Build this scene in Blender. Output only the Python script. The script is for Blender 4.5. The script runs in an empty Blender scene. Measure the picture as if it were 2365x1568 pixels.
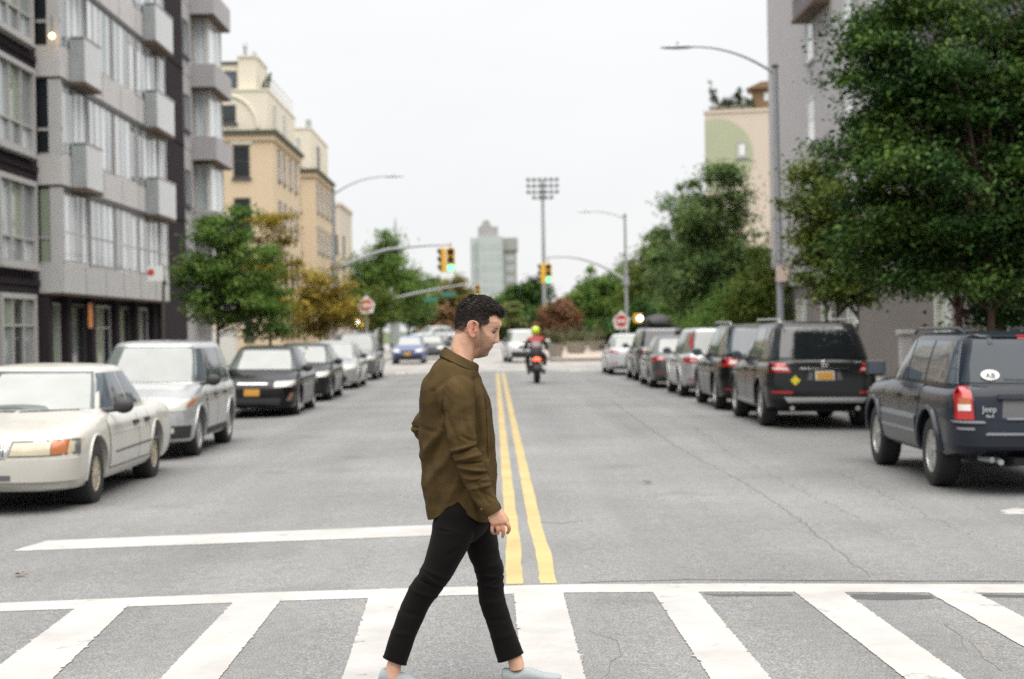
import bpy, bmesh, math, random
import numpy as np
from mathutils import Vector, Matrix
from mathutils.bvhtree import BVHTree

random.seed(7); RNG = np.random.default_rng(7)
SC = bpy.context.scene
COL = SC.collection
PI = math.pi
R = math.radians

# ---------------------------------------------------------------- camera
CAM_H, FPX, IMG_W, IMG_H = 1.70, 3700.0, 2364.0, 1568.0
ROLL = R(1.0)
vx, vy = 1139.0 - IMG_W / 2, IMG_H / 2 - 758.0
c_, s_ = math.cos(ROLL), math.sin(ROLL)
ux, uy = vx * c_ + vy * s_, -vx * s_ + vy * c_
YAW = math.atan(-ux / FPX); PITCH = math.atan(uy / FPX)
cam_data = bpy.data.cameras.new('camera')
cam = bpy.data.objects.new('camera', cam_data); COL.objects.link(cam)
cam.location = (0, 0, CAM_H)
cam.rotation_euler = (Matrix.Rotation(-YAW, 3, 'Z') @ Matrix.Rotation(PI / 2 - PITCH, 3, 'X') @ Matrix.Rotation(-ROLL, 3, 'Z')).to_euler()
cam_data.sensor_width = 36.0
cam_data.lens = 36.0 * FPX / IMG_W
cam_data.clip_start, cam_data.clip_end = 0.1, 6000
cam_data.dof.use_dof = True
cam_data.dof.focus_distance = 7.5
cam_data.dof.aperture_fstop = 2.5
SC.camera = cam
CM = cam.rotation_euler.to_matrix()
CR, CU, CF = CM.col[0], CM.col[1], -CM.col[2]

# ---------------------------------------------------------------- sky and sun: bright overcast
SUN_EL, SUN_AZ = R(80), R(168)          # azimuth measured from +Y (down the street) towards +X
world = bpy.data.worlds.new('World'); SC.world = world; world.use_nodes = True
wn, wl = world.node_tree.nodes, world.node_tree.links
wn.clear()
w_out = wn.new('ShaderNodeOutputWorld')
w_sky = wn.new('ShaderNodeTexSky'); w_sky.sky_type = 'NISHITA'; w_sky.sun_disc = False
w_sky.sun_elevation = SUN_EL; w_sky.sun_rotation = SUN_AZ; w_sky.air_density = 1.0; w_sky.dust_density = 4.0
w_b1 = wn.new('ShaderNodeBackground'); w_b1.inputs['Strength'].default_value = 0.05
w_b2 = wn.new('ShaderNodeBackground'); w_b2.inputs['Strength'].default_value = 0.235
w_tc = wn.new('ShaderNodeTexCoord')
w_mp = wn.new('ShaderNodeMapping'); w_mp.inputs['Scale'].default_value = (1.0, 1.0, 3.2)
w_nz = wn.new('ShaderNodeTexNoise'); w_nz.inputs['Scale'].default_value = 2.6; w_nz.inputs['Detail'].default_value = 5
w_rp = wn.new('ShaderNodeValToRGB')
w_rp.color_ramp.elements[0].position = 0.32; w_rp.color_ramp.elements[0].color = (0.915, 0.925, 0.935, 1)
w_rp.color_ramp.elements[1].position = 0.68; w_rp.color_ramp.elements[1].color = (0.995, 0.99, 0.985, 1)
w_mx = wn.new('ShaderNodeMixShader'); w_mx.inputs['Fac'].default_value = 0.9
wl.new(w_tc.outputs['Generated'], w_mp.inputs['Vector']); wl.new(w_mp.outputs['Vector'], w_nz.inputs['Vector'])
wl.new(w_nz.outputs['Fac'], w_rp.inputs['Fac']); wl.new(w_rp.outputs['Color'], w_b2.inputs['Color'])
wl.new(w_sky.outputs['Color'], w_b1.inputs['Color'])
wl.new(w_b1.outputs['Background'], w_mx.inputs[1]); wl.new(w_b2.outputs['Background'], w_mx.inputs[2])
wl.new(w_mx.outputs['Shader'], w_out.inputs['Surface'])

sun_data = bpy.data.lights.new('sun', 'SUN'); sun_data.energy = 1.5; sun_data.angle = R(90); sun_data.color = (1.0, 0.965, 0.92)
sun = bpy.data.objects.new('sun', sun_data); COL.objects.link(sun)
sd = Vector((math.sin(SUN_AZ) * math.cos(SUN_EL), math.cos(SUN_AZ) * math.cos(SUN_EL), math.sin(SUN_EL)))
sun.rotation_euler = sd.to_track_quat('Z', 'Y').to_euler()
sun.location = (0, 0, 60)

SC.view_settings.view_transform = 'Standard'; SC.view_settings.look = 'None'
SC.view_settings.exposure = 2.15; SC.view_settings.gamma = 1.0
SC.view_settings.use_curve_mapping = False
SC.render.engine = 'CYCLES'
SC.cycles.use_denoising = False
SC.cycles.sample_clamp_indirect = 6.0
SC.cycles.max_bounces = 8; SC.cycles.diffuse_bounces = 3; SC.cycles.glossy_bounces = 3
SC.cycles.transmission_bounces = 4; SC.cycles.transparent_max_bounces = 6
SC.cycles.caustics_reflective = False; SC.cycles.caustics_refractive = False

# ---------------------------------------------------------------- where things are
ROAD_C = 0.25
def gz(x):                                  # the road's crowned surface
    x = max(-6.55, min(7.05, x))
    return -0.018 * (math.sqrt((x - ROAD_C) ** 2 + 0.09) - 0.3)

def at(px, py, Y):                          # the point at distance Y down the street seen at a place in the photograph
    d = CF + CR * ((px - IMG_W / 2) / FPX) + CU * ((IMG_H / 2 - py) / FPX)
    t = Y / d.y
    return Vector((0, 0, CAM_H)) + d * t

def on_road(px, py):
    d = CF + CR * ((px - IMG_W / 2) / FPX) + CU * ((IMG_H / 2 - py) / FPX)
    z = 0.0
    for _ in range(6):
        t = (z - CAM_H) / d.z
        p = Vector((0, 0, CAM_H)) + d * t
        z = gz(p.x)
    return Vector((p.x, p.y, z))

# ---------------------------------------------------------------- helpers
def tag(o, label=None, cat=None, group=None, kind=None):
    if label: o['label'] = label
    if cat: o['category'] = cat
    if group: o['group'] = group
    if kind: o['kind'] = kind
    return o

def empty(name, loc=(0, 0, 0), rz=0.0, parent=None):
    o = bpy.data.objects.new(name, None); COL.objects.link(o)
    o.location = loc; o.rotation_euler = (0, 0, rz); o.empty_display_size = 0.2
    if parent: o.parent = parent
    return o

def thing(name, label, cat, loc=(0, 0, 0), rz=0.0, group=None):
    return tag(empty(name, loc, rz), label, cat, group)

def link_mesh(name, me, mat=None, parent=None):
    o = bpy.data.objects.new(name, me); COL.objects.link(o)
    if mat is not None:
        me.materials.clear()
        for m in (mat if isinstance(mat, (list, tuple)) else [mat]): me.materials.append(m)
    if parent: o.parent = parent
    return o

def np_mesh(name, V, F):                    # fast mesh from numpy verts (n,3) and faces (m,k)
    V = np.asarray(V, np.float32); F = np.asarray(F, np.int32)
    me = bpy.data.meshes.new(name)
    me.vertices.add(len(V)); me.vertices.foreach_set('co', V.ravel())
    k = F.shape[1]
    me.loops.add(F.size); me.loops.foreach_set('vertex_index', F.ravel())
    me.polygons.add(len(F))
    me.polygons.foreach_set('loop_start', np.arange(0, F.size, k, dtype=np.int32))
    me.update(calc_edges=True); me.validate()
    return me

class MB:
    def __init__(s): s.v = []; s.f = []; s.mi = []; s.cur = 0
    def add(s, vs, fs):
        b = len(s.v); s.v.extend([tuple(p) for p in vs])
        for f in fs: s.f.append(tuple(i + b for i in f)); s.mi.append(s.cur)
        return s
    def box(s, x0, x1, y0, y1, z0, z1):
        return s.add([(x0,y0,z0),(x1,y0,z0),(x1,y1,z0),(x0,y1,z0),(x0,y0,z1),(x1,y0,z1),(x1,y1,z1),(x0,y1,z1)],
                     [(0,3,2,1),(4,5,6,7),(0,1,5,4),(1,2,6,5),(2,3,7,6),(3,0,4,7)])
    def rings(s, rs, closed=True, caps=True):
        n = len(rs[0]); vs = [p for r in rs for p in r]; fs = []
        m = n if closed else n - 1
        for i in range(len(rs) - 1):
            for j in range(m):
                k = (j + 1) % n
                fs.append((i*n+j, i*n+k, (i+1)*n+k, (i+1)*n+j))
        if caps and closed:
            fs.append(tuple(range(n-1, -1, -1))); fs.append(tuple((len(rs)-1)*n + j for j in range(n)))
        return s.add(vs, fs)
    def tube(s, pts, r, n=8, caps=True):
        pts = [Vector(p) for p in pts]; rs = []
        rad = r if isinstance(r, (list, tuple)) else [r] * len(pts)
        up = Vector((0, 0, 1))
        prev = None
        for i, p in enumerate(pts):
            t = (pts[min(i+1, len(pts)-1)] - pts[max(i-1, 0)])
            t = t.normalized() if t.length > 1e-9 else Vector((0,0,1))
            if prev is None:
                a = up if abs(t.z) < 0.9 else Vector((1, 0, 0))
                u = t.cross(a).normalized()
            else:
                u = (prev - t * prev.dot(t)); u = u.normalized() if u.length > 1e-6 else prev
            prev = u; w = t.cross(u)
            rs.append([p + (u * math.cos(2*PI*k/n) + w * math.sin(2*PI*k/n)) * rad[i] for k in range(n)])
        return s.rings(rs, True, caps)
    def lathe(s, prof, n=24, axis='z', c=(0,0,0), caps=True):
        rs = []
        for (r, h) in prof:
            ring = []
            for k in range(n):
                a = 2*PI*k/n; x, y = r*math.cos(a), r*math.sin(a)
                p = (x, y, h) if axis == 'z' else ((h, x, y) if axis == 'x' else (y, h, x))
                ring.append((p[0]+c[0], p[1]+c[1], p[2]+c[2]))
            rs.append(ring)
        return s.rings(rs, True, caps)
    def prism(s, poly, axis, a, b):          # polygon in the other two axes, extruded from a to b
        def P(q, h):
            return {'x': (h, q[0], q[1]), 'y': (q[0], h, q[1]), 'z': (q[0], q[1], h)}[axis]
        n = len(poly)
        return s.add([P(q, a) for q in poly] + [P(q, b) for q in poly],
                     [tuple(range(n-1, -1, -1)), tuple(range(n, 2*n))] + [(i, (i+1) % n, n+(i+1) % n, n+i) for i in range(n)])
    def ell(s, c, r, nu=16, nv=10):
        rs = []
        for i in range(nv + 1):
            t = PI * i / nv; z = -math.cos(t); q = max(math.sin(t), 0.02)
            rs.append([(c[0]+r[0]*q*math.cos(2*PI*k/nu), c[1]+r[1]*q*math.sin(2*PI*k/nu), c[2]+r[2]*z) for k in range(nu)])
        return s.rings(rs)
    def mesh(s, name):
        me = bpy.data.meshes.new(name); me.from_pydata(s.v, [], s.f); me.update()
        return me
    def build(s, name, mat, parent=None, smooth=None, loc=None, fix=False):
        me = s.mesh(name)
        if fix:
            bm = bmesh.new(); bm.from_mesh(me); bmesh.ops.recalc_face_normals(bm, faces=bm.faces); bm.to_mesh(me); bm.free()
        if smooth is not None:
            me.polygons.foreach_set('use_smooth', [True] * len(me.polygons))
            if smooth < 180: me.set_sharp_from_angle(angle=R(smooth))
        o = link_mesh(name, me, mat, parent)
        if max(s.mi, default=0) > 0: me.polygons.foreach_set('material_index', s.mi)
        if loc: o.location = loc
        return o

def bevel(o, w=0.01, seg=2):
    m = o.modifiers.new('bevel', 'BEVEL'); m.width = w; m.segments = seg; m.limit_method = 'ANGLE'; m.angle_limit = R(35)
    return o

def boxpart(name, mat, parent, *b, bev=0):
    o = MB().box(*b).build(name, mat, parent)
    if bev: bevel(o, bev)
    return o

def catmull(pts, n):                        # smooth resampling of a list of equal-length tuples
    P = np.asarray(pts, float); m = len(P)
    Q = np.vstack([2*P[0]-P[1], P, 2*P[-1]-P[-2]])
    out = []
    for t in np.linspace(0, m - 1, n):
        i = min(int(t), m - 2); f = t - i
        a, b, c, d = Q[i], Q[i+1], Q[i+2], Q[i+3]
        out.append(0.5*((2*b) + (c-a)*f + (2*a-5*b+4*c-d)*f*f + (3*b-a-3*c+d)*f**3))
    return np.array(out)

# ---------------------------------------------------------------- materials
MATS = {}
def mat(name, col, rough=0.6, metal=0.0, var=0.10, scale=6.0, bump=0.0, bscale=40.0, coat=0.0, spec=0.5, ior=1.5, emit=None, estr=0.0, detail=4.0, col2=None):
    if name in MATS: return MATS[name]
    m = bpy.data.materials.new(name); m.use_nodes = True
    nt = m.node_tree; b = nt.nodes['Principled BSDF']
    b.inputs['Roughness'].default_value = rough; b.inputs['Metallic'].default_value = metal
    b.inputs['IOR'].default_value = ior; b.inputs['Specular IOR Level'].default_value = spec
    b.inputs['Coat Weight'].default_value = coat; b.inputs['Coat Roughness'].default_value = 0.05
    tc = nt.nodes.new('ShaderNodeTexCoord')
    nz = nt.nodes.new('ShaderNodeTexNoise'); nz.inputs['Scale'].default_value = scale; nz.inputs['Detail'].default_value = detail
    nt.links.new(tc.outputs['Object'], nz.inputs['Vector'])
    mx = nt.nodes.new('ShaderNodeMix'); mx.data_type = 'RGBA'
    c2 = col2 if col2 else tuple(min(1, c * (1 + var)) for c in col)
    mx.inputs[6].default_value = (*[c * (1 - var) for c in col], 1); mx.inputs[7].default_value = (*c2, 1)
    nt.links.new(nz.outputs['Fac'], mx.inputs[0]); nt.links.new(mx.outputs[2], b.inputs['Base Color'])
    if bump:
        n2 = nt.nodes.new('ShaderNodeTexNoise'); n2.inputs['Scale'].default_value = bscale; n2.inputs['Detail'].default_value = 3
        bp = nt.nodes.new('ShaderNodeBump'); bp.inputs['Strength'].default_value = bump; bp.inputs['Distance'].default_value = 0.01
        nt.links.new(tc.outputs['Object'], n2.inputs['Vector']); nt.links.new(n2.outputs['Fac'], bp.inputs['Height'])
        nt.links.new(bp.outputs['Normal'], b.inputs['Normal'])
    if emit:
        b.inputs['Emission Color'].default_value = (*emit, 1); b.inputs['Emission Strength'].default_value = estr
    MATS[name] = m
    return m

def leafmat(name, c1, c2, c3, trans=0.25):
    if name in MATS: return MATS[name]
    m = bpy.data.materials.new(name); m.use_nodes = True
    nt = m.node_tree; N, L = nt.nodes, nt.links
    b = N['Principled BSDF']; b.inputs['Roughness'].default_value = 0.62; b.inputs['Specular IOR Level'].default_value = 0.12
    g = N.new('ShaderNodeNewGeometry'); tc = N.new('ShaderNodeTexCoord')
    nz = N.new('ShaderNodeTexNoise'); nz.inputs['Scale'].default_value = 0.9; nz.inputs['Detail'].default_value = 2
    L.new(tc.outputs['Object'], nz.inputs['Vector'])
    mm = N.new('ShaderNodeMath'); mm.operation = 'MULTIPLY_ADD'; mm.inputs[1].default_value = 0.55
    m2 = N.new('ShaderNodeMath'); m2.operation = 'MULTIPLY_ADD'; m2.inputs[1].default_value = 1.5; m2.inputs[2].default_value = -0.52
    L.new(nz.outputs['Fac'], m2.inputs[0]); L.new(g.outputs['Random Per Island'], mm.inputs[0]); L.new(m2.outputs[0], mm.inputs[2])
    r = N.new('ShaderNodeValToRGB'); e = r.color_ramp.elements
    e[0].position = 0.1; e[0].color = (*c1, 1); e[1].position = 0.95; e[1].color = (*c3, 1)
    k = e.new(0.5); k.color = (*c2, 1)
    L.new(mm.outputs[0], r.inputs['Fac']); L.new(r.outputs['Color'], b.inputs['Base Color'])
    t = N.new('ShaderNodeBsdfTranslucent'); L.new(r.outputs['Color'], t.inputs['Color'])
    ms = N.new('ShaderNodeMixShader'); ms.inputs['Fac'].default_value = trans
    L.new(b.outputs['BSDF'], ms.inputs[1]); L.new(t.outputs['BSDF'], ms.inputs[2]); L.new(ms.outputs['Shader'], N['Material Output'].inputs['Surface'])
    MATS[name] = m
    return m

def ground_mat(name, base, dark, light, grain=90.0, patch=0.35, rough=0.66, bump=0.5):
    m = bpy.data.materials.new(name); m.use_nodes = True; MATS[name] = m
    nt = m.node_tree; N, L = nt.nodes, nt.links; b = N['Principled BSDF']
    b.inputs['Roughness'].default_value = rough; b.inputs['Specular IOR Level'].default_value = 0.6
    tc = N.new('ShaderNodeTexCoord')
    def noise(sc, det, mapscale=None):
        n = N.new('ShaderNodeTexNoise'); n.inputs['Scale'].default_value = sc; n.inputs['Detail'].default_value = det
        if mapscale:
            mp = N.new('ShaderNodeMapping'); mp.inputs['Scale'].default_value = mapscale
            L.new(tc.outputs['Object'], mp.inputs['Vector']); L.new(mp.outputs['Vector'], n.inputs['Vector'])
        else: L.new(tc.outputs['Object'], n.inputs['Vector'])
        return n
    n1 = noise(grain, 2); n2 = noise(patch, 5); n3 = noise(1.0, 4, (1.2, 0.05, 1))
    r1 = N.new('ShaderNodeValToRGB'); e = r1.color_ramp.elements
    e[0].position = 0.32; e[0].color = (*dark, 1); e[1].position = 0.72; e[1].color = (*light, 1); k = e.new(0.5); k.color = (*base, 1)
    L.new(n1.outputs['Fac'], r1.inputs['Fac'])
    def scalemul(prev, n, lo, hi):
        mr = N.new('ShaderNodeMapRange'); mr.inputs[1].default_value = 0.3; mr.inputs[2].default_value = 0.7
        mr.inputs[3].default_value = lo; mr.inputs[4].default_value = hi
        L.new(n.outputs['Fac'], mr.inputs[0])
        vm = N.new('ShaderNodeVectorMath'); vm.operation = 'SCALE'
        L.new(prev, vm.inputs[0]); L.new(mr.outputs[0], vm.inputs['Scale'])
        return vm.outputs[0]
    c = scalemul(r1.outputs['Color'], n2, 0.80, 1.16)
    c = scalemul(c, noise(14.0, 4), 0.88, 1.12)
    c = scalemul(c, n3, 0.86, 1.13)
    n4 = noise(2.2, 6); mt = N.new('ShaderNodeMapRange'); mt.inputs[1].default_value = .5; mt.inputs[2].default_value = .75; mt.inputs[4].default_value = .45
    L.new(n4.outputs['Fac'], mt.inputs[0])
    tint = N.new('ShaderNodeMix'); tint.data_type = 'RGBA'; tint.blend_type = 'MULTIPLY'; tint.inputs[7].default_value = (1.06, 1.02, .90, 1)
    L.new(mt.outputs[0], tint.inputs[0]); L.new(c, tint.inputs[6]); c = tint.outputs[2]
    # dark drips and stains of oil and rubber
    vz = N.new('ShaderNodeTexVoronoi'); vz.inputs['Scale'].default_value = .55; vz.inputs['Randomness'].default_value = 1.0
    wp = noise(1.7, 5); av = N.new('ShaderNodeVectorMath'); av.operation = 'MULTIPLY_ADD'; av.inputs[1].default_value = (1.1, 1.1, 0); L.new(wp.outputs['Color'], av.inputs[0]); L.new(tc.outputs['Object'], av.inputs[2]); L.new(av.outputs[0], vz.inputs['Vector'])
    sr = N.new('ShaderNodeMapRange'); sr.inputs[1].default_value = .04; sr.inputs[2].default_value = .22; sr.inputs[3].default_value = .80; sr.inputs[4].default_value = 1.0; L.new(vz.outputs['Distance'], sr.inputs[0])
    vm2 = N.new('ShaderNodeVectorMath'); vm2.operation = 'SCALE'; L.new(c, vm2.inputs[0]); L.new(sr.outputs[0], vm2.inputs['Scale']); c = vm2.outputs[0]
    L.new(c, b.inputs['Base Color'])
    bp = N.new('ShaderNodeBump'); bp.inputs['Strength'].default_value = bump; bp.inputs['Distance'].default_value = 0.006
    L.new(n1.outputs['Fac'], bp.inputs['Height']); L.new(bp.outputs['Normal'], b.inputs['Normal'])
    return m

ASPHALT = ground_mat('asphalt', (0.142, 0.1415, 0.140), (0.078, 0.078, 0.077), (0.250, 0.248, 0.240))
CONCRETE = ground_mat('concrete_paving', (0.30, 0.29, 0.27), (0.25, 0.24, 0.22), (0.35, 0.34, 0.31), grain=40)
PLAZA = ground_mat('plaza_paving', (0.34, 0.285, 0.235), (0.29, 0.24, 0.20), (0.39, 0.33, 0.28), grain=30)
PALEROAD = ground_mat('pale_paving', (0.24, 0.23, 0.215), (0.19, 0.18, 0.17), (0.29, 0.28, 0.26), grain=40)
KERB = mat('granite_kerb', (0.28, 0.275, 0.26), 0.8, var=0.2, scale=9, bump=0.2)
GRASS = mat('grass_ground', (0.06, 0.085, 0.03), 0.95, var=0.4, scale=3, bump=0.4)

def paintmat(name, col, wear):
    m = bpy.data.materials.new(name); m.use_nodes = True; MATS[name] = m
    nt = m.node_tree; N, L = nt.nodes, nt.links; b = N['Principled BSDF']; b.inputs['Roughness'].default_value = 0.75
    tc = N.new('ShaderNodeTexCoord')
    n1 = N.new('ShaderNodeTexNoise'); n1.inputs['Scale'].default_value = 3.2; n1.inputs['Detail'].default_value = 9; n1.inputs['Roughness'].default_value = 0.72
    n2 = N.new('ShaderNodeTexNoise'); n2.inputs['Scale'].default_value = 60; n2.inputs['Detail'].default_value = 2
    L.new(tc.outputs['Object'], n1.inputs['Vector']); L.new(tc.outputs['Object'], n2.inputs['Vector'])
    r = N.new('ShaderNodeValToRGB'); e = r.color_ramp.elements
    e[0].position = wear - 0.06; e[0].color = (0.20, 0.195, 0.185, 1); e[1].position = wear; e[1].color = (*[c * 0.94 for c in col], 1)
    k = e.new(wear + 0.25); k.color = (*col, 1)
    n3 = N.new('ShaderNodeTexNoise'); n3.inputs['Scale'].default_value = 1.3; n3.inputs['Detail'].default_value = 7; n3.inputs['Roughness'].default_value = .65
    L.new(tc.outputs['Object'], n3.inputs['Vector'])
    mr = N.new('ShaderNodeMapRange'); mr.inputs[1].default_value = .35; mr.inputs[2].default_value = .62; mr.inputs[3].default_value = .80; mr.inputs[4].default_value = 1.03
    L.new(n3.outputs['Fac'], mr.inputs[0]); vm = N.new('ShaderNodeVectorMath'); vm.operation = 'SCALE'
    L.new(n1.outputs['Fac'], r.inputs['Fac']); L.new(r.outputs['Color'], vm.inputs[0]); L.new(mr.outputs[0], vm.inputs['Scale']); L.new(vm.outputs[0], b.inputs['Base Color'])
    bp = N.new('ShaderNodeBump'); bp.inputs['Strength'].default_value = 0.2; bp.inputs['Distance'].default_value = 0.005
    L.new(n2.outputs['Fac'], bp.inputs['Height']); L.new(bp.outputs['Normal'], b.inputs['Normal'])
    return m
WPAINT = paintmat('white_road_paint', (0.375, 0.368, 0.35), 0.385)
YPAINT = paintmat('yellow_road_paint', (0.385, 0.30, 0.128), 0.30)

def curtainmat(name, c1, c2, rough=.08, spec=.6):
    """a pane with hanging curtains close behind the glass: vertical folds"""
    m = bpy.data.materials.new(name); m.use_nodes = True; MATS[name] = m
    nt = m.node_tree; N, L = nt.nodes, nt.links; b = N['Principled BSDF']; b.inputs['Roughness'].default_value = rough; b.inputs['Specular IOR Level'].default_value = spec
    tc = N.new('ShaderNodeTexCoord'); gi = N.new('ShaderNodeObjectInfo'); mp = N.new('ShaderNodeMapping'); mp.inputs['Scale'].default_value = (7, 7, .35)
    ad = N.new('ShaderNodeVectorMath'); ad.operation = 'ADD'; L.new(tc.outputs['Object'], ad.inputs[0]); L.new(gi.outputs['Location'], ad.inputs[1]); L.new(ad.outputs[0], mp.inputs['Vector'])
    nz = N.new('ShaderNodeTexNoise'); nz.inputs['Scale'].default_value = 1.0; nz.inputs['Detail'].default_value = 3; L.new(mp.outputs['Vector'], nz.inputs['Vector'])
    r = N.new('ShaderNodeValToRGB'); e = r.color_ramp.elements; e[0].position = .36; e[0].color = (*c1, 1); e[1].position = .62; e[1].color = (*c2, 1)
    L.new(nz.outputs['Fac'], r.inputs['Fac']); L.new(r.outputs['Color'], b.inputs['Base Color']); return m
# ================================================================ the setting: ground, roads, pavements
def sheet(name, xs, ys, zf, m, kind='structure'):
    V = [(x, y, zf(x, y)) for y in ys for x in xs]; nx = len(xs)
    F = [(j*nx+i, j*nx+i+1, (j+1)*nx+i+1, (j+1)*nx+i) for j in range(len(ys)-1) for i in range(nx-1)]
    mb = MB(); mb.add(V, F)
    o = mb.build(name, m, smooth=180); o['kind'] = kind
    return o
sheet('ground', [-1400, 1400], [-200, 1500], lambda x, y: -0.16, GRASS)
XS = [-6.5, -5.5, -4.5, -3.5, -2.5, -1.5, -0.75, -0.25, 0.0, 0.25, 0.5, 0.75, 1.25, 2.0, 3.0, 4.0, 5.0, 6.0, 7.0]
road = sheet('road', XS, [-25, 9, 20, 40, 63.5], lambda x, y: gz(x), ASPHALT)
sheet('cross_street', [-70, 70], [-25, 10.5], lambda x, y: -0.13, ASPHALT)
sheet('far_cross_street', [-90, 90], [63.5, 66, 84], lambda x, y: -0.118 if y > 64 else -0.11, PALEROAD)
sheet('far_road', [-6.4, 3.0], [62.5, 84, 320], lambda x, y: -0.105 if y > 63 else -0.145, PALEROAD)
def pavement(name, x0, x1, y0, y1, m, kerb_side):
    o = MB().box(x0, x1, y0, y1, -0.2, 0.035).build(name, m); o['kind'] = 'structure'
    w = 0.16
    xa = x1 + 0.002 if kerb_side > 0 else x0 - w - 0.002
    y = y0
    while y < y1 - 0.1:
        L = min(1.8, y1 - y)
        bevel(MB().box(xa, xa + w, y, y + L - 0.012, -0.2, 0.038).build('kerb_stone', KERB, o), 0.012)
        y += L
    # flags of the pavement, joints recessed
    if m is CONCRETE and y1 < 70:
        me = None; fl = 1.49
        nx = int((x1 - x0) / 1.5)
        yy = y0
        base = MB().box(0, fl, 0, fl, 0, 0.006).mesh('paving_flag'); base.materials.append(m)
        while yy + 1.5 <= y1:
            for i in range(nx):
                q = bpy.data.objects.new('paving_flag', base); COL.objects.link(q); q.parent = o; q.location = (x0 + i*1.5 + 0.02, yy, 0.0352)
            yy += 1.5
    return o
pavement('pavement_left', -11.6, -6.64, 12, 64.5, CONCRETE, 1)
pavement('pavement_right', 7.16, 11.5, 12, 64.5, CONCRETE, -1)
pavement('far_pavement', -12.6, -6.45, 84, 200, CONCRETE, 1)
pavement('plaza', 3.2, 60, 85, 140, PLAZA, -1)

# ---- road markings: stop line, crosswalk, double yellow line
def strip_poly(name, pts, m, lift=0.003, rough=0.0, sub=0.12, parent=None):
    """a paint film: outline points on the road, edge roughened a little, laid just above the crowned surface"""
    P = []
    n = len(pts)
    for i in range(n):
        a, b = Vector(pts[i]), Vector(pts[(i+1) % n]); L = (b - a).length
        k = max(1, int(L / sub))
        nrm = Vector((-(b-a).y, (b-a).x, 0)); nrm = nrm.normalized() if nrm.length > 0 else nrm
        for j in range(k):
            q = a.lerp(b, j / k)
            if j > 0 and rough: q = q + nrm * random.gauss(0, rough) * (2.6 if random.random() < 0.06 else 0.55)
            P.append(q)
    bm = bmesh.new()
    vs = [bm.verts.new((p.x, p.y, 0)) for p in P]
    bm.faces.new(vs); bmesh.ops.triangulate(bm, faces=bm.faces)
    for x in XS[1:-1]:
        bmesh.ops.bisect_plane(bm, geom=bm.verts[:]+bm.edges[:]+bm.faces[:], plane_co=(x, 0, 0), plane_no=(1, 0, 0))
    for v in bm.verts:
        i = max(k for k in range(len(XS)-1) if XS[k] <= max(-6.5, min(6.99, v.co.x)))
        f = (v.co.x - XS[i]) / (XS[i+1] - XS[i]); v.co.z = gz(XS[i]) * (1-f) + gz(XS[i+1]) * f + lift
    bmesh.ops.recalc_face_normals(bm, faces=bm.faces)
    me = bpy.data.meshes.new(name); bm.to_mesh(me); bm.free()
    if len(me.polygons) and me.polygons[0].normal.z < 0: me.flip_normals()
    return link_mesh(name, me, m, parent or road)

# stop line across the oncoming lane
strip_poly('stop_line', [on_road(28, 1273), on_road(500, 1256), on_road(1155, 1232), on_road(1155, 1207), on_road(500, 1233), on_road(108, 1249)], WPAINT, rough=0.004, sub=0.04)
# far edge line of the crosswalk
up = [(-700, 1421), (0, 1393), (600, 1369), (1182, 1353), (1700, 1348), (2364, 1350), (3000, 1354)]
lo = [(-700, 1443), (0, 1413), (600, 1390), (1182, 1372), (1700, 1367), (2364, 1370), (3000, 1375)]
def curve_clip(pts):
    return [on_road(*p) for p in pts]
strip_poly('crosswalk_line', [p for p in curve_clip(lo)] + [p for p in reversed(curve_clip(up))], WPAINT, rough=0.004, sub=0.035)
for (xa, xb, yt, xc, xd) in [(-140, -20, 1413, -560, -395), (182, 300, 1400, -42, 122), (543, 652, 1387, 370, 506), (852, 958, 1379, 790, 912),
                             (1186, 1300, 1369, 1206, 1352), (1507, 1612, 1368, 1640, 1780), (1832, 1945, 1366, 2090, 2228), (2142, 2250, 1368, 2490, 2640), (2470, 2580, 1371, 2910, 3060)]:
    a, b = on_road(xa, yt), on_road(xb, yt - (0 if xa > 1100 else 4)); c, d = on_road(xc, 1568), on_road(xd, 1568)
    ca = a + (c - a) * 2.3; db = b + (d - b) * 2.3
    strip_poly('crosswalk_stripe', [a, ca, db, b], WPAINT, lift=0.0052, rough=0.0042, sub=0.022)
for k in (-1, 1):
    xc = ROAD_C - 0.022 + k * 0.104
    y0 = on_road(1200, 1349).y
    n = 60; ys = [y0 + (60.5 - y0) * (i / n) ** 1.6 for i in range(n + 1)]
    ws = [0.056 + random.gauss(0, 0.0022) for _ in ys]; wb = [random.gauss(0, 0.002) + 0.014 * math.sin(y * 1.1 + k) * math.exp(-(y - 11.5) ** 2 / 4) for y in ys]
    Lp = [(xc - w + o_, y) for y, w, o_ in zip(ys, ws, wb)]; Rp = [(xc + w + o_, y) for y, w, o_ in zip(ys, ws, wb)]
    strip_poly('yellow_line', [Vector((x, y, 0)) for x, y in Lp] + [Vector((x, y, 0)) for x, y in reversed(Rp)], YPAINT, sub=5)
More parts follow.
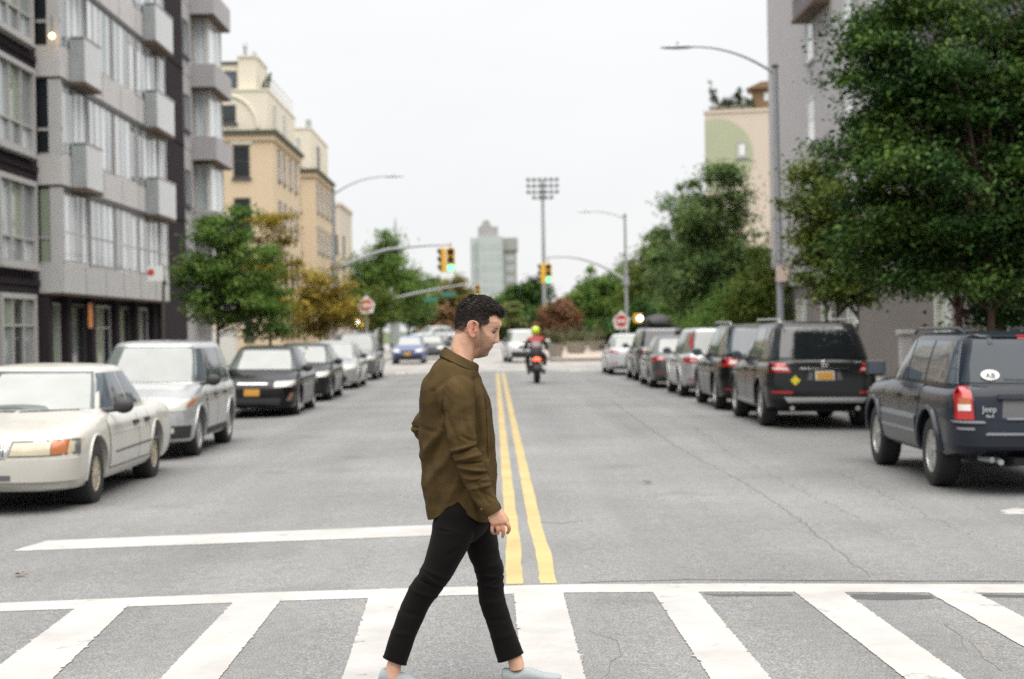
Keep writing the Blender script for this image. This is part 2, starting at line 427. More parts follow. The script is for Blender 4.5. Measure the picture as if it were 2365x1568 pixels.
# cracks, tar seams and stains in the asphalt
TAR = mat('tar_seal', (0.062, 0.061, 0.061), 0.55, var=0.25, scale=8)
SEAM = mat('crack_filler', (0.098, 0.096, 0.091), 0.8, var=0.3, scale=12)
def crack(pts, w0, w1, m=SEAM, jit=0.02, lift=0.0016):
    P = [on_road(*p) for p in pts]; Q = []
    for i in range(len(P) - 1):
        k = max(2, int((P[i+1] - P[i]).length / 0.12))
        for j in range(k): Q.append(P[i].lerp(P[i+1], j / k))
    Q.append(P[-1]); A, B = [], []
    for i, q in enumerate(Q):
        t = (Q[min(i+1, len(Q)-1)] - Q[max(i-1, 0)]).normalized(); nn = Vector((-t.y, t.x, 0))
        w = (w0 + (w1 - w0) * i / len(Q)) * random.uniform(0.4, 1.3); o_ = nn * random.gauss(0, jit)
        A.append(q + nn * w + o_); B.append(q - nn * w + o_)
    strip_poly('crack', A + B[::-1], m, lift=lift, sub=9)
crack([(2012, 1332), (1920, 1262), (1850, 1205), (1800, 1166), (1740, 1128), (1690, 1098), (1640, 1074), (1560, 1030), (1480, 975), (1410, 925)], 0.006, 0.012, jit=0.014)
crack([(1990, 1200), (1880, 1150), (1780, 1095), (1690, 1050), (1600, 985)], 0.0025, 0.005, jit=0.03)
crack([(2240, 1235), (2120, 1180), (2020, 1130), (1930, 1090)], 0.0025, 0.004, jit=0.03)
crack([(1395, 1568), (1430, 1490), (1395, 1470), (1360, 1455)], 0.0025, 0.0015, jit=0.012)
crack([(2240, 1480), (2270, 1520), (2310, 1550)], 0.0025, 0.0015, jit=0.014)
crack([(2180, 1440), (2215, 1470), (2235, 1500)], 0.0025, 0.0015, jit=0.012)
crack([(1230, 1205), (1300, 1208), (1345, 1203)], 0.016, 0.006, jit=0.01)
crack([(1340, 1345), (1600, 1338), (1800, 1340), (2100, 1342), (2364, 1343)], 0.012, 0.026, m=TAR, jit=0.006)
strip_poly('tar_patch', [on_road(*p) for p in [(1948, 1372), (2040, 1370), (2150, 1375), (2158, 1382), (2060, 1386), (1975, 1383)]], TAR, lift=0.0018, rough=0.012, sub=0.08)
strip_poly('tar_patch', [on_road(*p) for p in [(1620, 1371), (1830, 1371), (1830, 1376), (1660, 1377)]], TAR, lift=0.0018, rough=0.008, sub=0.08)
strip_poly('tar_patch', [on_road(*p) for p in [(2255, 1372), (2364, 1374), (2364, 1380), (2280, 1379)]], TAR, lift=0.0018, rough=0.012, sub=0.08)
strip_poly('paint_remnant', [on_road(*p) for p in [(2308, 1180), (2345, 1174), (2375, 1176), (2370, 1188), (2330, 1188)]], WPAINT, lift=0.003, rough=0.02, sub=0.06)
# dark seam where the asphalt meets the pale paving of the far junction
strip_poly('tar_patch', [Vector((-6.3, 63.0, 0)), Vector((6.9, 63.0, 0)), Vector((6.9, 63.45, 0)), Vector((-6.3, 63.45, 0))], TAR, lift=0.003, rough=0.03, sub=0.4)
for k in range(9):
    x = -5.6 + k * 1.45
    MB().add([(x, 65.2, -0.1), (x+0.5, 65.2, -0.1), (x+0.5, 68.2, -0.1), (x, 68.2, -0.1)], [(0, 1, 2, 3)]).build('crosswalk_stripe', WPAINT, road)
# fallen leaves
def dry_leaf(px, py, size, label, m):
    p = on_road(px, py)
    mb = MB(); n = 9
    rim = []
    for i in range(n):
        a = 2 * PI * i / n; rr = size * (1.0 if i % 2 == 0 else 0.55) * random.uniform(0.8, 1.1)
        rim.append((rr * math.cos(a), rr * 0.8 * math.sin(a), 0.012 + 0.02 * random.random()))
    mb.add([(0, 0, 0.012)] + rim, [(0, i+1, (i+1) % n + 1) for i in range(n)])
    mb.tube([(size*0.8, 0, 0.012), (size*1.7, 0.01, 0.02)], 0.0025, 5)
    o = mb.build('dry_leaf', m); o.location = p + Vector((0, 0, 0.004)); o.rotation_euler = (0, 0, random.random() * 6)
    tag(o, label, 'leaf', 'fallen leaves on the road')
dry_leaf(1495, 1117, 0.075, 'small tan dry leaf lying alone on the road right of the yellow lines', mat('dry_leaf_tan', (0.22, 0.14, 0.06), 0.8, var=0.3))
dry_leaf(45, 1331, 0.05, 'small brown dry leaf on the road left of the stop line, near the crosswalk', mat('dry_leaf_brown', (0.12, 0.06, 0.03), 0.8, var=0.3))
# ================================================================ buildings
BRICK_D = mat('dark_brick', (0.036, 0.029, 0.034), 0.95, spec=0.08, var=0.25, scale=14, bump=0.3, bscale=60)
PANEL_G = mat('grey_metal_panel', (0.46, 0.455, 0.45), 0.5, var=0.13, scale=2)
PANEL_L = mat('light_grey_panel', (0.53, 0.51, 0.50), 0.55, var=0.13, scale=2)
FRAME_G = mat('window_frame_grey', (0.38, 0.37, 0.36), 0.5, var=0.05)
FRAME_D = mat('window_frame_dark', (0.06, 0.058, 0.055), 0.5, var=0.1)
FRAME_W = mat('window_frame_white', (0.55, 0.54, 0.50), 0.5, var=0.05)
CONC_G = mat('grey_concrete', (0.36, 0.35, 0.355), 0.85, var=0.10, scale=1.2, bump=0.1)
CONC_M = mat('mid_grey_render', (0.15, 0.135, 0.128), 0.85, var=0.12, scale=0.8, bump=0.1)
STUCCO_D = mat('dark_grey_render', (0.14, 0.13, 0.14), 0.9, var=0.15, scale=0.8, bump=0.1)
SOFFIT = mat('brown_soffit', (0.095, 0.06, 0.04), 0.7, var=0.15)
TAN = mat('tan_render', (0.56, 0.445, 0.31), 0.9, var=0.07, scale=0.5, bump=0.1)
CREAM = mat('cream_render', (0.64, 0.59, 0.485), 0.9, var=0.06, scale=0.5, bump=0.1)
CORN = mat('dark_cornice', (0.06, 0.055, 0.035), 0.7, var=0.1)
BEIGE = mat('beige_render', (0.54, 0.47, 0.39), 0.9, var=0.06, scale=0.4)
MURAL = mat('green_mural_paint', (0.37, 0.395, 0.27), 0.9, var=0.06, scale=0.6)
GL_PALE = curtainmat('glass_pale_curtain', (0.26, 0.30, 0.31), (0.60, 0.65, 0.66))
GL_WHITE = curtainmat('glass_white_curtain', (0.44, 0.47, 0.48), (0.76, 0.79, 0.80))
GL_MID = mat('glass_grey', (0.20, 0.23, 0.23), 0.06, var=0.35, scale=0.9, spec=0.9)
GL_DARK = mat('glass_dark', (0.018, 0.022, 0.024), 0.05, var=0.4, scale=0.8, spec=0.7)
GL_GREEN = mat('glass_green_tint', (0.27, 0.32, 0.24), 0.06, var=0.2, scale=0.7, spec=0.8)
WOOD = mat('weathered_wood', (0.20, 0.125, 0.07), 0.8, var=0.25, scale=5)
STEEL = mat('galvanised_steel', (0.36, 0.37, 0.38), 0.45, metal=0.55, var=0.1, scale=5)
DMETAL = mat('dark_metal', (0.035, 0.035, 0.036), 0.5, metal=0.3, var=0.15)

def street_window(par, sx, X, y0, y1, z0, z1, frame, glass, cols=2, rows=(1.0,), fw=0.09, proj=0.06, sill=True, inset=0.05):
    """a window in a wall that runs along the street; sx = +1 when the wall looks towards +X"""
    w = empty('window', (X, (y0+y1)/2, z0), 0, par)
    L, H = y1 - y0, z1 - z0
    fo = MB(); a, b = (-0.04, proj) if sx > 0 else (-proj, 0.04)
    fo.box(a, b, -L/2, L/2, 0, fw); fo.box(a, b, -L/2, L/2, H-fw, H); fo.box(a, b, -L/2, -L/2+fw, fw, H-fw); fo.box(a, b, L/2-fw, L/2, fw, H-fw)
    fo.build('frame', frame, w)
    iw = (L - 2*fw) / cols; zz = fw
    hs = [r / sum(rows) * (H - 2*fw) for r in rows]
    k = 0
    for ri, h in enumerate(hs):
        for c in range(cols):
            g = glass[(k) % len(glass)]; k += 1
            ya = -L/2 + fw + c*iw
            gx = (0.008, 0.02) if sx > 0 else (-0.02, -0.008)
            MB().box(gx[0], gx[1], ya+0.028, ya+iw-0.028, zz+0.028, zz+h-0.028).build('pane', g, w)
        for c in range(cols):
            ya = -L/2 + fw + c*iw
            if c: 
                mx = (0.0, proj*0.7) if sx > 0 else (-proj*0.7, 0.0)
                MB().box(mx[0], mx[1], ya-0.03, ya+0.03, zz, zz+h).build('mullion', frame, w)
        if ri:
            mx = (0.0, proj*0.6) if sx > 0 else (-proj*0.6, 0.0)
            MB().box(mx[0], mx[1], -L/2+fw, L/2-fw, zz-0.025, zz+0.025).build('mullion', frame, w)
        zz += h
    if sill:
        sxx = (0.0, proj+0.07) if sx > 0 else (-proj-0.07, 0.0)
        MB().box(sxx[0], sxx[1], -L/2-0.06, L/2+0.06, -0.07, -0.002).build('sill', frame, w)
    return w

def front_window(par, Y, x0, x1, z0, z1, frame, glass, fw=0.07, bars=1):
    """a window in a wall that looks at the camera (towards -Y)"""
    w = empty('window', ((x0+x1)/2, Y, z0), 0, par); L, H = x1-x0, z1-z0
    fo = MB(); fo.box(-L/2, L/2, -0.05, 0.03, 0, fw); fo.box(-L/2, L/2, -0.05, 0.03, H-fw, H); fo.box(-L/2, -L/2+fw, -0.05, 0.03, fw, H-fw); fo.box(L/2-fw, L/2, -0.05, 0.03, fw, H-fw)
    fo.build('frame', frame, w)
    h = (H-2*fw)/(bars+1)
    for i in range(bars+1):
        MB().box(-L/2+fw, L/2-fw, -0.02, -0.005, fw+i*h+0.02, fw+(i+1)*h-0.02).build('pane', glass, w)
        if i: MB().box(-L/2+fw, L/2-fw, -0.045, 0.0, fw+i*h-0.02, fw+i*h+0.02).build('mullion', frame, w)
    MB().box(-L/2-0.1, L/2+0.1, -0.12, 0.0, -0.12, -0.003).build('sill', frame, w)
    return w

# ---- building on the left: dark brick end
bA = thing('brick_apartment_building', 'dark brick apartment building with large grey framed windows at the left edge', 'building', (-11.65, 34.5, 0.03))
TX, TY = -11.65, 34.5
def A(o): return o
MB().box(-9, 0, -10.5, 6.80, 0, 16).build('wall', BRICK_D, bA)
for (z0, z1) in [(3.42, 5.60), (6.24, 8.45), (9.04, 11.25), (11.85, 14.05)]:
    for (ya, yb) in [(3.15, 6.28), (-1.2, 1.95), (-5.6, -2.5)]:
        street_window(bA, 1, 0, ya, yb, z0-0.03, z1-0.03, FRAME_G, [GL_PALE, GL_MID, GL_PALE, GL_PALE, GL_GREEN, GL_MID], cols=3, rows=(0.3, 0.7) if ya > 3 else (1.0,), fw=0.13, proj=0.16)
for (ya, yb) in [(3.3, 6.2), (-1.2, 1.95)]:
    street_window(bA, 1, 0, ya, yb, 0.15, 2.72, FRAME_G, [GL_MID, GL_DARK, GL_MID, GL_GREEN, GL_DARK, GL_MID], cols=3, rows=(0.72, 0.28), fw=0.13, proj=0.12, sill=False)
for z in (2.95, 5.85, 8.68, 11.45):
    MB().box(0.0, 0.05, -10.5, 6.8, z, z+0.16).build('string_course', BRICK_D, bA)

# ---- its grey panelled bay with balconies
bB = thing('panelled_apartment_building', 'grey panelled apartment building with glass bays and small box balconies', 'building', (-11.0, 41.32, 0.03))
LB = 13.38
MB().box(-9, -0.65, 0.0, LB, 0, 16.5).build('wall', BRICK_D, bB)
FL = 2.78
for k in range(1, 6):
    zs = k * FL + 0.0
    sp = MB(); sp.box(-0.64, 0.0, 0.0, LB, zs, zs + 0.74); sp.build('spandrel', PANEL_L if k > 1 else PANEL_G, bB)
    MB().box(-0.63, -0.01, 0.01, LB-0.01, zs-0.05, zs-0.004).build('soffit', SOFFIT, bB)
    for q in range(1, 6):
        MB().box(0.0, 0.006, q*LB/6-0.012, q*LB/6+0.012, zs+0.02, zs+0.72).build('panel_joint', FRAME_D, bB)
    z0, z1 = zs + 0.745, zs + FL - 0.055
    # the return of the bay that looks at the camera
    w = empty('window', (-0.32, 0.06, z0), 0, bB)
    MB().box(-0.30, 0.31, -0.02, 0.04, 0, 0.07).build('frame', FRAME_G, w)
    MB().box(-0.28, 0.28, 0.0, 0.02, 0.08, 0.62).build('pane', GL_GREEN if k == 1 else GL_DARK, w)
    MB().box(-0.30, 0.31, -0.02, 0.04, 0.64, 0.72).build('mullion', FRAME_G, w)
    MB().box(-0.28, 0.28, 0.0, 0.02, 0.73, z1-z0-0.05).build('pane', GL_GREEN if k in (1, 4) else GL_DARK, w)
    MB().box(-0.02, 0.31, -0.03, 0.05, 0, z1-z0).build('corner_post', PANEL_G, w)
    cuts = [(0.15, 2.62, [GL_PALE, GL_WHITE, GL_PALE, GL_MID], 4), (2.84, 5.70, [GL_WHITE, GL_PALE, GL_PALE, GL_WHITE], 4), (5.92, 8.75, [GL_WHITE, GL_MID, GL_WHITE, GL_PALE], 4), (8.95, 12.0, [GL_PALE, GL_WHITE, GL_MID, GL_WHITE], 4), (12.15, 13.28, [GL_WHITE, GL_PALE], 2)]
    for ci, (ya, yb, gl, nc) in enumerate(cuts):
        gl = gl[k % len(gl):] + gl[:k % len(gl)]
        street_window(bB, 1, -0.06, ya, yb, z0, z1, FRAME_G if ci % 2 else PANEL_L, gl, cols=nc, rows=(1.0,) if k > 1 else (0.42, 0.58), fw=0.07, proj=0.05, sill=False)
        MB().box(-0.16, -0.04, yb+0.0, yb+0.2, z0, z1).build('pier', FRAME_D if ci in (0, 1, 2) else PANEL_L, bB)
    MB().box(-0.63, -0.20, 0.2, LB-0.05, z0, z1).build('backing', CONC_M, bB)
    MB().box(-0.05, 0.012, 0.1, LB-0.05, z1-0.10, z1+0.045).build('head_shadow_strip', FRAME_D, bB)  # dark strip stands for the shadow gap under the slab above
BALC = mat('balcony_glass', (0.50, 0.505, 0.50), 0.25, var=0.12, scale=3, spec=.6)
def balcony(par, ya, yb, z):
    b = empty('balcony', (0.0, ya, z), 0, par); L = yb - ya; d = 0.42
    MB().box(0.008, d, 0, L, 0.0, 0.09).build('slab', SOFFIT, b)
    MB().box(0.012, d-0.03, 0.0, 0.03, 0.10, 1.22).build('end_panel', mat('balcony_end_glass', (0.30, 0.325, 0.325), 0.15, var=.25, scale=2, spec=.7), b)
    MB().box(d-0.03, d+0.0, 0.0, L, 0.10, 1.24).build('front_panel', BALC, b)
    MB().box(0.012, d-0.03, L-0.03, L, 0.10, 1.22).build('end_panel', PANEL_G, b)
    MB().box(0.012, d+0.02, -0.02, L+0.02, 1.25, 1.29).build('rail', FRAME_G, b)
for z in (5.45, 8.23, 11.0, 13.8):
    balcony(bB, 0.9, 2.6, z); balcony(bB, 9.95, 12.65, z - 0.05)
# ground floor: piers, doors and shopfront glass set back under the bay
for q, (ya, yb) in enumerate([(0.35, 1.75), (2.2, 4.4), (4.95, 7.4), (7.9, 10.0), (10.5, 12.6)]):
    street_window(bB, 1, -0.65, ya, yb, 0.05, 2.55, FRAME_D if q % 2 else FRAME_G, [GL_MID, GL_GREEN, GL_DARK] if q != 1 else [GL_DARK, GL_MID, GL_DARK], cols=3 if yb-ya > 1.6 else 2, rows=(1.0,) if q != 2 else (0.75, 0.25), fw=0.08, proj=0.06, sill=False)
for ya in (0.02, 1.9, 4.5, 7.5, 10.1, 12.9):
    MB().box(-0.65, -0.42, ya, ya+0.38, 0, 2.7).build('pier', BRICK_D, bB)
hang = tag(MB().box(-0.02, 0.02, -0.22, 0.22, -0.35, 0.35).build('hanging_sign', mat('orange_sign', (0.55, 0.2, 0.05), 0.5, var=0.15)), 'small orange sign hanging in front of the ground floor glass of the grey bays', 'sign')
hang.location = (-11.25, 44.9, 2.25); bevel(hang, 0.01)
lamp = MB().ell((0, 0, 0), (0.075, 0.075, 0.075)).build('lamp_globe', mat('warm_lamp', (0.9, 0.6, 0.3), 0.4, emit=(1.0, 0.62, 0.25), estr=1.4), smooth=180)
lamp.location = at(120, 83, 41.1); MB().tube([(0, 0, 0.1), (0, 0, 0.5)], 0.012, 6).build('cord', DMETAL, lamp)
tag(lamp, 'lit warm globe lamp in the corner window above the first balcony', 'lamp')

# ---- dark brick stair strip and concrete corner block
bS = thing('brick_stair_tower', 'narrow dark brick stair strip between the panelled bays and the grey concrete block', 'building', (-11.3, 54.72, 0.03))
MB().box(-8, 0, 0.0, 4.66, 0, 17.5).build('wall', BRICK_D, bS)
for z in (3.0, 5.8, 8.6, 11.4): MB().box(0, 0.03, 0.02, 4.64, z, z+0.10).build('string_course', BRICK_D, bS)
bC = thing('concrete_apartment_building', 'grey concrete corner block with glazed bays under projecting concrete hoods', 'building', (-11.65, 59.40, 0.03))
MB().box(-9, 0, 0, 7.2, 0, 17.5).build('wall', CONC_G, bC)
for z in (2.9, 5.85, 8.75, 11.6, 14.4):
    MB().box(-0.02, 0.006, 0.02, 7.2, z, z+0.02).build('panel_joint', FRAME_D, bC)
for z in (2.55, 5.55, 8.45, 11.3, 14.15):
    MB().box(-0.3, 0.95, 3.4, 7.35, z, z+0.9).build('hood', CONC_G, bC)
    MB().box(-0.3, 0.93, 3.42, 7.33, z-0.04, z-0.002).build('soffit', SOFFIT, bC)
    if z < 14:
        street_window(bC, 1, 0.55, 4.1, 7.1, z+0.905, z+2.80, FRAME_W, [GL_WHITE, GL_PALE], cols=2, fw=0.06, proj=0.05, sill=False)
        MB().box(0.0, 0.50, 4.15, 7.05, z+0.905, z+2.80).build('backing', PANEL_L, bC)
        fw_ = front_window(bC, 4.08, 0.02, 0.52, z+0.91, z+2.8, FRAME_W, GL_PALE, bars=0)
        street_window(bC, 1, 0.0, 1.9, 2.9, z+1.0, z+2.4, FRAME_D, [GL_MID], cols=1, fw=0.07, proj=0.03)
        MB().box(0.0, 0.10, 1.0, 1.12, z+1.7, z+1.95).build('vent', DMETAL, bC)

# ---- tan and cream blocks beyond the junction on the left
def tan_block(label, x0, x1, ya, yb, ztan, ztop, name='tan_apartment_building'):
    b = thing(name, label, 'building', (x1, ya, 0))
    W, D = x1 - x0, yb - ya
    MB().box(-W, 0, 0, D, 0, ztan).build('wall', TAN, b)
    MB().box(-W-0.15, 0.30, -0.30, D+0.2, ztan+0.003, ztan+0.24).build('cornice', CORN, b)
    MB().box(-W-0.1, 0.14, -0.15, D+0.1, ztan-0.34, ztan-0.003).build('frieze', TAN, b)
    MB().box(-W-0.02, 0.05, -0.05, D+0.02, 4.1, 4.35).build('string_course', CREAM, b)
    MB().box(-W, -0.25, 0.12, D-0.1, ztan+0.243, ztop).build('attic_wall', CREAM, b)
    MB().box(-W, -0.20, 0.06, D-0.05, ztop+0.003, ztop+0.12).build('coping', CREAM, b)
    return b
c1 = tan_block('tan rendered apartment block with cream attic storey and dark cornice, nearer of the two', -30, -12.6, 93, 106, 13.15, 15.7)
for zi, (z0, z1) in enumerate([(10.65, 12.55), (7.6, 9.5), (4.6, 6.5), (1.3, 3.3)]):
    for xo in (-2.28, -4.6, -7.2, -9.8): front_window(c1, 0, xo, xo+0.95, z0, z1, FRAME_D, GL_DARK)
    for yo in (2.2, 4.6, 7.4, 10.2): street_window(c1, 1, 0, yo, yo+0.95, z0, z1, FRAME_D, [GL_MID, GL_DARK], cols=1, rows=(0.5, 0.5), fw=0.07, proj=0.04)
    if zi < 1:
        for xo in (-2.45, -4.8): MB().box(xo, xo+1.3, -0.08, 0.0, z1+0.05, z1+0.3).build('lintel', CREAM, c1)
front_window(c1, 0.12, -3.05, -2.1, 13.85, 14.9, FRAME_D, GL_DARK); front_window(c1, 0.12, -6.5, -5.5, 13.85, 14.9, FRAME_D, GL_DARK)
# arched moulding over the attic window
arc = [(-2.6 + 1.75*math.cos(a), -0.0, 13.45 + 2.0*math.sin(a)) for a in np.linspace(0.05, PI-0.05, 16)]
MB().tube([(x, 0.1, z) for x, y, z in arc], 0.10, 6).build('arched_moulding', CREAM, c1)
pent = MB().box(-9, -2.05, 1.0, 8, 15.825, 17.4); pent.build('penthouse_wall', CREAM, c1)
MB().box(-9, -1.95, 0.9, 8, 17.403, 17.55).build('penthouse_cornice', CORN, c1)
front_window(c1, 1.0, -3.25, -2.15, 15.9, 17.0, FRAME_D, mat('glass_blue_dark', (0.05, 0.07, 0.095), 0.06, spec=0.8), bars=1)
MB().box(-2.02, -0.95, 0.8, 5, 15.825, 17.75).build('stair_tower', CREAM, c1)
MB().box(-2.1, -0.88, 0.72, 5.05, 17.753, 17.85).build('coping', CREAM, c1)
MB().lathe([(0.10, 0), (0.10, 0.6), (0.16, 0.65), (0.06, 0.95)], 10, c=(-1.7, 1.5, 17.85)).build('chimney_pot', STEEL, c1, smooth=40)
MB().lathe([(0.08, 0), (0.08, 0.3), (0.12, 0.33), (0.05, 0.5)], 10, c=(-1.2, 1.7, 17.85)).build('chimney_pot', STEEL, c1, smooth=40)
rl = MB()
for y in np.arange(0.2, 12.6, 1.1): rl.box(-0.35, -0.31, y, y+0.04, 15.825, 16.75)
for z in (16.2, 16.72): rl.box(-0.35, -0.31, 0.2, 12.7, z, z+0.04)
for x in np.arange(-0.9, -0.35, 0.27): rl.box(x, x+0.03, 0.2, 0.23, 15.825, 16.75)
rl.build('roof_railing', FRAME_W, c1)
MB().tube([(-0.6, 1.2, 15.8), (-0.4, 1.4, 16.5), (-0.25, 1.8, 17.0)], [0.28, 0.2, 0.05], 7).build('roof_plant', mat('dark_plant', (0.03, 0.045, 0.02), 0.8), c1)
MB().box(-0.24, -0.1, 2.5, 3.6, 13.4, 15.2).build('shutter', FRAME_W, c1); MB().box(-0.24, -0.1, 7.0, 8.0, 13.4, 15.2).build('shutter', FRAME_W, c1)
c2 = tan_block('tan apartment block with cream attic storey, farther of the two, past a courtyard gap', -30, -12.6, 115, 127, 13.1, 16.2)
for (z0, z1) in [(10.3, 12.4), (7.4, 9.3), (4.6, 6.4), (1.3, 3.2)]:
    for yo in (1.2, 4.0, 7.0, 9.8): street_window(c2, 1, 0, yo, yo+1.1, z0, z1, FRAME_D, [GL_MID, GL_DARK], cols=1, rows=(0.5, 0.5), fw=0.08, proj=0.04)
    for xo in (-2.0, -4.5): front_window(c2, 0, xo, xo+0.95, z0, z1, FRAME_D, GL_MID)
front_window(c2, 0.12, -1.6, -1.0, 13.7, 15.6, FRAME_W, GL_PALE); street_window(c2, 1, -0.25, 4.0, 5.4, 13.6, 15.4, FRAME_D, [GL_DARK], cols=1)
MB().box(-0.7, -0.35, 1.0, 1.6, 16.32, 17.0).build('chimney', STEEL, c2)
bw = thing('beige_house', 'pale beige house end beyond the tan blocks, behind the street lamp', 'building', (-14.1, 150, 0))
MB().box(-8, 0, 0, 12, 0, 13.4).build('wall', BEIGE, bw); MB().box(-8.1, 0.12, -0.12, 12.1, 13.403, 13.7).build('cornice', BEIGE, bw)
for z in (3, 6, 9): street_window(bw, 1, 0, 2, 3.2, z, z+1.7, FRAME_D, [GL_DARK], cols=1)
for z in (3, 6, 9): front_window(bw, 0, -1.3, -0.3, z, z+1.7, FRAME_D, GL_DARK)
# low white wall and garage behind the parked cars at the far corner
lw = thing('garden_wall', 'low off-white garden wall behind the black parked sedan, below the tan block', 'wall', (-13.2, 84.5, 0))
MB().box(-12, 0, 0, 0.3, 0, 1.95).build('wall_face', FRAME_W, lw); MB().box(-12.1, 0.08, -0.08, 0.38, 1.953, 2.05).build('coping', CREAM, lw)
MB().box(-0.28, 0.06, -0.06, 0.36, 0, 2.2).build('gate_post', TAN, lw)

# ---- building on the right behind the trees
bD = thing('grey_apartment_building', 'tall grey rendered apartment building behind the big tree on the right', 'building', (11.5, 45, 0.03))
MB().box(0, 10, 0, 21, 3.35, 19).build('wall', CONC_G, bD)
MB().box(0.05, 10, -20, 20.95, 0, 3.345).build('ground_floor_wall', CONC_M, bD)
MB().box(0.02, 10, -20, -0.01, 3.35, 19).build('brick_wall', STUCCO_D, bD)
for z in (6.2, 9.0, 11.9, 14.8):
    for (ya, yb) in [(-18, -16.2), (-14, -12.2), (-10, -8.2), (-6, -4.2), (-2.4, -0.8)]:
        street_window(bD, -1, 0.02, ya, yb, z, z+1.7, FRAME_D, [GL_DARK, GL_MID], cols=2, fw=0.07, proj=0.05)
    for (ya, yb) in [(2.2, 3.4), (5.4, 6.6), (17.2, 18.2)] if z > 12 else [(2.2, 3.4), (5.4, 6.6), (11.5, 12.8)]:
        if not (z > 12 and ya > 17): street_window(bD, -1, 0, ya, yb, z-0.9, z+0.7, FRAME_W, [GL_WHITE, GL_PALE], cols=1, rows=(0.5, 0.5), fw=0.07, proj=0.05)
bay = empty('bay_window', (0, 8.8, 12.5), 0, bD)
MB().box(-0.55, 0.0, 0, 3.8, 0.06, 2.6).build('bay_wall', STUCCO_D, bay); MB().box(-0.6, 0.0, -0.05, 3.85, -0.08, 0.055).build('bay_base', SOFFIT, bay)
MB().box(-0.58, -0.552, 0.3, 3.5, 0.7, 2.2).build('pane', GL_MID, bay)
for (ya, yb) in [(-17, -14.5), (-11, -9), (-4.8, -3.4), (5.6, 6.9), (9.5, 11.0), (14, 15.6)]:
    street_window(bD, -1, 0.05, ya, yb, 0.95, 2.55, FRAME_W, [GL_PALE, GL_GREEN], cols=2, rows=(1.0,), fw=0.09, proj=0.07)
MB().box(-0.04, 0.05, -20, -0.05, 3.1, 3.34).build('string_course', FRAME_G, bD); MB().box(-0.06, 0.0, 0.0, 21.0, 3.1, 3.345).build('string_course', FRAME_G, bD)
for (ya, lab) in [(43.0, 'pale stone gate pillar with flat cap behind the bonnet of the off-roader')]:
    gp = thing('gate_pillar', lab, 'pillar', (11.08, ya, 0.035))
    bevel(MB().box(-0.15, 0.15, -0.15, 0.15, 0, 1.3).build('shaft', FRAME_G, gp), 0.01); bevel(MB().box(-0.22, 0.22, -0.22, 0.22, 1.303, 1.42).build('cap', FRAME_G, gp), 0.02)

# ---- beige building with the painted green disc, across the junction on the right
bE = thing('mural_building', 'beige building with a big painted green disc and a planted roof terrace', 'building', (13.4, 100, 0), R(-12))
MB().box(0, 14, 0, 12, 0, 14.85).build('wall', BEIGE, bE); MB().box(-0.05, 14, -0.06, 12, 14.853, 15.05).build('coping', BEIGE, bE)
cx, cz, rr = 0.72, 12.25, 2.25
pts = []
for i in range(49):
    a = 2*PI*i/48
    pts.append((max(0.0, cx + rr*math.cos(a)), cz + rr*math.sin(a)))
mb = MB(); mb.add([(x, -0.012, z) for x, z in pts[:-1]], [tuple(range(48))]); mb.build('painted_disc', MURAL, bE)
front_window(bE, -0.014, 2.0, 2.55, 12.1, 13.0, FRAME_G, GL_WHITE, bars=0)
for z in (3, 6):
    for x in (4, 7, 10): front_window(bE, 0, x, x+1.1, z, z+1.6, FRAME_D, GL_MID)
hut = empty('roof_pavilion', (2.9, 1.0, 15.05), 0, bE)
MB().box(0, 1.7, 0, 2, 0.0, 1.35).build('wall', WOOD, hut); MB().prism([(-0.35, 1.353), (2.1, 1.353), (1.5, 1.8), (0.6, 1.75)], 'y', -0.3, 2.3).build('roof', WOOD, hut)
MB().box(0.75, 1.25, -0.02, 0.0, 0.6, 1.1).build('pane', GL_WHITE, hut)
RP = leafmat('roof_plant_leaf', (0.03, 0.05, 0.02), (0.05, 0.08, 0.03), (0.09, 0.11, 0.04))

# ---- far glass tower and spire
tw = thing('glass_tower', 'distant pale glass apartment tower with a grey crown at the end of the street', 'building', (0, 500, 0))
TGL = mat('tower_pale_glass', (0.45, 0.475, 0.48), 0.3, var=0.12, scale=0.15); TGR = mat('tower_grey', (0.31, 0.305, 0.295), 0.8, var=0.1, scale=0.2)
TWN = mat('tower_window', (0.41, 0.44, 0.445), 0.2, var=0.3, scale=0.2)
def tz(y): return (758 - y) * 500 / 3700 + 1.7
def txx(x): return (x - 1139) * 500 / 3700
MB().box(txx(1089), txx(1112), 2, 16, 0, tz(548)).build('wing', TGL, tw)
MB().box(txx(1108), txx(1164), 0, 18, 0, tz(546)).build('tower_body', TGL, tw)
MB().box(txx(1163), txx(1196), 3, 17, 0, tz(552)).build('wing', TGR, tw)
MB().box(txx(1165), txx(1199), 2.4, 17.5, tz(578), tz(549)).build('wing_hood', TGR, tw)
MB().box(txx(1107), txx(1154), 3, 15, tz(546)+0.01, tz(522)).build('crown', TGR, tw)
MB().prism([(txx(1112), tz(522)+0.01), (txx(1140), tz(522)+0.01), (txx(1132), tz(506)), (txx(1122), tz(506))], 'y', 5, 12).build('water_tank', TGR, tw)
for i in range(8):
    z = 3 + i * 3.3
    for j in range(3):
        x = txx(1110) + 0.4 + j * 2.5
        MB().box(x, x+2.0, -0.05, 0.0, z, z+2.2).build('window', TWN, tw)
    MB().box(txx(1091), txx(1105), 1.95, 2.0, z, z+1.9).build('window', TWN, tw)
    MB().box(txx(1170), txx(1190), 2.95, 3.0, z, z+1.7).build('window', TWN, tw)
sp = thing('lattice_spire', 'faint thin grey spire rising behind the trees left of the signal', 'tower', at(913, 610, 420))
spm = MB(); spm.tube([(0, 0, -20), (0, 0, 2), (0.1, 0, 7.5), (0.15, 0, 12)], [1.0, 0.8, 0.5, 0.15], 6)
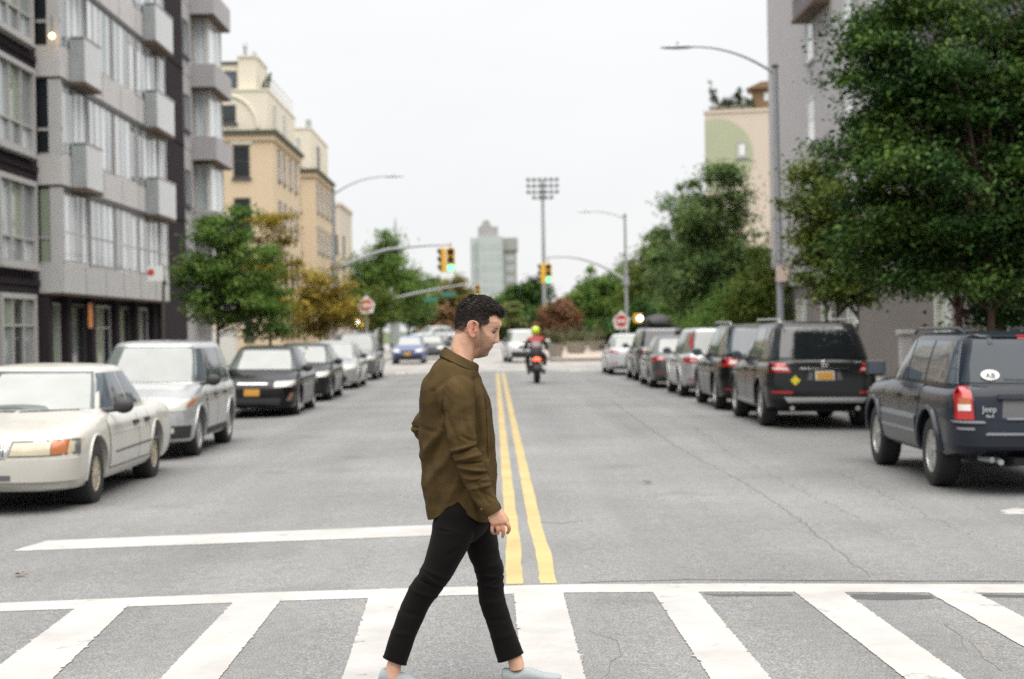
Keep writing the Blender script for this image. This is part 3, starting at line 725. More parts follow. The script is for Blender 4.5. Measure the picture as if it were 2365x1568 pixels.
spm.build('mast', STEEL, sp); MB().box(-1.2, 1.2, -0.3, 0.3, 0.5, 0.8).build('crossarm', STEEL, sp)
# ================================================================ vehicles
TYRE = mat('tyre_rubber', (0.018, 0.018, 0.018), 0.85, var=0.25, scale=20)
UNDER = mat('underbody', (0.012, 0.012, 0.012), 0.9)
PLASTIC = mat('black_plastic', (0.022, 0.022, 0.023), 0.6, var=0.2)
GREYPL = mat('grey_plastic', (0.09, 0.09, 0.092), 0.6, var=0.1)
CHROME = mat('chrome', (0.62, 0.62, 0.61), 0.18, metal=1.0, var=0.05)
ALLOY = mat('alloy_rim', (0.42, 0.42, 0.40), 0.35, metal=0.7, var=0.12)
ALLOYW = mat('dirty_rim', (0.42, 0.37, 0.28), 0.5, metal=0.3, var=0.2)
LENS = mat('headlamp_lens', (0.50, 0.49, 0.44), 0.12, var=0.2, scale=18, spec=0.8)
LENSY = mat('aged_headlamp_lens', (0.42, 0.37, 0.27), 0.2, var=0.2, scale=14, spec=0.6)
AMBER = mat('amber_lens', (0.34, 0.105, 0.03), 0.2, var=0.15, scale=20)
REDL = mat('red_lens', (0.36, 0.008, 0.010), 0.15, var=0.25, scale=25, spec=0.7)
CLEAR = mat('clear_lens', (0.62, 0.55, 0.52), 0.15, var=0.15, scale=20, spec=0.7)
PLATE = mat('gold_plate', (0.52, 0.26, 0.03), 0.5, var=0.18, scale=30)
WPLATE = mat('white_plate', (0.62, 0.62, 0.60), 0.5, var=0.1, scale=30)
GLASS_C = mat('car_glass_pale', (0.10, 0.115, 0.105), 0.05, var=0.5, scale=2.5, ior=1.85, spec=0.5)
GLASS_D = mat('car_glass_dark', (0.012, 0.014, 0.016), 0.03, var=0.2, scale=2, ior=1.6, spec=0.5)
GLASS_B = mat('car_glass_blue', (0.05, 0.065, 0.08), 0.05, var=0.2, scale=2, ior=1.65, spec=0.5)
STICK = mat('white_sticker', (0.66, 0.66, 0.64), 0.5, var=0.03)
STEXT = mat('sticker_ink', (0.05, 0.055, 0.055), 0.6)
def paint(name, col, metal=0.0, rough=0.32, coat=0.6):
    dark = max(col) < .04
    return mat('paint_' + name, col, rough, metal=metal, var=0.05, scale=2.0, coat=.06 if dark else coat, spec=.24 if dark else .5)
P_WHITE = paint('cream_white', (0.45, 0.435, 0.39)); P_SILVER = paint('silver', (0.40, 0.41, 0.41), 0.45, 0.3)
P_BLACK = paint('black', (0.006, 0.006, 0.007), rough=0.16); P_CHAR = paint('charcoal', (0.016, 0.017, 0.018), rough=0.18)
P_BLUEB = paint('slate_blue_black', (0.016, 0.020, 0.029), rough=0.2); P_GREY = paint('mid_grey', (0.13, 0.135, 0.14), 0.3, 0.3)
P_BLUE = paint('blue', (0.07, 0.10, 0.24)); P_PURE = paint('white', (0.50, 0.51, 0.52)); P_DGREY = paint('dark_grey', (0.06, 0.062, 0.064), 0.2, 0.28)

def interp(tab, x):
    xs = [t[0] for t in tab]; ys = [t[1] for t in tab]
    return float(np.interp(x, xs, ys))

SECT = [(0, 0), (.55, 0), (.84, .004), (.935, .045), (.972, .13), (.988, .25), (.998, .40), (1.0, .52), (.994, .64), (.982, .75), (.962, .845), (.93, .915), (.88, .962), (.80, .988), (.62, 1.0), (.32, 1.0), (0, 1.0)]
def car_body(sp):
    """closed loft of the lower body. Local frame: +Y is the front, the nose at y = L/2, wheels on z = 0"""
    L, W = sp['L'], sp['W']
    ts = [0, .012, .03, .06, .10, .16, .24, .34, .46]
    inner = list(np.linspace(.6, L - .6, 38))
    ts = ts + inner + [L - t for t in reversed(ts)]
    pf, pr = sp.get('pf', 4.2), sp.get('pr', 5.0)
    rings = []
    for t in ts:
        zt, zb = interp(sp['top'], t), interp(sp['bot'], t)
        q = (t / (L/2)) - 1
        p = pf if q < 0 else pr
        w = W/2 * max(0.02, 1 - min(0.9999, abs(q)) ** (p*3.2)) ** (1/ (p*0.9))
        w *= 1 - sp.get('taper', 0.05) * (abs(q) ** 4)
        cr = sp.get('crown', 0.03)
        half = []
        for (a, b) in SECT:
            z = zb + (zt - zb) * b
            if b >= 0.988: z += cr * (1 - a*a)
            half.append((a * w, z))
        ring = [(x, L/2 - t, z) for x, z in half] + [(-x, L/2 - t, z) for x, z in reversed(half[1:-1])]
        rings.append(ring)
    mb = MB(); mb.rings(rings); return mb

def greenhouse(sp):
    g = sp['gh']; L = sp['L']
    prof = [(0, 0, 0), (.2, .19, 0), (.4, .39, 0), (.6, .59, .002), (.75, .75, .006), (.86, .87, .014), (.93, .94, .03), (.975, .985, .06), (1.0, 1.0, .11)]
    n = 56; rings = []
    for s, zz, inset in prof:
        z = g['zb'] + (g['zr'] - g['zb']) * zz - 0.02 * (1 - s)
        f = L/2 - (g['f0'] + (g['f1'] - g['f0']) * s) - inset * 0.8
        r = L/2 - (g['r0'] + (g['r1'] - g['r0']) * s) + inset * 0.8
        w = g['w0'] + (g['w1'] - g['w0']) * s ** 1.35 - inset * 0.55
        yc, hl, e = (f + r) / 2, (f - r) / 2, g.get('n', 5.5)
        ring = []
        for k in range(n):
            a = 2*PI*(k + 0.5)/n; c, q = math.cos(a), math.sin(a)
            ring.append((w * math.copysign(abs(c) ** (2/e), c), yc + hl * math.copysign(abs(q) ** (2/e), q), z))
        rings.append(ring)
    last = rings[-1]; cy = sum(p[1] for p in last) / n
    for k, up_ in ((.82, .014), (.55, .024), (.25, .03)):
        rings.append([(p[0]*k, cy + (p[1]-cy)*k, p[2] + up_) for p in last])
    mb = MB(); mb.rings(rings); return mb

def patch_mesh(bvh, corners, view, off=0.006, thick=0.02, nu=8, nv=5, side=1, far=.30):
    """four corners in the view's plane projected on the car's skin, with a rim that goes back into it"""
    A, B, C_, D = [np.array(c, float) for c in corners]
    V, H = [], []
    for j in range(nv + 1):
        for i in range(nu + 1):
            u, v = i/nu, j/nv
            p = (A*(1-u)+B*u)*(1-v) + (D*(1-u)+C_*u)*v
            if view == 'F': o, d = Vector((p[0], 8, p[1])), Vector((0, -1, 0))
            elif view == 'R': o, d = Vector((p[0], -8, p[1])), Vector((0, 1, 0))
            elif view == 'T': o, d = Vector((p[0], p[1], 8)), Vector((0, 0, -1))
            else: o, d = Vector((8*side, p[0], p[1])), Vector((-side, 0, 0))
            hit = bvh.ray_cast(o, d)
            H.append((hit[0], hit[1], o, d))
    good = [(h[3].dot(h[0] - h[2])) for h in H if h[0] is not None]
    if not good: return None
    med = sorted(good)[len(good)//2]
    pts, back = [], []
    for hp, hn, o, d in H:
        dist = d.dot(hp - o) if hp is not None else med
        if dist > med + far: dist = med + far
        q = o + d * (dist - off); pts.append(q); back.append(q + d * (off + thick))
    F = [(j*(nu+1)+i, j*(nu+1)+i+1, (j+1)*(nu+1)+i+1, (j+1)*(nu+1)+i) for j in range(nv) for i in range(nu)]
    n = len(pts); rim = [i for i in range(nu+1)] + [(j)*(nu+1)+nu for j in range(1, nv+1)] + [nv*(nu+1)+i for i in range(nu-1, -1, -1)] + [j*(nu+1) for j in range(nv-1, 0, -1)]
    for a, b in zip(rim, rim[1:] + rim[:1]): F.append((a, b, n+b, n+a))
    mb = MB(); mb.add(pts + back, F); return mb

WHEEL_CACHE = {}
def wheel_meshes(wr, tw, style, rimmat):
    key = (round(wr, 3), round(tw, 3), style, rimmat.name)
    if key in WHEEL_CACHE: return WHEEL_CACHE[key]
    rr = wr * (0.62 if style != 'small' else 0.56)
    h = tw / 2
    t = MB(); t.lathe([(rr*0.98, -h*.8), (rr*1.05, -h), (wr*.93, -h), (wr*.985, -h*.82), (wr, -h*.45), (wr*1.0, h*.45), (wr*.985, h*.82), (wr*.93, h), (rr*1.05, h), (rr*.98, h*.8)], 40, axis='x', caps=False)
    me_t = t.mesh('tyre'); me_t.materials.append(TYRE); me_t.polygons.foreach_set('use_smooth', [True]*len(me_t.polygons)); me_t.set_sharp_from_angle(angle=R(50))
    r = MB()
    for sgn in (1, -1):
        r.lathe([(rr*.99, sgn*h*.93), (rr*.93, sgn*h*.93), (rr*.88, sgn*h*.55), (rr*.86, sgn*h*.1)], 32, axis='x', caps=False)
        r.cur = 1
        r.lathe([(rr*.9, sgn*h*.30), (0.02, sgn*h*.32)], 24, axis='x', caps=False)
        r.cur = 0
        ns = {'ten': 10, 'five': 5, 'seven': 7, 'small': 12}[style]; sw = {'ten': .05, 'five': .13, 'seven': .075, 'small': .05}[style]*rr/.22*.22/0.22
        for k in range(ns):
            a = 2*PI*k/ns; ca, sa = math.cos(a), math.sin(a)
            def pt(rad, off, x): return (x, rad*ca - off*sa, rad*sa + off*ca)
            w1, w2 = sw*.5*rr/.25, sw*.72*rr/.25
            x1, x2 = sgn*h*.88, sgn*h*.45
            vs = [pt(.03, -w1, x1), pt(.03, w1, x1), pt(rr*.92, w2, x1*.98), pt(rr*.92, -w2, x1*.98), pt(.03, -w1, x2), pt(.03, w1, x2), pt(rr*.92, w2, x2), pt(rr*.92, -w2, x2)]
            r.add(vs, [(0,1,2,3), (7,6,5,4), (0,4,5,1), (1,5,6,2), (2,6,7,3), (3,7,4,0)])
        r.lathe([(rr*.26, sgn*h*.5), (rr*.26, sgn*h*.92), (rr*.16, sgn*h*1.0), (0.004, sgn*h*1.0)], 16, axis='x', caps=False)
    me_r = r.mesh('rim'); me_r.materials.append(rimmat); me_r.materials.append(PLASTIC); me_r.polygons.foreach_set('material_index', r.mi)
    WHEEL_CACHE[key] = (me_t, me_r); return me_t, me_r

def boolean_cut(mb, cuts):
    me = mb.mesh('body')
    bm = bmesh.new(); bm.from_mesh(me); bmesh.ops.recalc_face_normals(bm, faces=bm.faces); bm.to_mesh(me); bm.free()
    me.polygons.foreach_set('use_smooth', [True]*len(me.polygons))
    o = bpy.data.objects.new('tmp', me); COL.objects.link(o); tmp = []
    for c in cuts:
        cm = c.mesh('cut'); bm = bmesh.new(); bm.from_mesh(cm); bmesh.ops.recalc_face_normals(bm, faces=bm.faces); bm.to_mesh(cm); bm.free()
        co = bpy.data.objects.new('cut', cm); COL.objects.link(co); tmp.append(co)
        md = o.modifiers.new('b', 'BOOLEAN'); md.operation = 'DIFFERENCE'; md.object = co; md.solver = 'EXACT'
    dg = bpy.context.evaluated_depsgraph_get(); ev = o.evaluated_get(dg)
    out = bpy.data.meshes.new_from_object(ev)
    for q in tmp + [o]: bpy.data.objects.remove(q)
    return out

def make_car(sp, label, loc, rz, name='parked_car', cat='car', group='cars parked along the kerb', lean=0.0):
    L, W, wr, tw = sp['L'], sp['W'], sp['wr'], sp.get('tw', .215)
    root = thing(name, label, cat, loc, rz, group)
    root.rotation_euler = (0, lean, rz)
    g = sp['gh']; pm = sp['paint']
    bmb = car_body(sp); gmb = greenhouse(sp)
    bm_v = [Vector(v) for v in bmb.v] + [Vector(v) for v in gmb.v]
    off_ = len(bmb.v)
    bvh = BVHTree.FromPolygons(bm_v, bmb.f + [tuple(i + off_ for i in f) for f in gmb.f])
    yF, yR = L/2 - sp['fo'], L/2 - sp['fo'] - sp['wb']
    ar = wr * sp.get('arch', 1.14)
    cuts = []
    for y in (yF, yR):
        c = MB(); c.lathe([(ar, -W), (ar, W)], 40, axis='x', c=(0, y, wr + 0.02)); cuts.append(c)
    me = boolean_cut(bmb, cuts)
    me.name = 'body'; me.set_sharp_from_angle(angle=R(38))
    body = link_mesh('body', me, pm, root)
    gm = gmb.build('cabin', pm, root, smooth=60)
    MB().box(-W*.36, W*.36, -L*.44, L*.44, sp.get('clear', .2) + .02, sp.get('clear', .2) + .34).build('underbody', UNDER, root)
    # wheels
    mt, mr = wheel_meshes(wr, tw, sp.get('rim', 'ten'), sp.get('rimmat', ALLOY))
    tr = W/2 - tw/2 - 0.035
    for y in (yF, yR):
        for s in (1, -1):
            w = empty('wheel', (s*tr, y, wr), 0, root)
            for nm, mm in (('tyre', mt), ('rim', mr)):
                o = bpy.data.objects.new(nm, mm); COL.objects.link(o); o.parent = w
    # wheel arch lips
    for y in (yF, yR):
        for s in (1, -1):
            pts = []
            for a in np.linspace(R(-8), R(188), 22):
                yy, zz = y + ar*1.03*math.cos(a), wr + .02 + ar*1.03*math.sin(a)
                h = bvh.ray_cast(Vector((8*s, yy, zz)), Vector((-s, 0, 0)))
                if h[0] is not None and abs(h[0].x) > W*.36: pts.append(h[0])
            if len(pts) > 4:
                MB().tube(pts, sp.get('lip', .016), 6).build('wheel_arch', sp.get('lipmat', pm), root, smooth=60)
    def P(nm, corners, view, m, both=True, par=None, off=.006, thick=.02, nu=8, nv=5, far=.30):
        outs = []
        sides = (1, -1) if both else (1,)
        for s in sides:
            cs = [(x*s, z) for x, z in corners] if view in 'FRT' else corners
            q = patch_mesh(bvh, cs, view, off, thick, nu, nv, s, far)
            if q is None: continue
            outs.append(q.build(nm, m, par or root, smooth=50, fix=True))
        return outs
    Y = lambda t: L/2 - t
    # glass, laid out from the pillars
    zb, zr = g['zb'], g['zr']; H = zr - zb
    def fy(s): return g['f0'] + (g['f1'] - g['f0']) * s
    def ry(s): return g['r0'] + (g['r1'] - g['r0']) * s
    def ww(s): return g['w0'] + (g['w1'] - g['w0']) * s ** 1.35
    lo_, hi_ = sp.get('glo', .07), sp.get('ghi', .86)
    zl, zh = zb + H*lo_ , zb + H*hi_
    gw = sp.get('wglass', GLASS_C); gs = sp.get('sglass', GLASS_C)
    P('windscreen', [(-ww(lo_)+.10, zl), (ww(lo_)-.10, zl), (ww(hi_)-.09, zb+H*.90), (-ww(hi_)+.09, zb+H*.90)], 'F', gw, both=False, nu=44, nv=12, off=.012, far=.6)
    P('rear_window', [(-ww(lo_)+.07, zl + sp.get('rlo', .02)), (ww(lo_)-.07, zl + sp.get('rlo', .02)), (ww(hi_)-.09, zb+H*.90), (-ww(hi_)+.09, zb+H*.90)], 'R', sp.get('rglass', gs), both=False, nu=44, nv=12, off=.012, far=.6)
    tb = sp['tb']; td = sp.get('td'); ip = sp.get('ipil', .13); rp = sp.get('rpil', .16)
    P('side_window', [(Y(fy(lo_)+ip+.06), zl), (Y(tb-.035), zl), (Y(tb-.035), zh), (Y(fy(hi_)+ip), zh)], 'S', gs)
    if td:
        P('side_window', [(Y(tb+.035), zl), (Y(td-.035), zl), (Y(td-.035), zh), (Y(tb+.035), zh)], 'S', gs)
        P('side_window', [(Y(td+.05), zl), (Y(ry(lo_)-rp), zl), (Y(ry(hi_)-rp), zh), (Y(td+.05), zh)], 'S', sp.get('qglass', gs))
    else:
        P('side_window', [(Y(tb+.035), zl), (Y(ry(lo_)-rp), zl), (Y(ry(hi_)-rp), zh), (Y(tb+.035), zh)], 'S', gs)
    # doors with handles
    zs = sp.get('zsill', .34); zd = zb - .015
    t1 = sp['fo'] + wr*1.28 + .06; t3 = sp['fo'] + sp['wb'] - wr*1.22; te = (td or ry(0)-rp) 
    for i, (a, b) in enumerate([(t1, tb-.006), (tb+.006, min(t3, te) )]):
        for d in P('door', [(Y(a), zs), (Y(b), zs), (Y(b if i == 0 else max(b, te-.06)), zd), (Y(a), zd)], 'S', pm, off=.005, nu=14, nv=8):
            s = 1 if d.data.vertices[0].co.x > 0 else -1
            q = patch_mesh(bvh, [(Y(b-.26), zd-.17), (Y(b-.06), zd-.17), (Y(b-.06), zd-.13), (Y(b-.26), zd-.13)], 'S', .035, .03, 3, 2, s)
            if q: q.build('handle', sp.get('handle', PLASTIC), d, smooth=50, fix=True)
    # shut lines
    GAP = PLASTIC
    for tq in (t1, tb, min(t3, te)):
        P('door_gap', [(Y(tq-.006), zs), (Y(tq+.006), zs), (Y(tq+.006), zd), (Y(tq-.006), zd)], 'S', GAP, off=.0065, thick=.004, nu=1, nv=8)
    P('door_gap', [(Y(t1), zs-.012), (Y(min(t3, te)), zs-.012), (Y(min(t3, te)), zs), (Y(t1), zs)], 'S', GAP, off=.0065, thick=.004, nu=12, nv=1)
    # mirrors
    for s in ((1, -1) if not sp.get('nomirror') else ()):
        xm, ym, zm = s*(W/2 + .06), Y(fy(.1) + .30), zb + .06
        m = MB(); m.ell((xm, ym, zm), (.115, .065, .085), 14, 8); o = m.build('mirror', sp.get('mirror', PLASTIC), root, smooth=180)
        MB().tube([(s*(ww(.1)-.04), ym-.02, zm-.06), (xm, ym, zm-.03)], .03, 6).build('mirror_arm', PLASTIC, o)
        MB().lathe([(.001, 0), (.075, 0)], 14, axis='y', c=(xm, ym-.062, zm), caps=False).build('mirror_glass', GLASS_B, o)
    for it in sp.get('extra', []): P(*it[:4], **(it[4] if len(it) > 4 else {}))
    for it in sp.get('more', []): it(root, bvh)
    return root

def generic_front(sp, zlamp=.68, hlamp=.13, plate=True):
    W = sp['W']; a = W/2
    e = [('headlight', [(a*.50, zlamp-hlamp/2), (a*.93, zlamp-hlamp*.3), (a*.93, zlamp+hlamp*.65), (a*.50, zlamp+hlamp/2)], 'F', LENS, dict(off=.012)),
         ('grille', [(-a*.44, zlamp-hlamp*.6), (a*.44, zlamp-hlamp*.6), (a*.46, zlamp+hlamp*.5), (-a*.46, zlamp+hlamp*.5)], 'F', PLASTIC, dict(both=False)),
         ('lower_grille', [(-a*.62, .27), (a*.62, .27), (a*.66, .42), (-a*.66, .42)], 'F', PLASTIC, dict(both=False))]
    if plate: e.append(('plate', [(-.16, .46), (.16, .46), (.16, .60), (-.16, .60)], 'F', PLATE, dict(both=False, off=.02)))
    return e
def generic_rear(sp, zl=.85, hl=.16, plate=PLATE, zp=.72):
    a = sp['W']/2
    return [('tail_light', [(a*.60, zl-hl/2), (a*.95, zl-hl/2), (a*.95, zl+hl/2), (a*.62, zl+hl/2)], 'R', REDL, dict(off=.012)),
            ('reverse_lamp', [(a*.64, zl-hl*.2), (a*.80, zl-hl*.2), (a*.80, zl+hl*.12), (a*.64, zl+hl*.12)], 'R', CLEAR, dict(off=.018)),
            ('plate', [(-.16, zp-.07), (.16, zp-.07), (.16, zp+.07), (-.16, zp+.07)], 'R', plate, dict(both=False, off=.02)),
            ('rear_bumper', [(-a*.9, .36), (a*.9, .36), (a*.92, .50), (-a*.92, .50)], 'R', sp['paint'], dict(both=False, off=.05, thick=.06, nu=16)),
            ('reflector', [(a*.66, .44), (a*.86, .44), (a*.86, .47), (a*.66, .47)], 'R', REDL, dict(off=.058))]
def sedan(paint_, **k):
    s = dict(L=4.7, W=1.80, wb=2.7, fo=.92, wr=.325, paint=paint_, clear=.18, tb=2.45,
             top=[(0, .46), (.012, .56), (.05, .66), (.2, .74), (.6, .83), (1.25, .935), (1.5, .955), (3.6, .965), (4.0, .975), (4.4, .965), (4.58, .93), (4.66, .84), (4.688, .72), (4.70, .60)],
             bot=[(0, .30), (.1, .20), (.6, .18), (4.0, .18), (4.55, .24), (4.7, .34)],
             gh=dict(f0=1.28, f1=2.12, r1=3.35, r0=4.18, zb=.95, zr=1.46, w0=.80, w1=.60), rimmat=ALLOY)
    s.update(k); return s
def suv(paint_, **k):
    s = dict(L=4.6, W=1.84, wb=2.64, fo=.90, wr=.35, paint=paint_, clear=.22, tb=2.30, td=3.22,
             top=[(0, .55), (.012, .66), (.05, .80), (.15, .90), (.6, .98), (1.15, 1.05), (1.4, 1.07), (4.2, 1.09), (4.45, 1.08), (4.54, 1.0), (4.58, .85), (4.6, .62)],
             bot=[(0, .36), (.1, .26), (.6, .23), (4.0, .23), (4.45, .30), (4.6, .42)],
             gh=dict(f0=1.18, f1=1.95, r1=4.15, r0=4.50, zb=1.05, zr=1.68, w0=.83, w1=.66), rpil=.22, rim='five')
    s.update(k); return s
def rails(zr, y0, y1, x, m=ALLOY):
    def f(root, bvh):
        for s in (1, -1):
            MB().tube([(s*x, y0, zr-.02), (s*x, y0-.12, zr+.055), (s*x, y1+.12, zr+.055), (s*x, y1, zr-.02)], .018, 6).build('roof_rail', m, root, smooth=60)
    return f
LX, RX = -4.15, 4.56         # road-side flanks of the two rows
def left_car(sp, label, yfront, dx=0.0, **k):      # faces the camera; yfront = its front bumper
    x = LX - sp['W']/2 + dx; return make_car(sp, label, (x, yfront + sp['L']/2, gz(x) + .004), PI, lean=-.016, **k)
def right_car(sp, label, yrear, dx=0.0, **k):      # seen from behind; yrear = its rear bumper
    x = RX + sp['W']/2 + dx; return make_car(sp, label, (x, yrear + sp['L']/2, gz(x) + .004), 0.0, lean=.016, **k)

# ---- old cream white saloon, nearest on the left
gm = sedan(P_WHITE, L=5.38, W=1.98, wb=2.91, fo=1.02, wr=.335, tw=.225, tb=2.92, pf=4.6, rim='small', rimmat=ALLOYW, sglass=GLASS_B, mirror=PLASTIC, zsill=.36,
    top=[(0, .50), (.012, .585), (.035, .66), (.10, .735), (.35, .81), (.8, .88), (1.4, .955), (1.6, .965), (4.0, .96), (4.3, .975), (5.0, .95), (5.28, .90), (5.35, .78), (5.38, .62)],
    bot=[(0, .30), (.06, .24), (.5, .215), (4.6, .215), (5.25, .27), (5.38, .36)],
    gh=dict(f0=1.46, f1=2.30, r1=3.55, r0=4.30, zb=.955, zr=1.44, w0=.86, w1=.655, n=5.0))
a = gm['W']/2
gm['extra'] = [('lamp_surround', [(.31, .585), (.945, .60), (.945, .755), (.34, .745)], 'F', GREYPL, dict(off=.004, nu=14)), ('headlight', [(.33, .60), (.72, .605), (.72, .735), (.36, .725)], 'F', LENSY, dict(off=.014)),
    ('turn_signal', [(.725, .605), (.86, .615), (.86, .745), (.725, .737)], 'F', AMBER, dict(off=.012)),
    ('side_marker', [(.862, .617), (.935, .63), (.935, .745), (.862, .745)], 'F', LENSY, dict(off=.01)),
    ('grille', [(-.29, .575), (.29, .575), (.31, .745), (-.31, .745)], 'F', CHROME, dict(both=False, off=.02)),
    ('bumper', [(-.93, .34), (.93, .34), (.955, .565), (-.955, .565)], 'F', P_WHITE, dict(both=False, off=.055, thick=.08, nu=26, nv=6)),
    ('bumper_vent', [(.14, .355), (.36, .355), (.36, .41), (.14, .41)], 'F', GREYPL, dict(off=.058, thick=.01)),
    ('bumper_scuff', [(.64, .50), (.70, .495), (.715, .53), (.66, .535)], 'F', PLASTIC, dict(both=False, off=.060, thick=.01, nu=3, nv=2)),
    ('bumper_scuff', [(.70, .535), (.90, .545), (.90, .553), (.70, .543)], 'F', GREYPL, dict(both=False, off=.060, thick=.01, nu=8, nv=1)),
    ('side_moulding', [(2.69-1.75, .505), (2.69-4.0, .515), (2.69-4.0, .535), (2.69-1.75, .525)], 'S', GREYPL, dict(off=.011, nu=20, nv=1)),
    ('wiper', [(-.62, .985), (-.05, .972), (-.05, .982), (-.62, .995)], 'F', PLASTIC, dict(both=False, off=.02, nu=6, nv=1)),
    ('wiper', [(.0, .972), (.62, .978), (.62, .99), (.0, .984)], 'F', PLASTIC, dict(both=False, off=.02, nu=6, nv=1)),
    ('inspection_sticker', [(.42, 1.0), (.54, 1.0), (.53, 1.045), (.42, 1.045)], 'F', STICK, dict(both=False, off=.009, thick=.002, nu=2, nv=2))] 
def grille_bars(root, bvh):
    mb = MB()
    for k in range(19):
        x = -.27 + k*.03; q = patch_mesh(bvh, [(x-.008, .588), (x+.008, .588), (x+.008, .735), (x-.008, .735)], 'F', .027, .02, 1, 8)
        if q: q.build('grille_bar', PLASTIC, root, fix=True)
gm['more'] = [grille_bars]
left_car(gm, 'old cream white saloon with scuffed bumper, nearest parked car on the left', 16.05, -.06, name='parked_saloon')
# ---- silver crossover behind it
fo_ = suv(P_SILVER, L=4.56, W=1.80, H=1.70, wb=2.615, fo=.93, wr=.345, rim='five', sglass=GLASS_B, wglass=GLASS_C,
    top=[(0, .52), (.012, .64), (.05, .76), (.15, .86), (.6, .965), (1.15, 1.04), (1.35, 1.06), (4.2, 1.08), (4.42, 1.06), (4.5, .98), (4.55, .8), (4.56, .62)],
    gh=dict(f0=1.13, f1=1.92, r1=4.10, r0=4.46, zb=1.045, zr=1.66, w0=.825, w1=.655), tb=2.28, td=3.2, mirror=PLASTIC)
fo_['extra'] = [('headlight', [(.46, .70), (.80, .715), (.84, .88), (.50, .82)], 'F', LENS, dict(off=.014)),
    ('turn_signal', [(.80, .76), (.855, .775), (.865, .875), (.83, .87)], 'F', AMBER, dict(off=.013)),
    ('grille', [(-.42, .66), (.42, .66), (.45, .80), (-.45, .80)], 'F', PLASTIC, dict(both=False)), ('grille_bar', [(-.42, .72), (.42, .72), (.43, .745), (-.43, .745)], 'F', CHROME, dict(both=False, off=.018)),
    ('lower_bumper', [(-.84, .32), (.84, .32), (.86, .50), (-.86, .50)], 'F', PLASTIC, dict(both=False, off=.016, nu=18)),
    ('fog_lamp', [(.55, .40), (.66, .40), (.66, .47), (.55, .47)], 'F', LENS, dict(off=.022)),
    ('sill_guard', [(2.28-1.35, .30), (2.28-3.15, .30), (2.28-3.15, .40), (2.28-1.35, .40)], 'S', PLASTIC, dict(off=.012, nu=12, nv=2)),
    ('inspection_sticker', [(.44, 1.10), (.56, 1.10), (.55, 1.16), (.44, 1.16)], 'F', STICK, dict(both=False, off=.009, thick=.002, nu=2, nv=2)),
    ('inspection_sticker', [(-.06, 1.50), (.03, 1.50), (.03, 1.56), (-.06, 1.56)], 'F', STICK, dict(both=False, off=.009, thick=.002, nu=2, nv=2))]
left_car(fo_, 'silver crossover with dark lower bumper, second car from the front on the left', 22.5, -.13, name='parked_crossover')
# ---- black saloon with gold plate
cam_ = sedan(P_BLACK, L=4.8, W=1.82, wb=2.77, fo=.95, sglass=GLASS_B)
cam_['extra'] = generic_front(cam_, .70, .12) + [('grille_bar', [(-.30, .70), (.30, .70), (.32, .735), (-.32, .735)], 'F', CHROME, dict(both=False, off=.02)), ('fog_trim', [(.70, .36), (.80, .36), (.84, .52), (.78, .52)], 'F', mat('copper_trim', (.20, .11, .08), .5), dict(off=.02))]
left_car(cam_, 'glossy black saloon with gold front plate, third car on the left', 33.4, name='parked_saloon')
s4 = sedan(P_CHAR, L=4.55, W=1.78, fo=.88, wb=2.65, sglass=GLASS_C); s4['extra'] = generic_front(s4, .70, .13, plate=False)
left_car(s4, 'dark charcoal saloon without front plate, fourth car on the left', 40.4, name='parked_saloon')
s5 = sedan(P_SILVER, L=4.6, W=1.80); s5['extra'] = generic_front(s5, .69, .13, plate=False)
left_car(s5, 'pale silver saloon, fifth car on the left, before the grey crossover', 48.6, name='parked_saloon')
s6 = suv(P_GREY, L=4.5); s6['extra'] = generic_front(s6, .80, .14, plate=False)
left_car(s6, 'grey crossover, last parked car on the left before the junction', 56.8, name='parked_crossover')
s7 = sedan(P_BLUE, L=4.5, W=1.78); s7['extra'] = generic_front(s7, .69, .13) + [('bumper_insert', [(-.8, .24), (.8, .24), (.82, .50), (-.82, .50)], 'F', PLASTIC, dict(both=False, off=.014, nu=16))]
x7 = at(941, 820, 84).x
make_car(s7, 'blue saloon with gold plate facing us across the junction on the left', (x7, 84 + 2.25, -.10), PI, name='waiting_saloon', group='cars beyond the junction')
s8 = sedan(P_DGREY, L=4.5); s8['extra'] = generic_front(s8, .69, .13, plate=False)
make_car(s8, 'dark grey saloon parked right behind the blue saloon beyond the junction', (at(993, 815, 96).x, 96 + 2.25, -.10), PI, name='waiting_saloon', group='cars beyond the junction')
s9 = suv(P_PURE, L=4.9, W=1.95, gh=dict(f0=1.1, f1=2.0, r1=4.0, r0=4.75, zb=1.05, zr=1.62, w0=.86, w1=.66)); s9['extra'] = generic_front(s9, .80, .14, plate=False)
make_car(s9, 'white hatchback seen partly from the side far down the left kerb, behind the blue saloon', (at(1001, 800, 140).x, 140, .32), PI - .75, name='parked_hatchback', group='cars beyond the junction')
s10 = suv(P_PURE, L=4.9, W=1.92); s10['extra'] = generic_front(s10, .82, .15, plate=False) + [('bumper_insert', [(-.8, .28), (.8, .28), (.82, .58), (-.82, .58)], 'F', PLASTIC, dict(both=False, off=.014, nu=16))]
make_car(s10, 'white van facing us at the junction, partly hidden by the motorcyclist', (at(1208, 820, 83).x, 85, -.10), PI + .08, name='waiting_van', cat='van', group='cars beyond the junction')

TRIML = mat('satin_grey_trim', (.19, .20, .215), .35, var=.1)
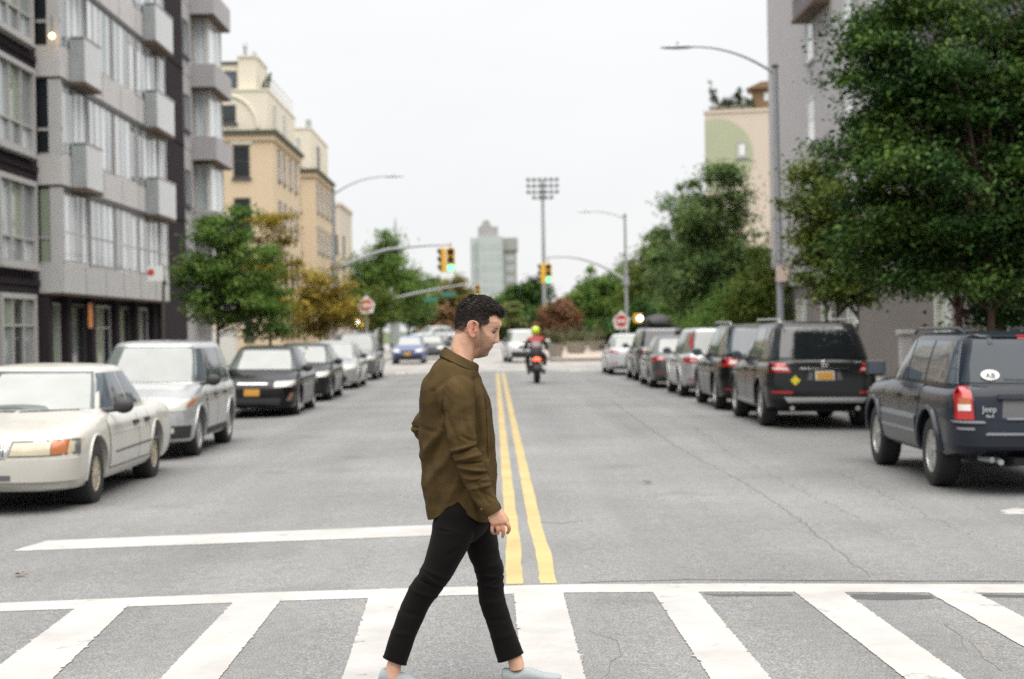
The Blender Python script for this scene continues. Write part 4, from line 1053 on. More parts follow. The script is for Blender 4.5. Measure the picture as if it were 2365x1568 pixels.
# ---- slate blue off-roader, nearest on the right
jp = suv(P_BLUEB, L=4.61, W=1.84, wb=2.69, fo=.87, wr=.375, tw=.24, tb=2.28, td=3.12, rim='five', rimmat=ALLOY, arch=1.17, lip=.035, clear=.30, nomirror=True, sglass=GLASS_B, rglass=mat('car_glass_tinted', (0.03, 0.04, 0.05), 0.08, ior=1.42, spec=.4), mirror=PLASTIC, pr=7.0, pf=5.0, taper=.03, rpil=.20, glo=.05,
    top=[(0, .62), (.012, .74), (.05, .92), (.15, 1.0), (.6, 1.06), (1.15, 1.09), (1.4, 1.11), (4.2, 1.11), (4.45, 1.10), (4.52, 1.05), (4.56, .9), (4.585, .78), (4.61, .62)],
    bot=[(0, .42), (.1, .36), (.6, .33), (4.0, .33), (4.4, .38), (4.61, .46)],
    gh=dict(f0=1.22, f1=1.98, r1=4.22, r0=4.50, zb=1.09, zr=1.63, w0=.835, w1=.68, n=8))
a = jp['W']/2; zc = 2.305
jp['extra'] = [('tail_light', [(.70, .765), (.865, .765), (.85, 1.10), (.715, 1.10)], 'R', REDL, dict(off=.02, nu=10, far=.12)),
    ('turn_signal', [(.73, .925), (.84, .925), (.838, .985), (.735, .985)], 'R', AMBER, dict(off=.026, nu=4, nv=2)),
    ('reverse_lamp', [(.73, .855), (.842, .855), (.842, .92), (.73, .92)], 'R', CLEAR, dict(off=.026, nu=4, nv=2)),
    ('rear_bumper', [(-.90, .50), (.90, .50), (.915, .74), (-.915, .74)], 'R', P_BLUEB, dict(both=False, off=.10, thick=.10, nu=24, nv=6)),
    ('bumper_top', [(-.62, .615), (.62, .615), (.60, .64), (-.60, .64)], 'R', TRIML, dict(both=False, off=.112, thick=.03, nu=12, nv=1)),
    ('reflector', [(.72, .665), (.86, .665), (.86, .69), (.72, .69)], 'R', TRIML, dict(off=.108)), ('bumper_highlight', [(.62, .735), (.885, .735), (.885, .752), (.62, .752)], 'R', TRIML, dict(off=.125, thick=.05, nu=10, nv=1)),  # pale strip on the bumper edge stands for light caught along it
    ('tailgate', [(-.675, .66), (.675, .66), (.685, 1.10), (-.685, 1.10)], 'R', P_BLUEB, dict(both=False, off=.008, nu=20, nv=8)),
    ('plate_recess', [(-.42, .78), (.42, .78), (.40, .975), (-.40, .975)], 'R', GREYPL, dict(both=False, off=.012, nu=8, nv=4)),
    ('plate_bar', [(-.46, .975), (.46, .975), (.45, 1.02), (-.45, 1.02)], 'R', P_BLUEB, dict(both=False, off=.045, thick=.05, nu=8, nv=2)),
    ('plate_sill', [(-.38, .765), (.38, .765), (.36, .785), (-.36, .785)], 'R', TRIML, dict(both=False, off=.03, nu=8, nv=1)),
    ('plate', [(-.155, .80), (.155, .80), (.155, .955), (-.155, .955)], 'R', PLATE, dict(both=False, off=.026)),
    ('high_brake_light', [(-.16, 1.585), (.16, 1.585), (.16, 1.62), (-.16, 1.62)], 'R', REDL, dict(both=False, off=.02, nu=6, nv=2)),
    ('rear_wiper', [(-.36, 1.165), (.08, 1.155), (.08, 1.172), (-.36, 1.182)], 'R', PLASTIC, dict(both=False, off=.02, nu=6, nv=1)),
    ('wiper_hub', [(.04, 1.13), (.09, 1.13), (.09, 1.20), (.04, 1.20)], 'R', PLASTIC, dict(both=False, off=.03, nu=2, nv=2)),
    ('hinge', [(-.47, 1.53), (-.42, 1.53), (-.43, 1.61), (-.48, 1.61)], 'R', PLASTIC, dict(both=False, off=.02, nu=2, nv=2)),
    ('roof_edge', [(-.64, 1.602), (.64, 1.602), (.62, 1.63), (-.62, 1.63)], 'R', P_BLUEB, dict(both=False, off=.03, nu=12, nv=1)),
    ('side_cladding', [(zc-1.42, .40), (zc-3.05, .40), (zc-3.05, .72), (zc-1.42, .72)], 'S', P_BLUEB, dict(off=.022, nu=12, nv=5)),
    ('side_moulding', [(zc-1.42, .545), (zc-3.05, .545), (zc-3.05, .575), (zc-1.42, .575)], 'S', TRIML, dict(off=.028, nu=10, nv=1)),
    ('side_moulding', [(zc-1.42, .69), (zc-3.05, .69), (zc-3.05, .74), (zc-1.42, .74)], 'S', TRIML, dict(off=.028, nu=10, nv=1))] + generic_front(jp, .85, .14)
def jeep_bits(root, bvh):
    for s in (1, -1):
        MB().tube([(s*.56, .75, 1.63), (s*.57, .55, 1.69), (s*.57, -1.25, 1.69), (s*.56, -1.5, 1.63)], .022, 8).build('roof_rail', P_BLUEB, root, smooth=60)
        # square door mirrors
    def on_rear(x, z, off):
        h = bvh.ray_cast(Vector((x, -8, z)), Vector((0, 1, 0))); return h[0].y - off
    m = MB(); n = 28
    y = on_rear(-.50, 1.215, .012)
    m.add([(-.50 + .095*math.cos(2*PI*i/n), on_rear(-.50, 1.215 + .052*math.sin(2*PI*i/n), .030), 1.215 + .052*math.sin(2*PI*i/n)) for i in range(n)], [tuple(range(n))])
    st = m.build('oval_sticker', STICK, root)
    def text(body, size, x, z, off, m_, par, nm='lettering'):
        cu = bpy.data.curves.new('txt', 'FONT'); cu.body = body; cu.size = size; cu.extrude = .002; cu.align_x = 'CENTER'
        to = bpy.data.objects.new('txt', cu); COL.objects.link(to)
        dg = bpy.context.evaluated_depsgraph_get(); me = bpy.data.meshes.new_from_object(to.evaluated_get(dg)); bpy.data.objects.remove(to)
        h1 = on_rear(x, z, off); h2 = on_rear(x, z + size, off)
        o = link_mesh(nm, me, m_, par); o.location = (x, h1, z); o.rotation_euler = (PI/2 - math.atan2(h2 - h1, size), 0, 0)
        return o
    text('AB', .085, -.50, 1.185, .036, STEXT, root)
    text('Jeep', .085, -.545, .845, .018, CHROME, root); text('4x4', .055, -.545, .785, .018, CHROME, root)
    MB().tube([(-.45, -2.12, .36), (-.45, -2.36, .34)], .03, 10).build('exhaust', STEEL, root); MB().tube([(-.58, -2.05, .36), (-.52, -2.30, .36)], .03, 10).build('tow_hook', STEEL, root)
    MB().box(-.30, .30, -2.30, -2.05, .30, .38).build('tow_bar', UNDER, root)
    MB().box(-.14, .02, -2.335, -2.32, .325, .375).build('tow_cover', WPLATE, root)
    for s in (1, -1):
        xm = s*(.92 + .12); bevel(MB().box(xm-.115, xm+.115, .70, .80, 1.13, 1.31).build('door_mirror', PLASTIC, root), .03, 3)
        MB().box(xm-.095, xm+.095, .694, .699, 1.148, 1.292).build('mirror_glass', GLASS_B, root)
jp['more'] = [jeep_bits]
jo = right_car(jp, 'dark slate blue off-roader with oval sticker, nearest parked car on the right', 16.1, .10, name='parked_offroader'); jo.rotation_euler.z = -.022
# ---- black luxury SUV
ml = suv(P_CHAR, L=4.80, W=1.93, wb=2.915, fo=.88, wr=.385, tw=.255, tb=2.45, td=3.42, rim='seven', sglass=GLASS_C, rglass=GLASS_D, qglass=GLASS_B, pr=6.0, lip=.02, arch=1.13, taper=.04, clear=.26, mirror=P_CHAR, rpil=.30,
    top=[(0, .62), (.012, .74), (.05, .90), (.15, .98), (.6, 1.05), (1.2, 1.12), (1.45, 1.14), (4.3, 1.16), (4.6, 1.15), (4.70, 1.08), (4.755, .92), (4.78, .78), (4.80, .62)],
    bot=[(0, .40), (.1, .32), (.6, .28), (4.2, .28), (4.6, .34), (4.80, .46)],
    gh=dict(f0=1.25, f1=2.05, r1=4.20, r0=4.66, zb=1.13, zr=1.78, w0=.875, w1=.69, n=6.5))
ml['extra'] = [('tail_light', [(.56, .945), (.94, .95), (.94, 1.115), (.66, 1.10)], 'R', REDL, dict(off=.016, nu=10)),
    ('reverse_lamp', [(.60, .985), (.90, 1.0), (.90, 1.035), (.62, 1.02)], 'R', CLEAR, dict(off=.022, nu=8, nv=2)),
    ('tailgate', [(-.62, .60), (.62, .60), (.70, 1.12), (-.70, 1.12)], 'R', P_CHAR, dict(both=False, off=.008, nu=20, nv=10)),
    ('chrome_bar', [(-.42, .995), (.42, .995), (.42, 1.035), (-.42, 1.035)], 'R', CHROME, dict(both=False, off=.03, nu=10, nv=1)),
    ('plate', [(-.16, .82), (.16, .82), (.16, .975), (-.16, .975)], 'R', WPLATE, dict(both=False, off=.02)), ('plate_face', [(-.14, .835), (.14, .835), (.14, .955), (-.14, .955)], 'R', PLATE, dict(both=False, off=.026)),
    ('plate_bracket', [(.20, .82), (.30, .82), (.26, .96), (.20, .96)], 'R', GREYPL, dict(off=.014, nu=2, nv=2)),
    ('bumper', [(-.93, .50), (.93, .50), (.94, .70), (-.94, .70)], 'R', P_CHAR, dict(both=False, off=.07, thick=.08, nu=24)),
    ('bumper_guard', [(-.62, .44), (.62, .44), (.70, .535), (-.70, .535)], 'R', mat('satin_steel', (.42, .42, .41), .35, metal=.35, var=.1), dict(both=False, off=.085, thick=.05, nu=16, nv=3)),
    ('reflector', [(.55, .60), (.88, .60), (.88, .64), (.55, .64)], 'R', REDL, dict(off=.078, nu=6, nv=1)),
    ('model_badge', [(.52, 1.115), (.64, 1.115), (.64, 1.14), (.52, 1.14)], 'R', CHROME, dict(both=False, off=.016, nu=2, nv=1)),
    ('running_board', [(2.4-1.45, .36), (2.4-3.3, .36), (2.4-3.3, .42), (2.4-1.45, .42)], 'S', ALLOY, dict(off=.03, nu=10, nv=1))]
def ml_bits(root, bvh):
    def ry_(x, z, off): return bvh.ray_cast(Vector((x, -8, z)), Vector((0, 1, 0)))[0].y - off
    y = ry_(0, 1.09, .022); mb = MB(); n = 24
    mb.tube([(.055*math.cos(2*PI*i/n), y, 1.095 + .055*math.sin(2*PI*i/n)) for i in range(n+1)], .007, 6)
    for k in range(3):
        an = PI/2 + k*2*PI/3
        mb.tube([(0, y, 1.095), (.055*math.cos(an), y, 1.095 + .055*math.sin(an))], [.014, .003], 6)
    mb.build('star_emblem', CHROME, root, smooth=60)
    q = MB(); z, x, h = .815, -.50, .085
    q.add([(x-h, ry_(x, z, .02), z), (x, ry_(x, z-h, .02), z-h), (x+h, ry_(x, z, .02), z), (x, ry_(x, z+h, .02), z+h)], [(0, 1, 2, 3)])
    q.build('yellow_diamond_sticker', mat('yellow_sticker', (.60, .50, .02), .5), root)
    MB().tube([(-.55, -2.2, .36), (-.55, -2.38, .35)], .04, 10).build('exhaust', CHROME, root); MB().tube([(.55, -2.2, .36), (.55, -2.38, .35)], .04, 10).build('exhaust', CHROME, root)
ml['more'] = [ml_bits, rails(1.79, .55, -1.9, .66)]
right_car(ml, 'black luxury SUV with yellow diamond sticker and chrome bumper guard, second on the right', 26.75, name='parked_suv', cat='SUV')
b3 = suv(P_BLACK, L=4.75, W=1.92, wr=.37, wb=2.8, rim='five', sglass=GLASS_C, rglass=GLASS_B, lip=.02, rpil=.26,
    gh=dict(f0=1.2, f1=2.0, r1=4.2, r0=4.66, zb=1.10, zr=1.76, w0=.86, w1=.68, n=6))
b3['top'] = [(t*4.75/4.6, z+.04) for t, z in b3['top']]; b3['bot'] = [(t*4.75/4.6, z) for t, z in b3['bot']]
b3['extra'] = generic_rear(b3, 1.0, .18, zp=.85); b3['more'] = [rails(1.76, .5, -1.9, .66)]
right_car(b3, 'black SUV with roof rails, third on the right, just before the silver SUV', 32.4, name='parked_suv', cat='SUV')
b4 = suv(P_SILVER, sglass=GLASS_C, rglass=GLASS_C); b4['extra'] = generic_rear(b4, .92, .13, plate=WPLATE, zp=.78) + [('pillar_light', [(.66, 1.20), (.72, 1.20), (.665, 1.58), (.615, 1.58)], 'R', REDL, dict(off=.02, nu=3)), ('spoiler_white', [(-.4, 1.02), (.4, 1.02), (.42, 1.1), (-.42, 1.1)], 'R', P_PURE, dict(both=False, off=.03))]
right_car(b4, 'silver SUV with tall red pillar lights, fourth on the right', 38.7, name='parked_suv', cat='SUV')
b5 = sedan(P_DGREY, sglass=GLASS_C, rglass=GLASS_C); b5['extra'] = generic_rear(b5, .84, .12)
right_car(b5, 'dark grey saloon low between the silver SUV and the SUV with a roof box', 44.6, -.18, name='parked_saloon')
b6 = suv(P_GREY, sglass=GLASS_C, rglass=GLASS_D); b6['extra'] = generic_rear(b6, .95, .16, zp=.8)
def roofbox(root, bvh):
    b = MB(); rs = []
    for t, w, h in [(0, .25, .10), (.08, .36, .22), (.5, .40, .30), (1.3, .40, .32), (1.8, .38, .24), (1.95, .26, .1)]:
        rs.append([(w*math.cos(2*PI*k/16), .9 - t, 1.80 + max(0, h*.5 + h*.6*math.sin(2*PI*k/16))) for k in range(16)])
    b.rings(rs); b.build('roof_box', PLASTIC, root, smooth=60, fix=True)
    MB().box(-.55, .55, .45, .5, 1.69, 1.80).build('roof_bar', PLASTIC, root); MB().box(-.55, .55, -.6, -.55, 1.69, 1.80).build('roof_bar', PLASTIC, root)
b6['more'] = [roofbox]
right_car(b6, 'grey SUV carrying a black roof box, sixth on the right', 50.6, -.1, name='parked_suv', cat='SUV')
b7 = sedan(P_PURE, sglass=GLASS_C, rglass=GLASS_C); b7['extra'] = generic_rear(b7, .86, .10, zp=.55)
right_car(b7, 'white saloon, last car on the right before the junction', 57.4, -.45, name='parked_saloon')
# ================================================================ street furniture
SIGY = mat('signal_yellow', (0.78, 0.44, 0.035), 0.5, var=0.1)
SIGB = mat('signal_black', (0.02, 0.02, 0.02), 0.6)
GREENL = mat('green_signal_light', (0.1, 0.8, 0.5), 0.4, emit=(0.16, 1.0, 0.42), estr=0.6)
REDOFF = mat('unlit_red_lens', (0.08, 0.01, 0.01), 0.3); YELOFF = mat('unlit_yellow_lens', (0.10, 0.06, 0.01), 0.3)
WALKL = mat('walk_signal_light', (0.9, 0.9, 0.85), 0.4, emit=(1.0, 0.95, 0.82), estr=1.6)
SIGNW = mat('sign_white', (0.60, 0.60, 0.58), 0.5, var=0.06); SIGNR = mat('sign_red', (0.42, 0.045, 0.035), 0.5, var=0.1)
SIGNG = mat('sign_green', (0.03, 0.17, 0.12), 0.5, var=0.1); POLEG = mat('pole_grey', (0.30, 0.31, 0.325), 0.5, metal=0.4, var=0.1, scale=3)
POLEBR = mat('dark_sign_post', (0.05, 0.045, 0.04), 0.7)

def street_lamp(label, base, h, arm_to, rise=0.7, arm_pts=None, head=True):
    """tapered octagonal pole with one curved arm; arm_to = reach in X (signed)"""
    t = thing('street_lamp', label, 'street lamp', base, 0, 'grey street lamps')
    MB().lathe([(.20, 0), (.20, .5), (.13, .62)], 8).build('base', POLEG, t)
    MB().lathe([(.10, .55), (.085, h*.5), (.065, h), (.065, h+.12)], 8).build('pole', POLEG, t, smooth=30)
    MB().lathe([(.09, h+.12), (.10, h+.16), (.02, h+.22)], 8).build('finial', DMETAL, t)
    pts = [(arm_to*k, 0, h - .05 + rise*(1 - (1-k)**2.1)) for k in np.linspace(0, 1, 14)]
    MB().tube(pts, [.038 - .014*k for k in np.linspace(0, 1, 14)], 8).build('arm', POLEG, t, smooth=60)
    ex, ez = pts[-1][0], pts[-1][2]; s = math.copysign(1, arm_to)
    MB().rings([[(ex + s*d, w*math.cos(2*PI*k/12), ez + hh*math.sin(2*PI*k/12)) for k in range(12)] for d, w, hh in [(-.05, .04, .03), (.1, .09, .05), (.35, .14, .055), (.65, .12, .04), (.80, .03, .015)]]).build('lamp_head', STEEL, t, smooth=60, fix=True)
    MB().lathe([(.03, 0), (.03, .07), (.005, .09)], 8, c=(ex + s*.35, 0, ez + .05)).build('photocell', STEEL, t)
    return t
p = at(1803, 745, 40.9)
lampA = street_lamp('tall grey street lamp on the right, behind the black SUVs, arm over the road', (p.x, 40.9, .035), at(1795, 165, 40.9).z - .05, at(1600, 100, 40.9).x - p.x, .74)
lampA.rotation_euler = (0, -.006, 0)
p = at(1447, 760, 87); plx = p.x
street_lamp('far street lamp on the right standing at the junction with traffic signals', (plx, 87, .0), at(1443, 503, 87).z, at(1365, 485, 87).x - plx, .42)
p = at(775, 760, 69); llx = p.x
street_lamp('street lamp on the left corner of the junction in front of the tan block', (llx, 69, .0), at(775, 447, 69).z, at(890, 408, 69).x - llx, .75)

def signal_head(name, label, loc, rz=0.0, lit=True, hang=0.0, double=True):
    t = thing(name, label, 'traffic light', loc, rz, 'traffic signals over the junction')
    def head(x, ang, lens):
        h = MB(); h.box(-.17, .17, -.10, .10, -.52, .52); o = h.build('housing', SIGY, t); o.location = (x, 0, 0); o.rotation_euler = (0, 0, ang); bevel(o, .02)
        for k, m_ in enumerate(lens):
            z = .34 - k*.34
            MB().lathe([(.001, -.135), (.08, -.128), (.145, -.110)], 20, axis='y', c=(0, 0, z), caps=False).build('lens', m_, o)
            v = []
            for a_ in np.linspace(R(-30), R(210), 16): v.append([(.145*math.cos(a_), -.10, z + .145*math.sin(a_)), (.145*math.cos(a_), -.10 - .10*(0.5+.5*math.sin(a_)) - .04, z + .145*math.sin(a_))])
            mb = MB(); mb.rings(v, closed=False, caps=False); mb.build('visor', SIGB, o)
    head(0, 0, (REDOFF, YELOFF, GREENL if lit else REDOFF))
    if double: head(-.34, R(-75), (REDOFF, YELOFF, REDOFF))
    if hang: MB().tube([(0, 0, .5), (0, 0, .5 + hang)], .03, 8).build('hanger', POLEG, t)
    return t
def mast_arm(label, pole_loc, z0, pts, r0=.08, r1=.035):
    t = thing('signal_mast_arm', label, 'mast arm', pole_loc, 0, 'traffic signal mast arms')
    n = len(pts)
    q = catmull(pts, 16)
    MB().tube([tuple(x) for x in q], [r0 + (r1-r0)*i/15 for i in range(16)], 8).build('arm', POLEG, t, smooth=60)
    MB().lathe([(.17, z0-.25), (.17, z0+.25)], 10).build('clamp', POLEG, t)
    return t
# left corner arm
z1 = at(800, 615, 69).z; z2 = at(935, 572, 69).z; x2 = at(935, 572, 69).x - llx; x3 = at(1040, 568, 69).x - llx
mast_arm('grey signal arm reaching from the left corner lamp over the road', (llx, 69, 0), z1 - .15, [(0, 0, z1 - .15), (x2*.3, 0, z1 + .25), (x2*.7, 0, z2 - .1), (x2, 0, z2), ((x2+x3)/2, 0, z2 + .08), (x3, 0, z2 + .08)])
q = at(1041, 605, 69)
signal_head('traffic_signal', 'yellow traffic signal with green lit, hanging left of the road centre', (q.x, 68.9, q.z + .08), hang=.25)
# right corner arm
z1 = at(1443, 648, 87).z; xe = at(1262, 596, 87).x - plx; ze = at(1262, 596, 87).z
mast_arm('grey signal arm reaching from the right corner lamp over the road', (plx, 87, 0), z1, [(0, 0, z1), (xe*.3, 0, z1 + (ze-z1)*.62), (xe*.65, 0, ze), (xe, 0, ze + .05)])
q = at(1266, 633, 87)
signal_head('traffic_signal', 'yellow traffic signal with green lit, above the motorcyclist to the right', (q.x, 86.9, q.z + .04), hang=.35)
# farther signal behind the walking man's head
fx = at(905, 760, 112).x
zf = at(985, 672, 112).z; zg = at(1106, 651, 112).z
ft = thing('signal_post', 'far grey signal post with long arm behind the left trees', 'signal post', (fx, 112, 0))
MB().lathe([(.15, 0), (.11, zf + .3)], 8).build('post', POLEG, ft)
q2 = catmull([(0, 0, zf - .5), (at(985, 672, 112).x - fx, 0, zf), (at(1106, 651, 112).x - fx, 0, zg)], 12)
MB().tube([tuple(x) for x in q2], [.085 - .04*i/11 for i in range(12)], 8).build('arm', POLEG, ft, smooth=60)
q = at(1103, 675, 112)
signal_head('traffic_signal', "yellow traffic signal with green lit, just above the walking man's head", (q.x, 111.85, q.z), hang=.1, double=False)
for (px, py, w, lab) in [(1036, 680, 34, 'green street name sign on the far arm, nearer the signal'), (995, 692, 28, 'green street name sign on the far arm, nearer the left trees')]:
    q = at(px, py, 111.8)
    s_ = tag(MB().box(-w*.0152, w*.0152, -.015, .015, -.14, .14).build('street_name_sign', SIGNG), lab, 'street sign', 'green street name signs'); s_.location = q
    MB().box(-.02, .02, -.01, .01, .143, .55).build('bracket', POLEG, s_)

def no_entry(label, px, py, Y, walk=None, base_z=0.0):
    q = at(px, py, Y); t = thing('no_entry_sign', label, 'road sign', (q.x, Y, base_z), 0, 'no entry signs at the junction')
    z = q.z - base_z
    MB().lathe([(.05, 0), (.05, z + .3)], 10).build('post', POLEG, t)
    a = .46
    MB().prism([(-a*.72, z-.42), (a*.72, z-.42), (a, z+.10), (0, z+.58), (-a, z+.10)], 'y', -.075, -.055).build('plate', SIGNW, t)
    n = 32; r = .33
    disc = MB(); disc.add([(r*math.cos(2*PI*i/n), -.079, z + .02 + r*math.sin(2*PI*i/n)) for i in range(n)], [tuple(range(n))]); disc.build('red_disc', SIGNR, t, fix=False)
    MB().box(-.25, .25, -.086, -.081, z-.045, z+.085).build('white_bar', SIGNW, t)
    if walk:
        w = at(walk[0], walk[1], Y - .1); h = empty('walk_signal', (w.x - q.x, -.12, w.z - base_z), 0, t)
        bevel(MB().box(-.23, .23, .0, .16, -.25, .25).build('housing', SIGY, h), .02)
        MB().lathe([(.001, -.005), (.15, -.004)], 16, axis='y', c=(walk[2], 0, 0), caps=False).build('lit_symbol', WALKL, h)
        for sgn in (1,): MB().box(walk[2]-.17, walk[2]+.17, -.10, -.001, .17, .19).build('visor', SIGB, h)
        MB().tube([(0, .1, 0), (-(w.x - q.x), .12, 0)], .025, 6).build('bracket', POLEG, h)
    return t
no_entry('white framed red no entry sign with walk signal at the left of the junction', 846, 706, 87, (829, 745, -.06))
no_entry('white framed red no entry sign beside the far right street lamp', 1434, 742, 86.4, (1473, 735, .10))
# green road sign on the right lamp
q = at(1467, 737, 87)
# parking sign on the left pavement
q = at(377, 612, 34.5); ps = thing('parking_sign_post', 'dark parking sign post with a white and red sign above the silver crossover', 'sign post', (q.x, 34.5, .035))
pm_ = MB(); pm_.tube([(-.05, 0, 0), (.0, 0, q.z - .035)], .032, 6); pm_.build('post', POLEBR, ps)
z = q.z - .22
MB().box(-.33, .01, -.045, -.035, z-.16, z+.17).build('sign_plate', SIGNW, ps)
MB().lathe([(.001, -.05), (.075, -.049)], 16, axis='y', c=(-.26, 0, z+.03), caps=False).build('red_symbol', SIGNR, ps)
# small sign on the right lamp pole
q = at(1806, 632, 40.7); sg = tag(MB().box(-.16, .16, -.01, .01, -.2, .2).build('parking_sign', mat('faded_sign', (.55, .42, .36), .6, var=.3, scale=9)), 'small faded parking sign strapped to the tall right street lamp', 'sign'); sg.location = (q.x, 40.72, q.z)
MB().box(-.02, .02, .011, .08, -.06, .06).build('strap', STEEL, sg)
# stadium floodlight
fl = thing('floodlight_mast', 'tall sports field floodlight mast with rows of lamps, far behind the trees', 'floodlight', (at(1258, 760, 185).x, 185, -.1))
zt = at(1257, 415, 185).z
MB().lathe([(.28, 0), (.16, zt - 1.5), (.12, zt)], 10).build('mast', POLEG, fl, smooth=40)
for r_, (zz, n_) in enumerate([(zt - .05, 6), (zt - .75, 6), (zt - 1.45, 6), (zt - 2.1, 4)]):
    wq = 3.3 if n_ == 6 else 2.0
    MB().box(-wq/2, wq/2, -.05, .05, zz-.04, zz+.04).build('crossbar', POLEG, fl)
    for k in range(n_):
        x = -wq/2 + wq*k/(n_-1)
        MB().lathe([(.05, .0), (.20, -.16), (.23, -.34)], 10, axis='y', c=(x, 0, zz+.12)).build('lamp', GREYPL, fl, smooth=50)
# planters in the plaza
POT = mat('stone_planter', (.28, .26, .22), .9, var=.2)
PLL = leafmat('planter_leaf', (.09, .10, .05), (.13, .14, .07), (.20, .19, .10))
# ================================================================ trees and plants
BARK = mat('bark', (0.075, 0.058, 0.045), 0.9, var=0.35, scale=9, bump=0.6, bscale=25)
BARKR = mat('reddish_bark', (0.085, 0.045, 0.035), 0.9, var=0.35, scale=9, bump=0.6, bscale=25)
def leaf_cloud(rng, centres, spreads, counts, size, droop=0.25, upb=0.9):
    n = int(sum(counts))
    C = np.repeat(np.asarray(centres), counts, axis=0); S = np.repeat(np.asarray(spreads), counts, axis=0)
    P = C + rng.normal(size=(n, 3)) * S
    nrm = rng.normal(size=(n, 3)); nrm[:, 2] = np.abs(nrm[:, 2]) + upb
    out = P - C; out[:, 2] *= 0.3
    nrm += 0.5 * out / (np.linalg.norm(out, axis=1, keepdims=True) + 1e-6)
    nrm /= np.linalg.norm(nrm, axis=1, keepdims=True)
    t = rng.normal(size=(n, 3)); t -= nrm * np.sum(t * nrm, axis=1, keepdims=True); t /= np.linalg.norm(t, axis=1, keepdims=True)
    b = np.cross(nrm, t)
    l = size * np.clip(rng.lognormal(-.04, .26, size=(n, 1)), .5, 1.7); w = l * rng.uniform(0.42, 0.62, size=(n, 1))
    dz = np.array([[0, 0, 1.0]])
    v0 = P - t * l * .5; v1 = P + b * w * .5 + nrm * l * .06; v2 = P + t * l * .5 - dz * l * droop; v3 = P - b * w * .5 + nrm * l * .06
    V = np.stack([v0, v1, v2, v3], axis=1).reshape(-1, 3)
    F = np.arange(n * 4).reshape(-1, 4)
    return V, F

def tree(name, label, base, blobs, nclump, nleaf, size, lm, trunk_h, trunk_r, seed, group, stems=1, bark=None, spread=.26, flat=.55, cat='tree', limbs=30, shell=.55):
    rng = np.random.default_rng(seed)
    t = thing(name, label, cat, base, 0, group)
    vol = np.array([b[3]*b[4]*b[5] for b in blobs]); pick = rng.choice(len(blobs), nclump, p=vol/vol.sum())
    B = np.array(blobs)[pick]
    d = rng.normal(size=(nclump, 3)); d /= np.linalg.norm(d, axis=1, keepdims=True)
    r = rng.uniform(0, 1, size=(nclump, 1)) ** shell
    C = B[:, :3] + d * r * B[:, 3:6]
    counts = rng.multinomial(nleaf, rng.dirichlet(np.ones(nclump) * 3))
    sc = rng.uniform(.6, 1.4, size=(nclump, 1)) * spread
    S = np.hstack([sc, sc, sc * flat])
    V, F = leaf_cloud(rng, C, S, counts, size)
    cr = link_mesh('crown', np_mesh('crown', V, F), lm, t)
    mb = MB(); top = Vector((0, 0, trunk_h))
    tops = []
    for s in range(stems):
        a = 2*PI*s/max(1, stems) + seed; o = Vector((math.cos(a), math.sin(a), 0)) * (0.05 if stems > 1 else 0)
        lean = o * (trunk_h * 4.2) if stems > 1 else Vector((rng.normal()*.06, rng.normal()*.06, 0))
        pts = [o, o + lean*.35 + Vector((0, 0, trunk_h*.4)), o + lean*.75 + Vector((rng.normal()*.03, rng.normal()*.03, trunk_h*.75)), o + lean + Vector((0, 0, trunk_h))]
        k = 1.0 if stems == 1 else .62
        mb.tube(pts, [trunk_r*1.25*k, trunk_r*k, trunk_r*.85*k, trunk_r*.7*k], 9); tops.append(pts[-1])
        hi = max(C[:, 2]); mb.tube([pts[-1], pts[-1] + lean*.3 + Vector((0, 0, (hi - trunk_h)*.45)), pts[-1] + lean*.3 + Vector((rng.normal()*.1, rng.normal()*.1, (hi - trunk_h)*.9))], [trunk_r*.7*k, trunk_r*.4*k, .01], 7)
    for i in rng.choice(nclump, min(limbs, nclump), replace=False):
        c = Vector(C[i]); s = tops[int(i) % len(tops)]
        st = s + Vector((0, 0, max(0, (c.z - s.z)) * .35)); mid = st.lerp(c, .5) + Vector((0, 0, .12 * (c - st).length))
        rr = trunk_r * .32
        mb.tube([st, mid, c], [rr, rr*.6, .006], 5)
    mb.build('trunk', bark or BARK, t, smooth=60)
    return t
L_GREEN = leafmat('leaf_green', (.050, .105, .024), (.105, .185, .040), (.18, .26, .055), .40)
L_DARK = leafmat('leaf_dark_green', (.012, .036, .010), (.032, .074, .017), (.10, .16, .03))
L_OLIVE = leafmat('leaf_yellow_green', (0.05, 0.085, 0.018), (0.1, 0.145, 0.028), (0.17, 0.2, 0.042))
L_OCHRE = leafmat('leaf_ochre', (.11, .09, .02), (.28, .21, .034), (.46, .36, .06))
L_RUST = leafmat('leaf_rust', (0.09, 0.05, 0.03), (0.18, 0.1, 0.05), (0.26, 0.15, 0.07))
L_MID = leafmat('leaf_mid_green', (.046, .090, .032), (.095, .155, .050), (.16, .22, .065))
L_GOLDO = leafmat('leaf_golden_olive', (.09, .085, .025), (.17, .15, .045), (.26, .22, .07))
L_PALE = leafmat('leaf_pale_green', (0.08, 0.11, 0.04), (0.15, 0.18, 0.06), (0.22, 0.24, 0.08))
G_ST = 'street trees along the pavements'; G_PK = 'park trees beyond the junction'
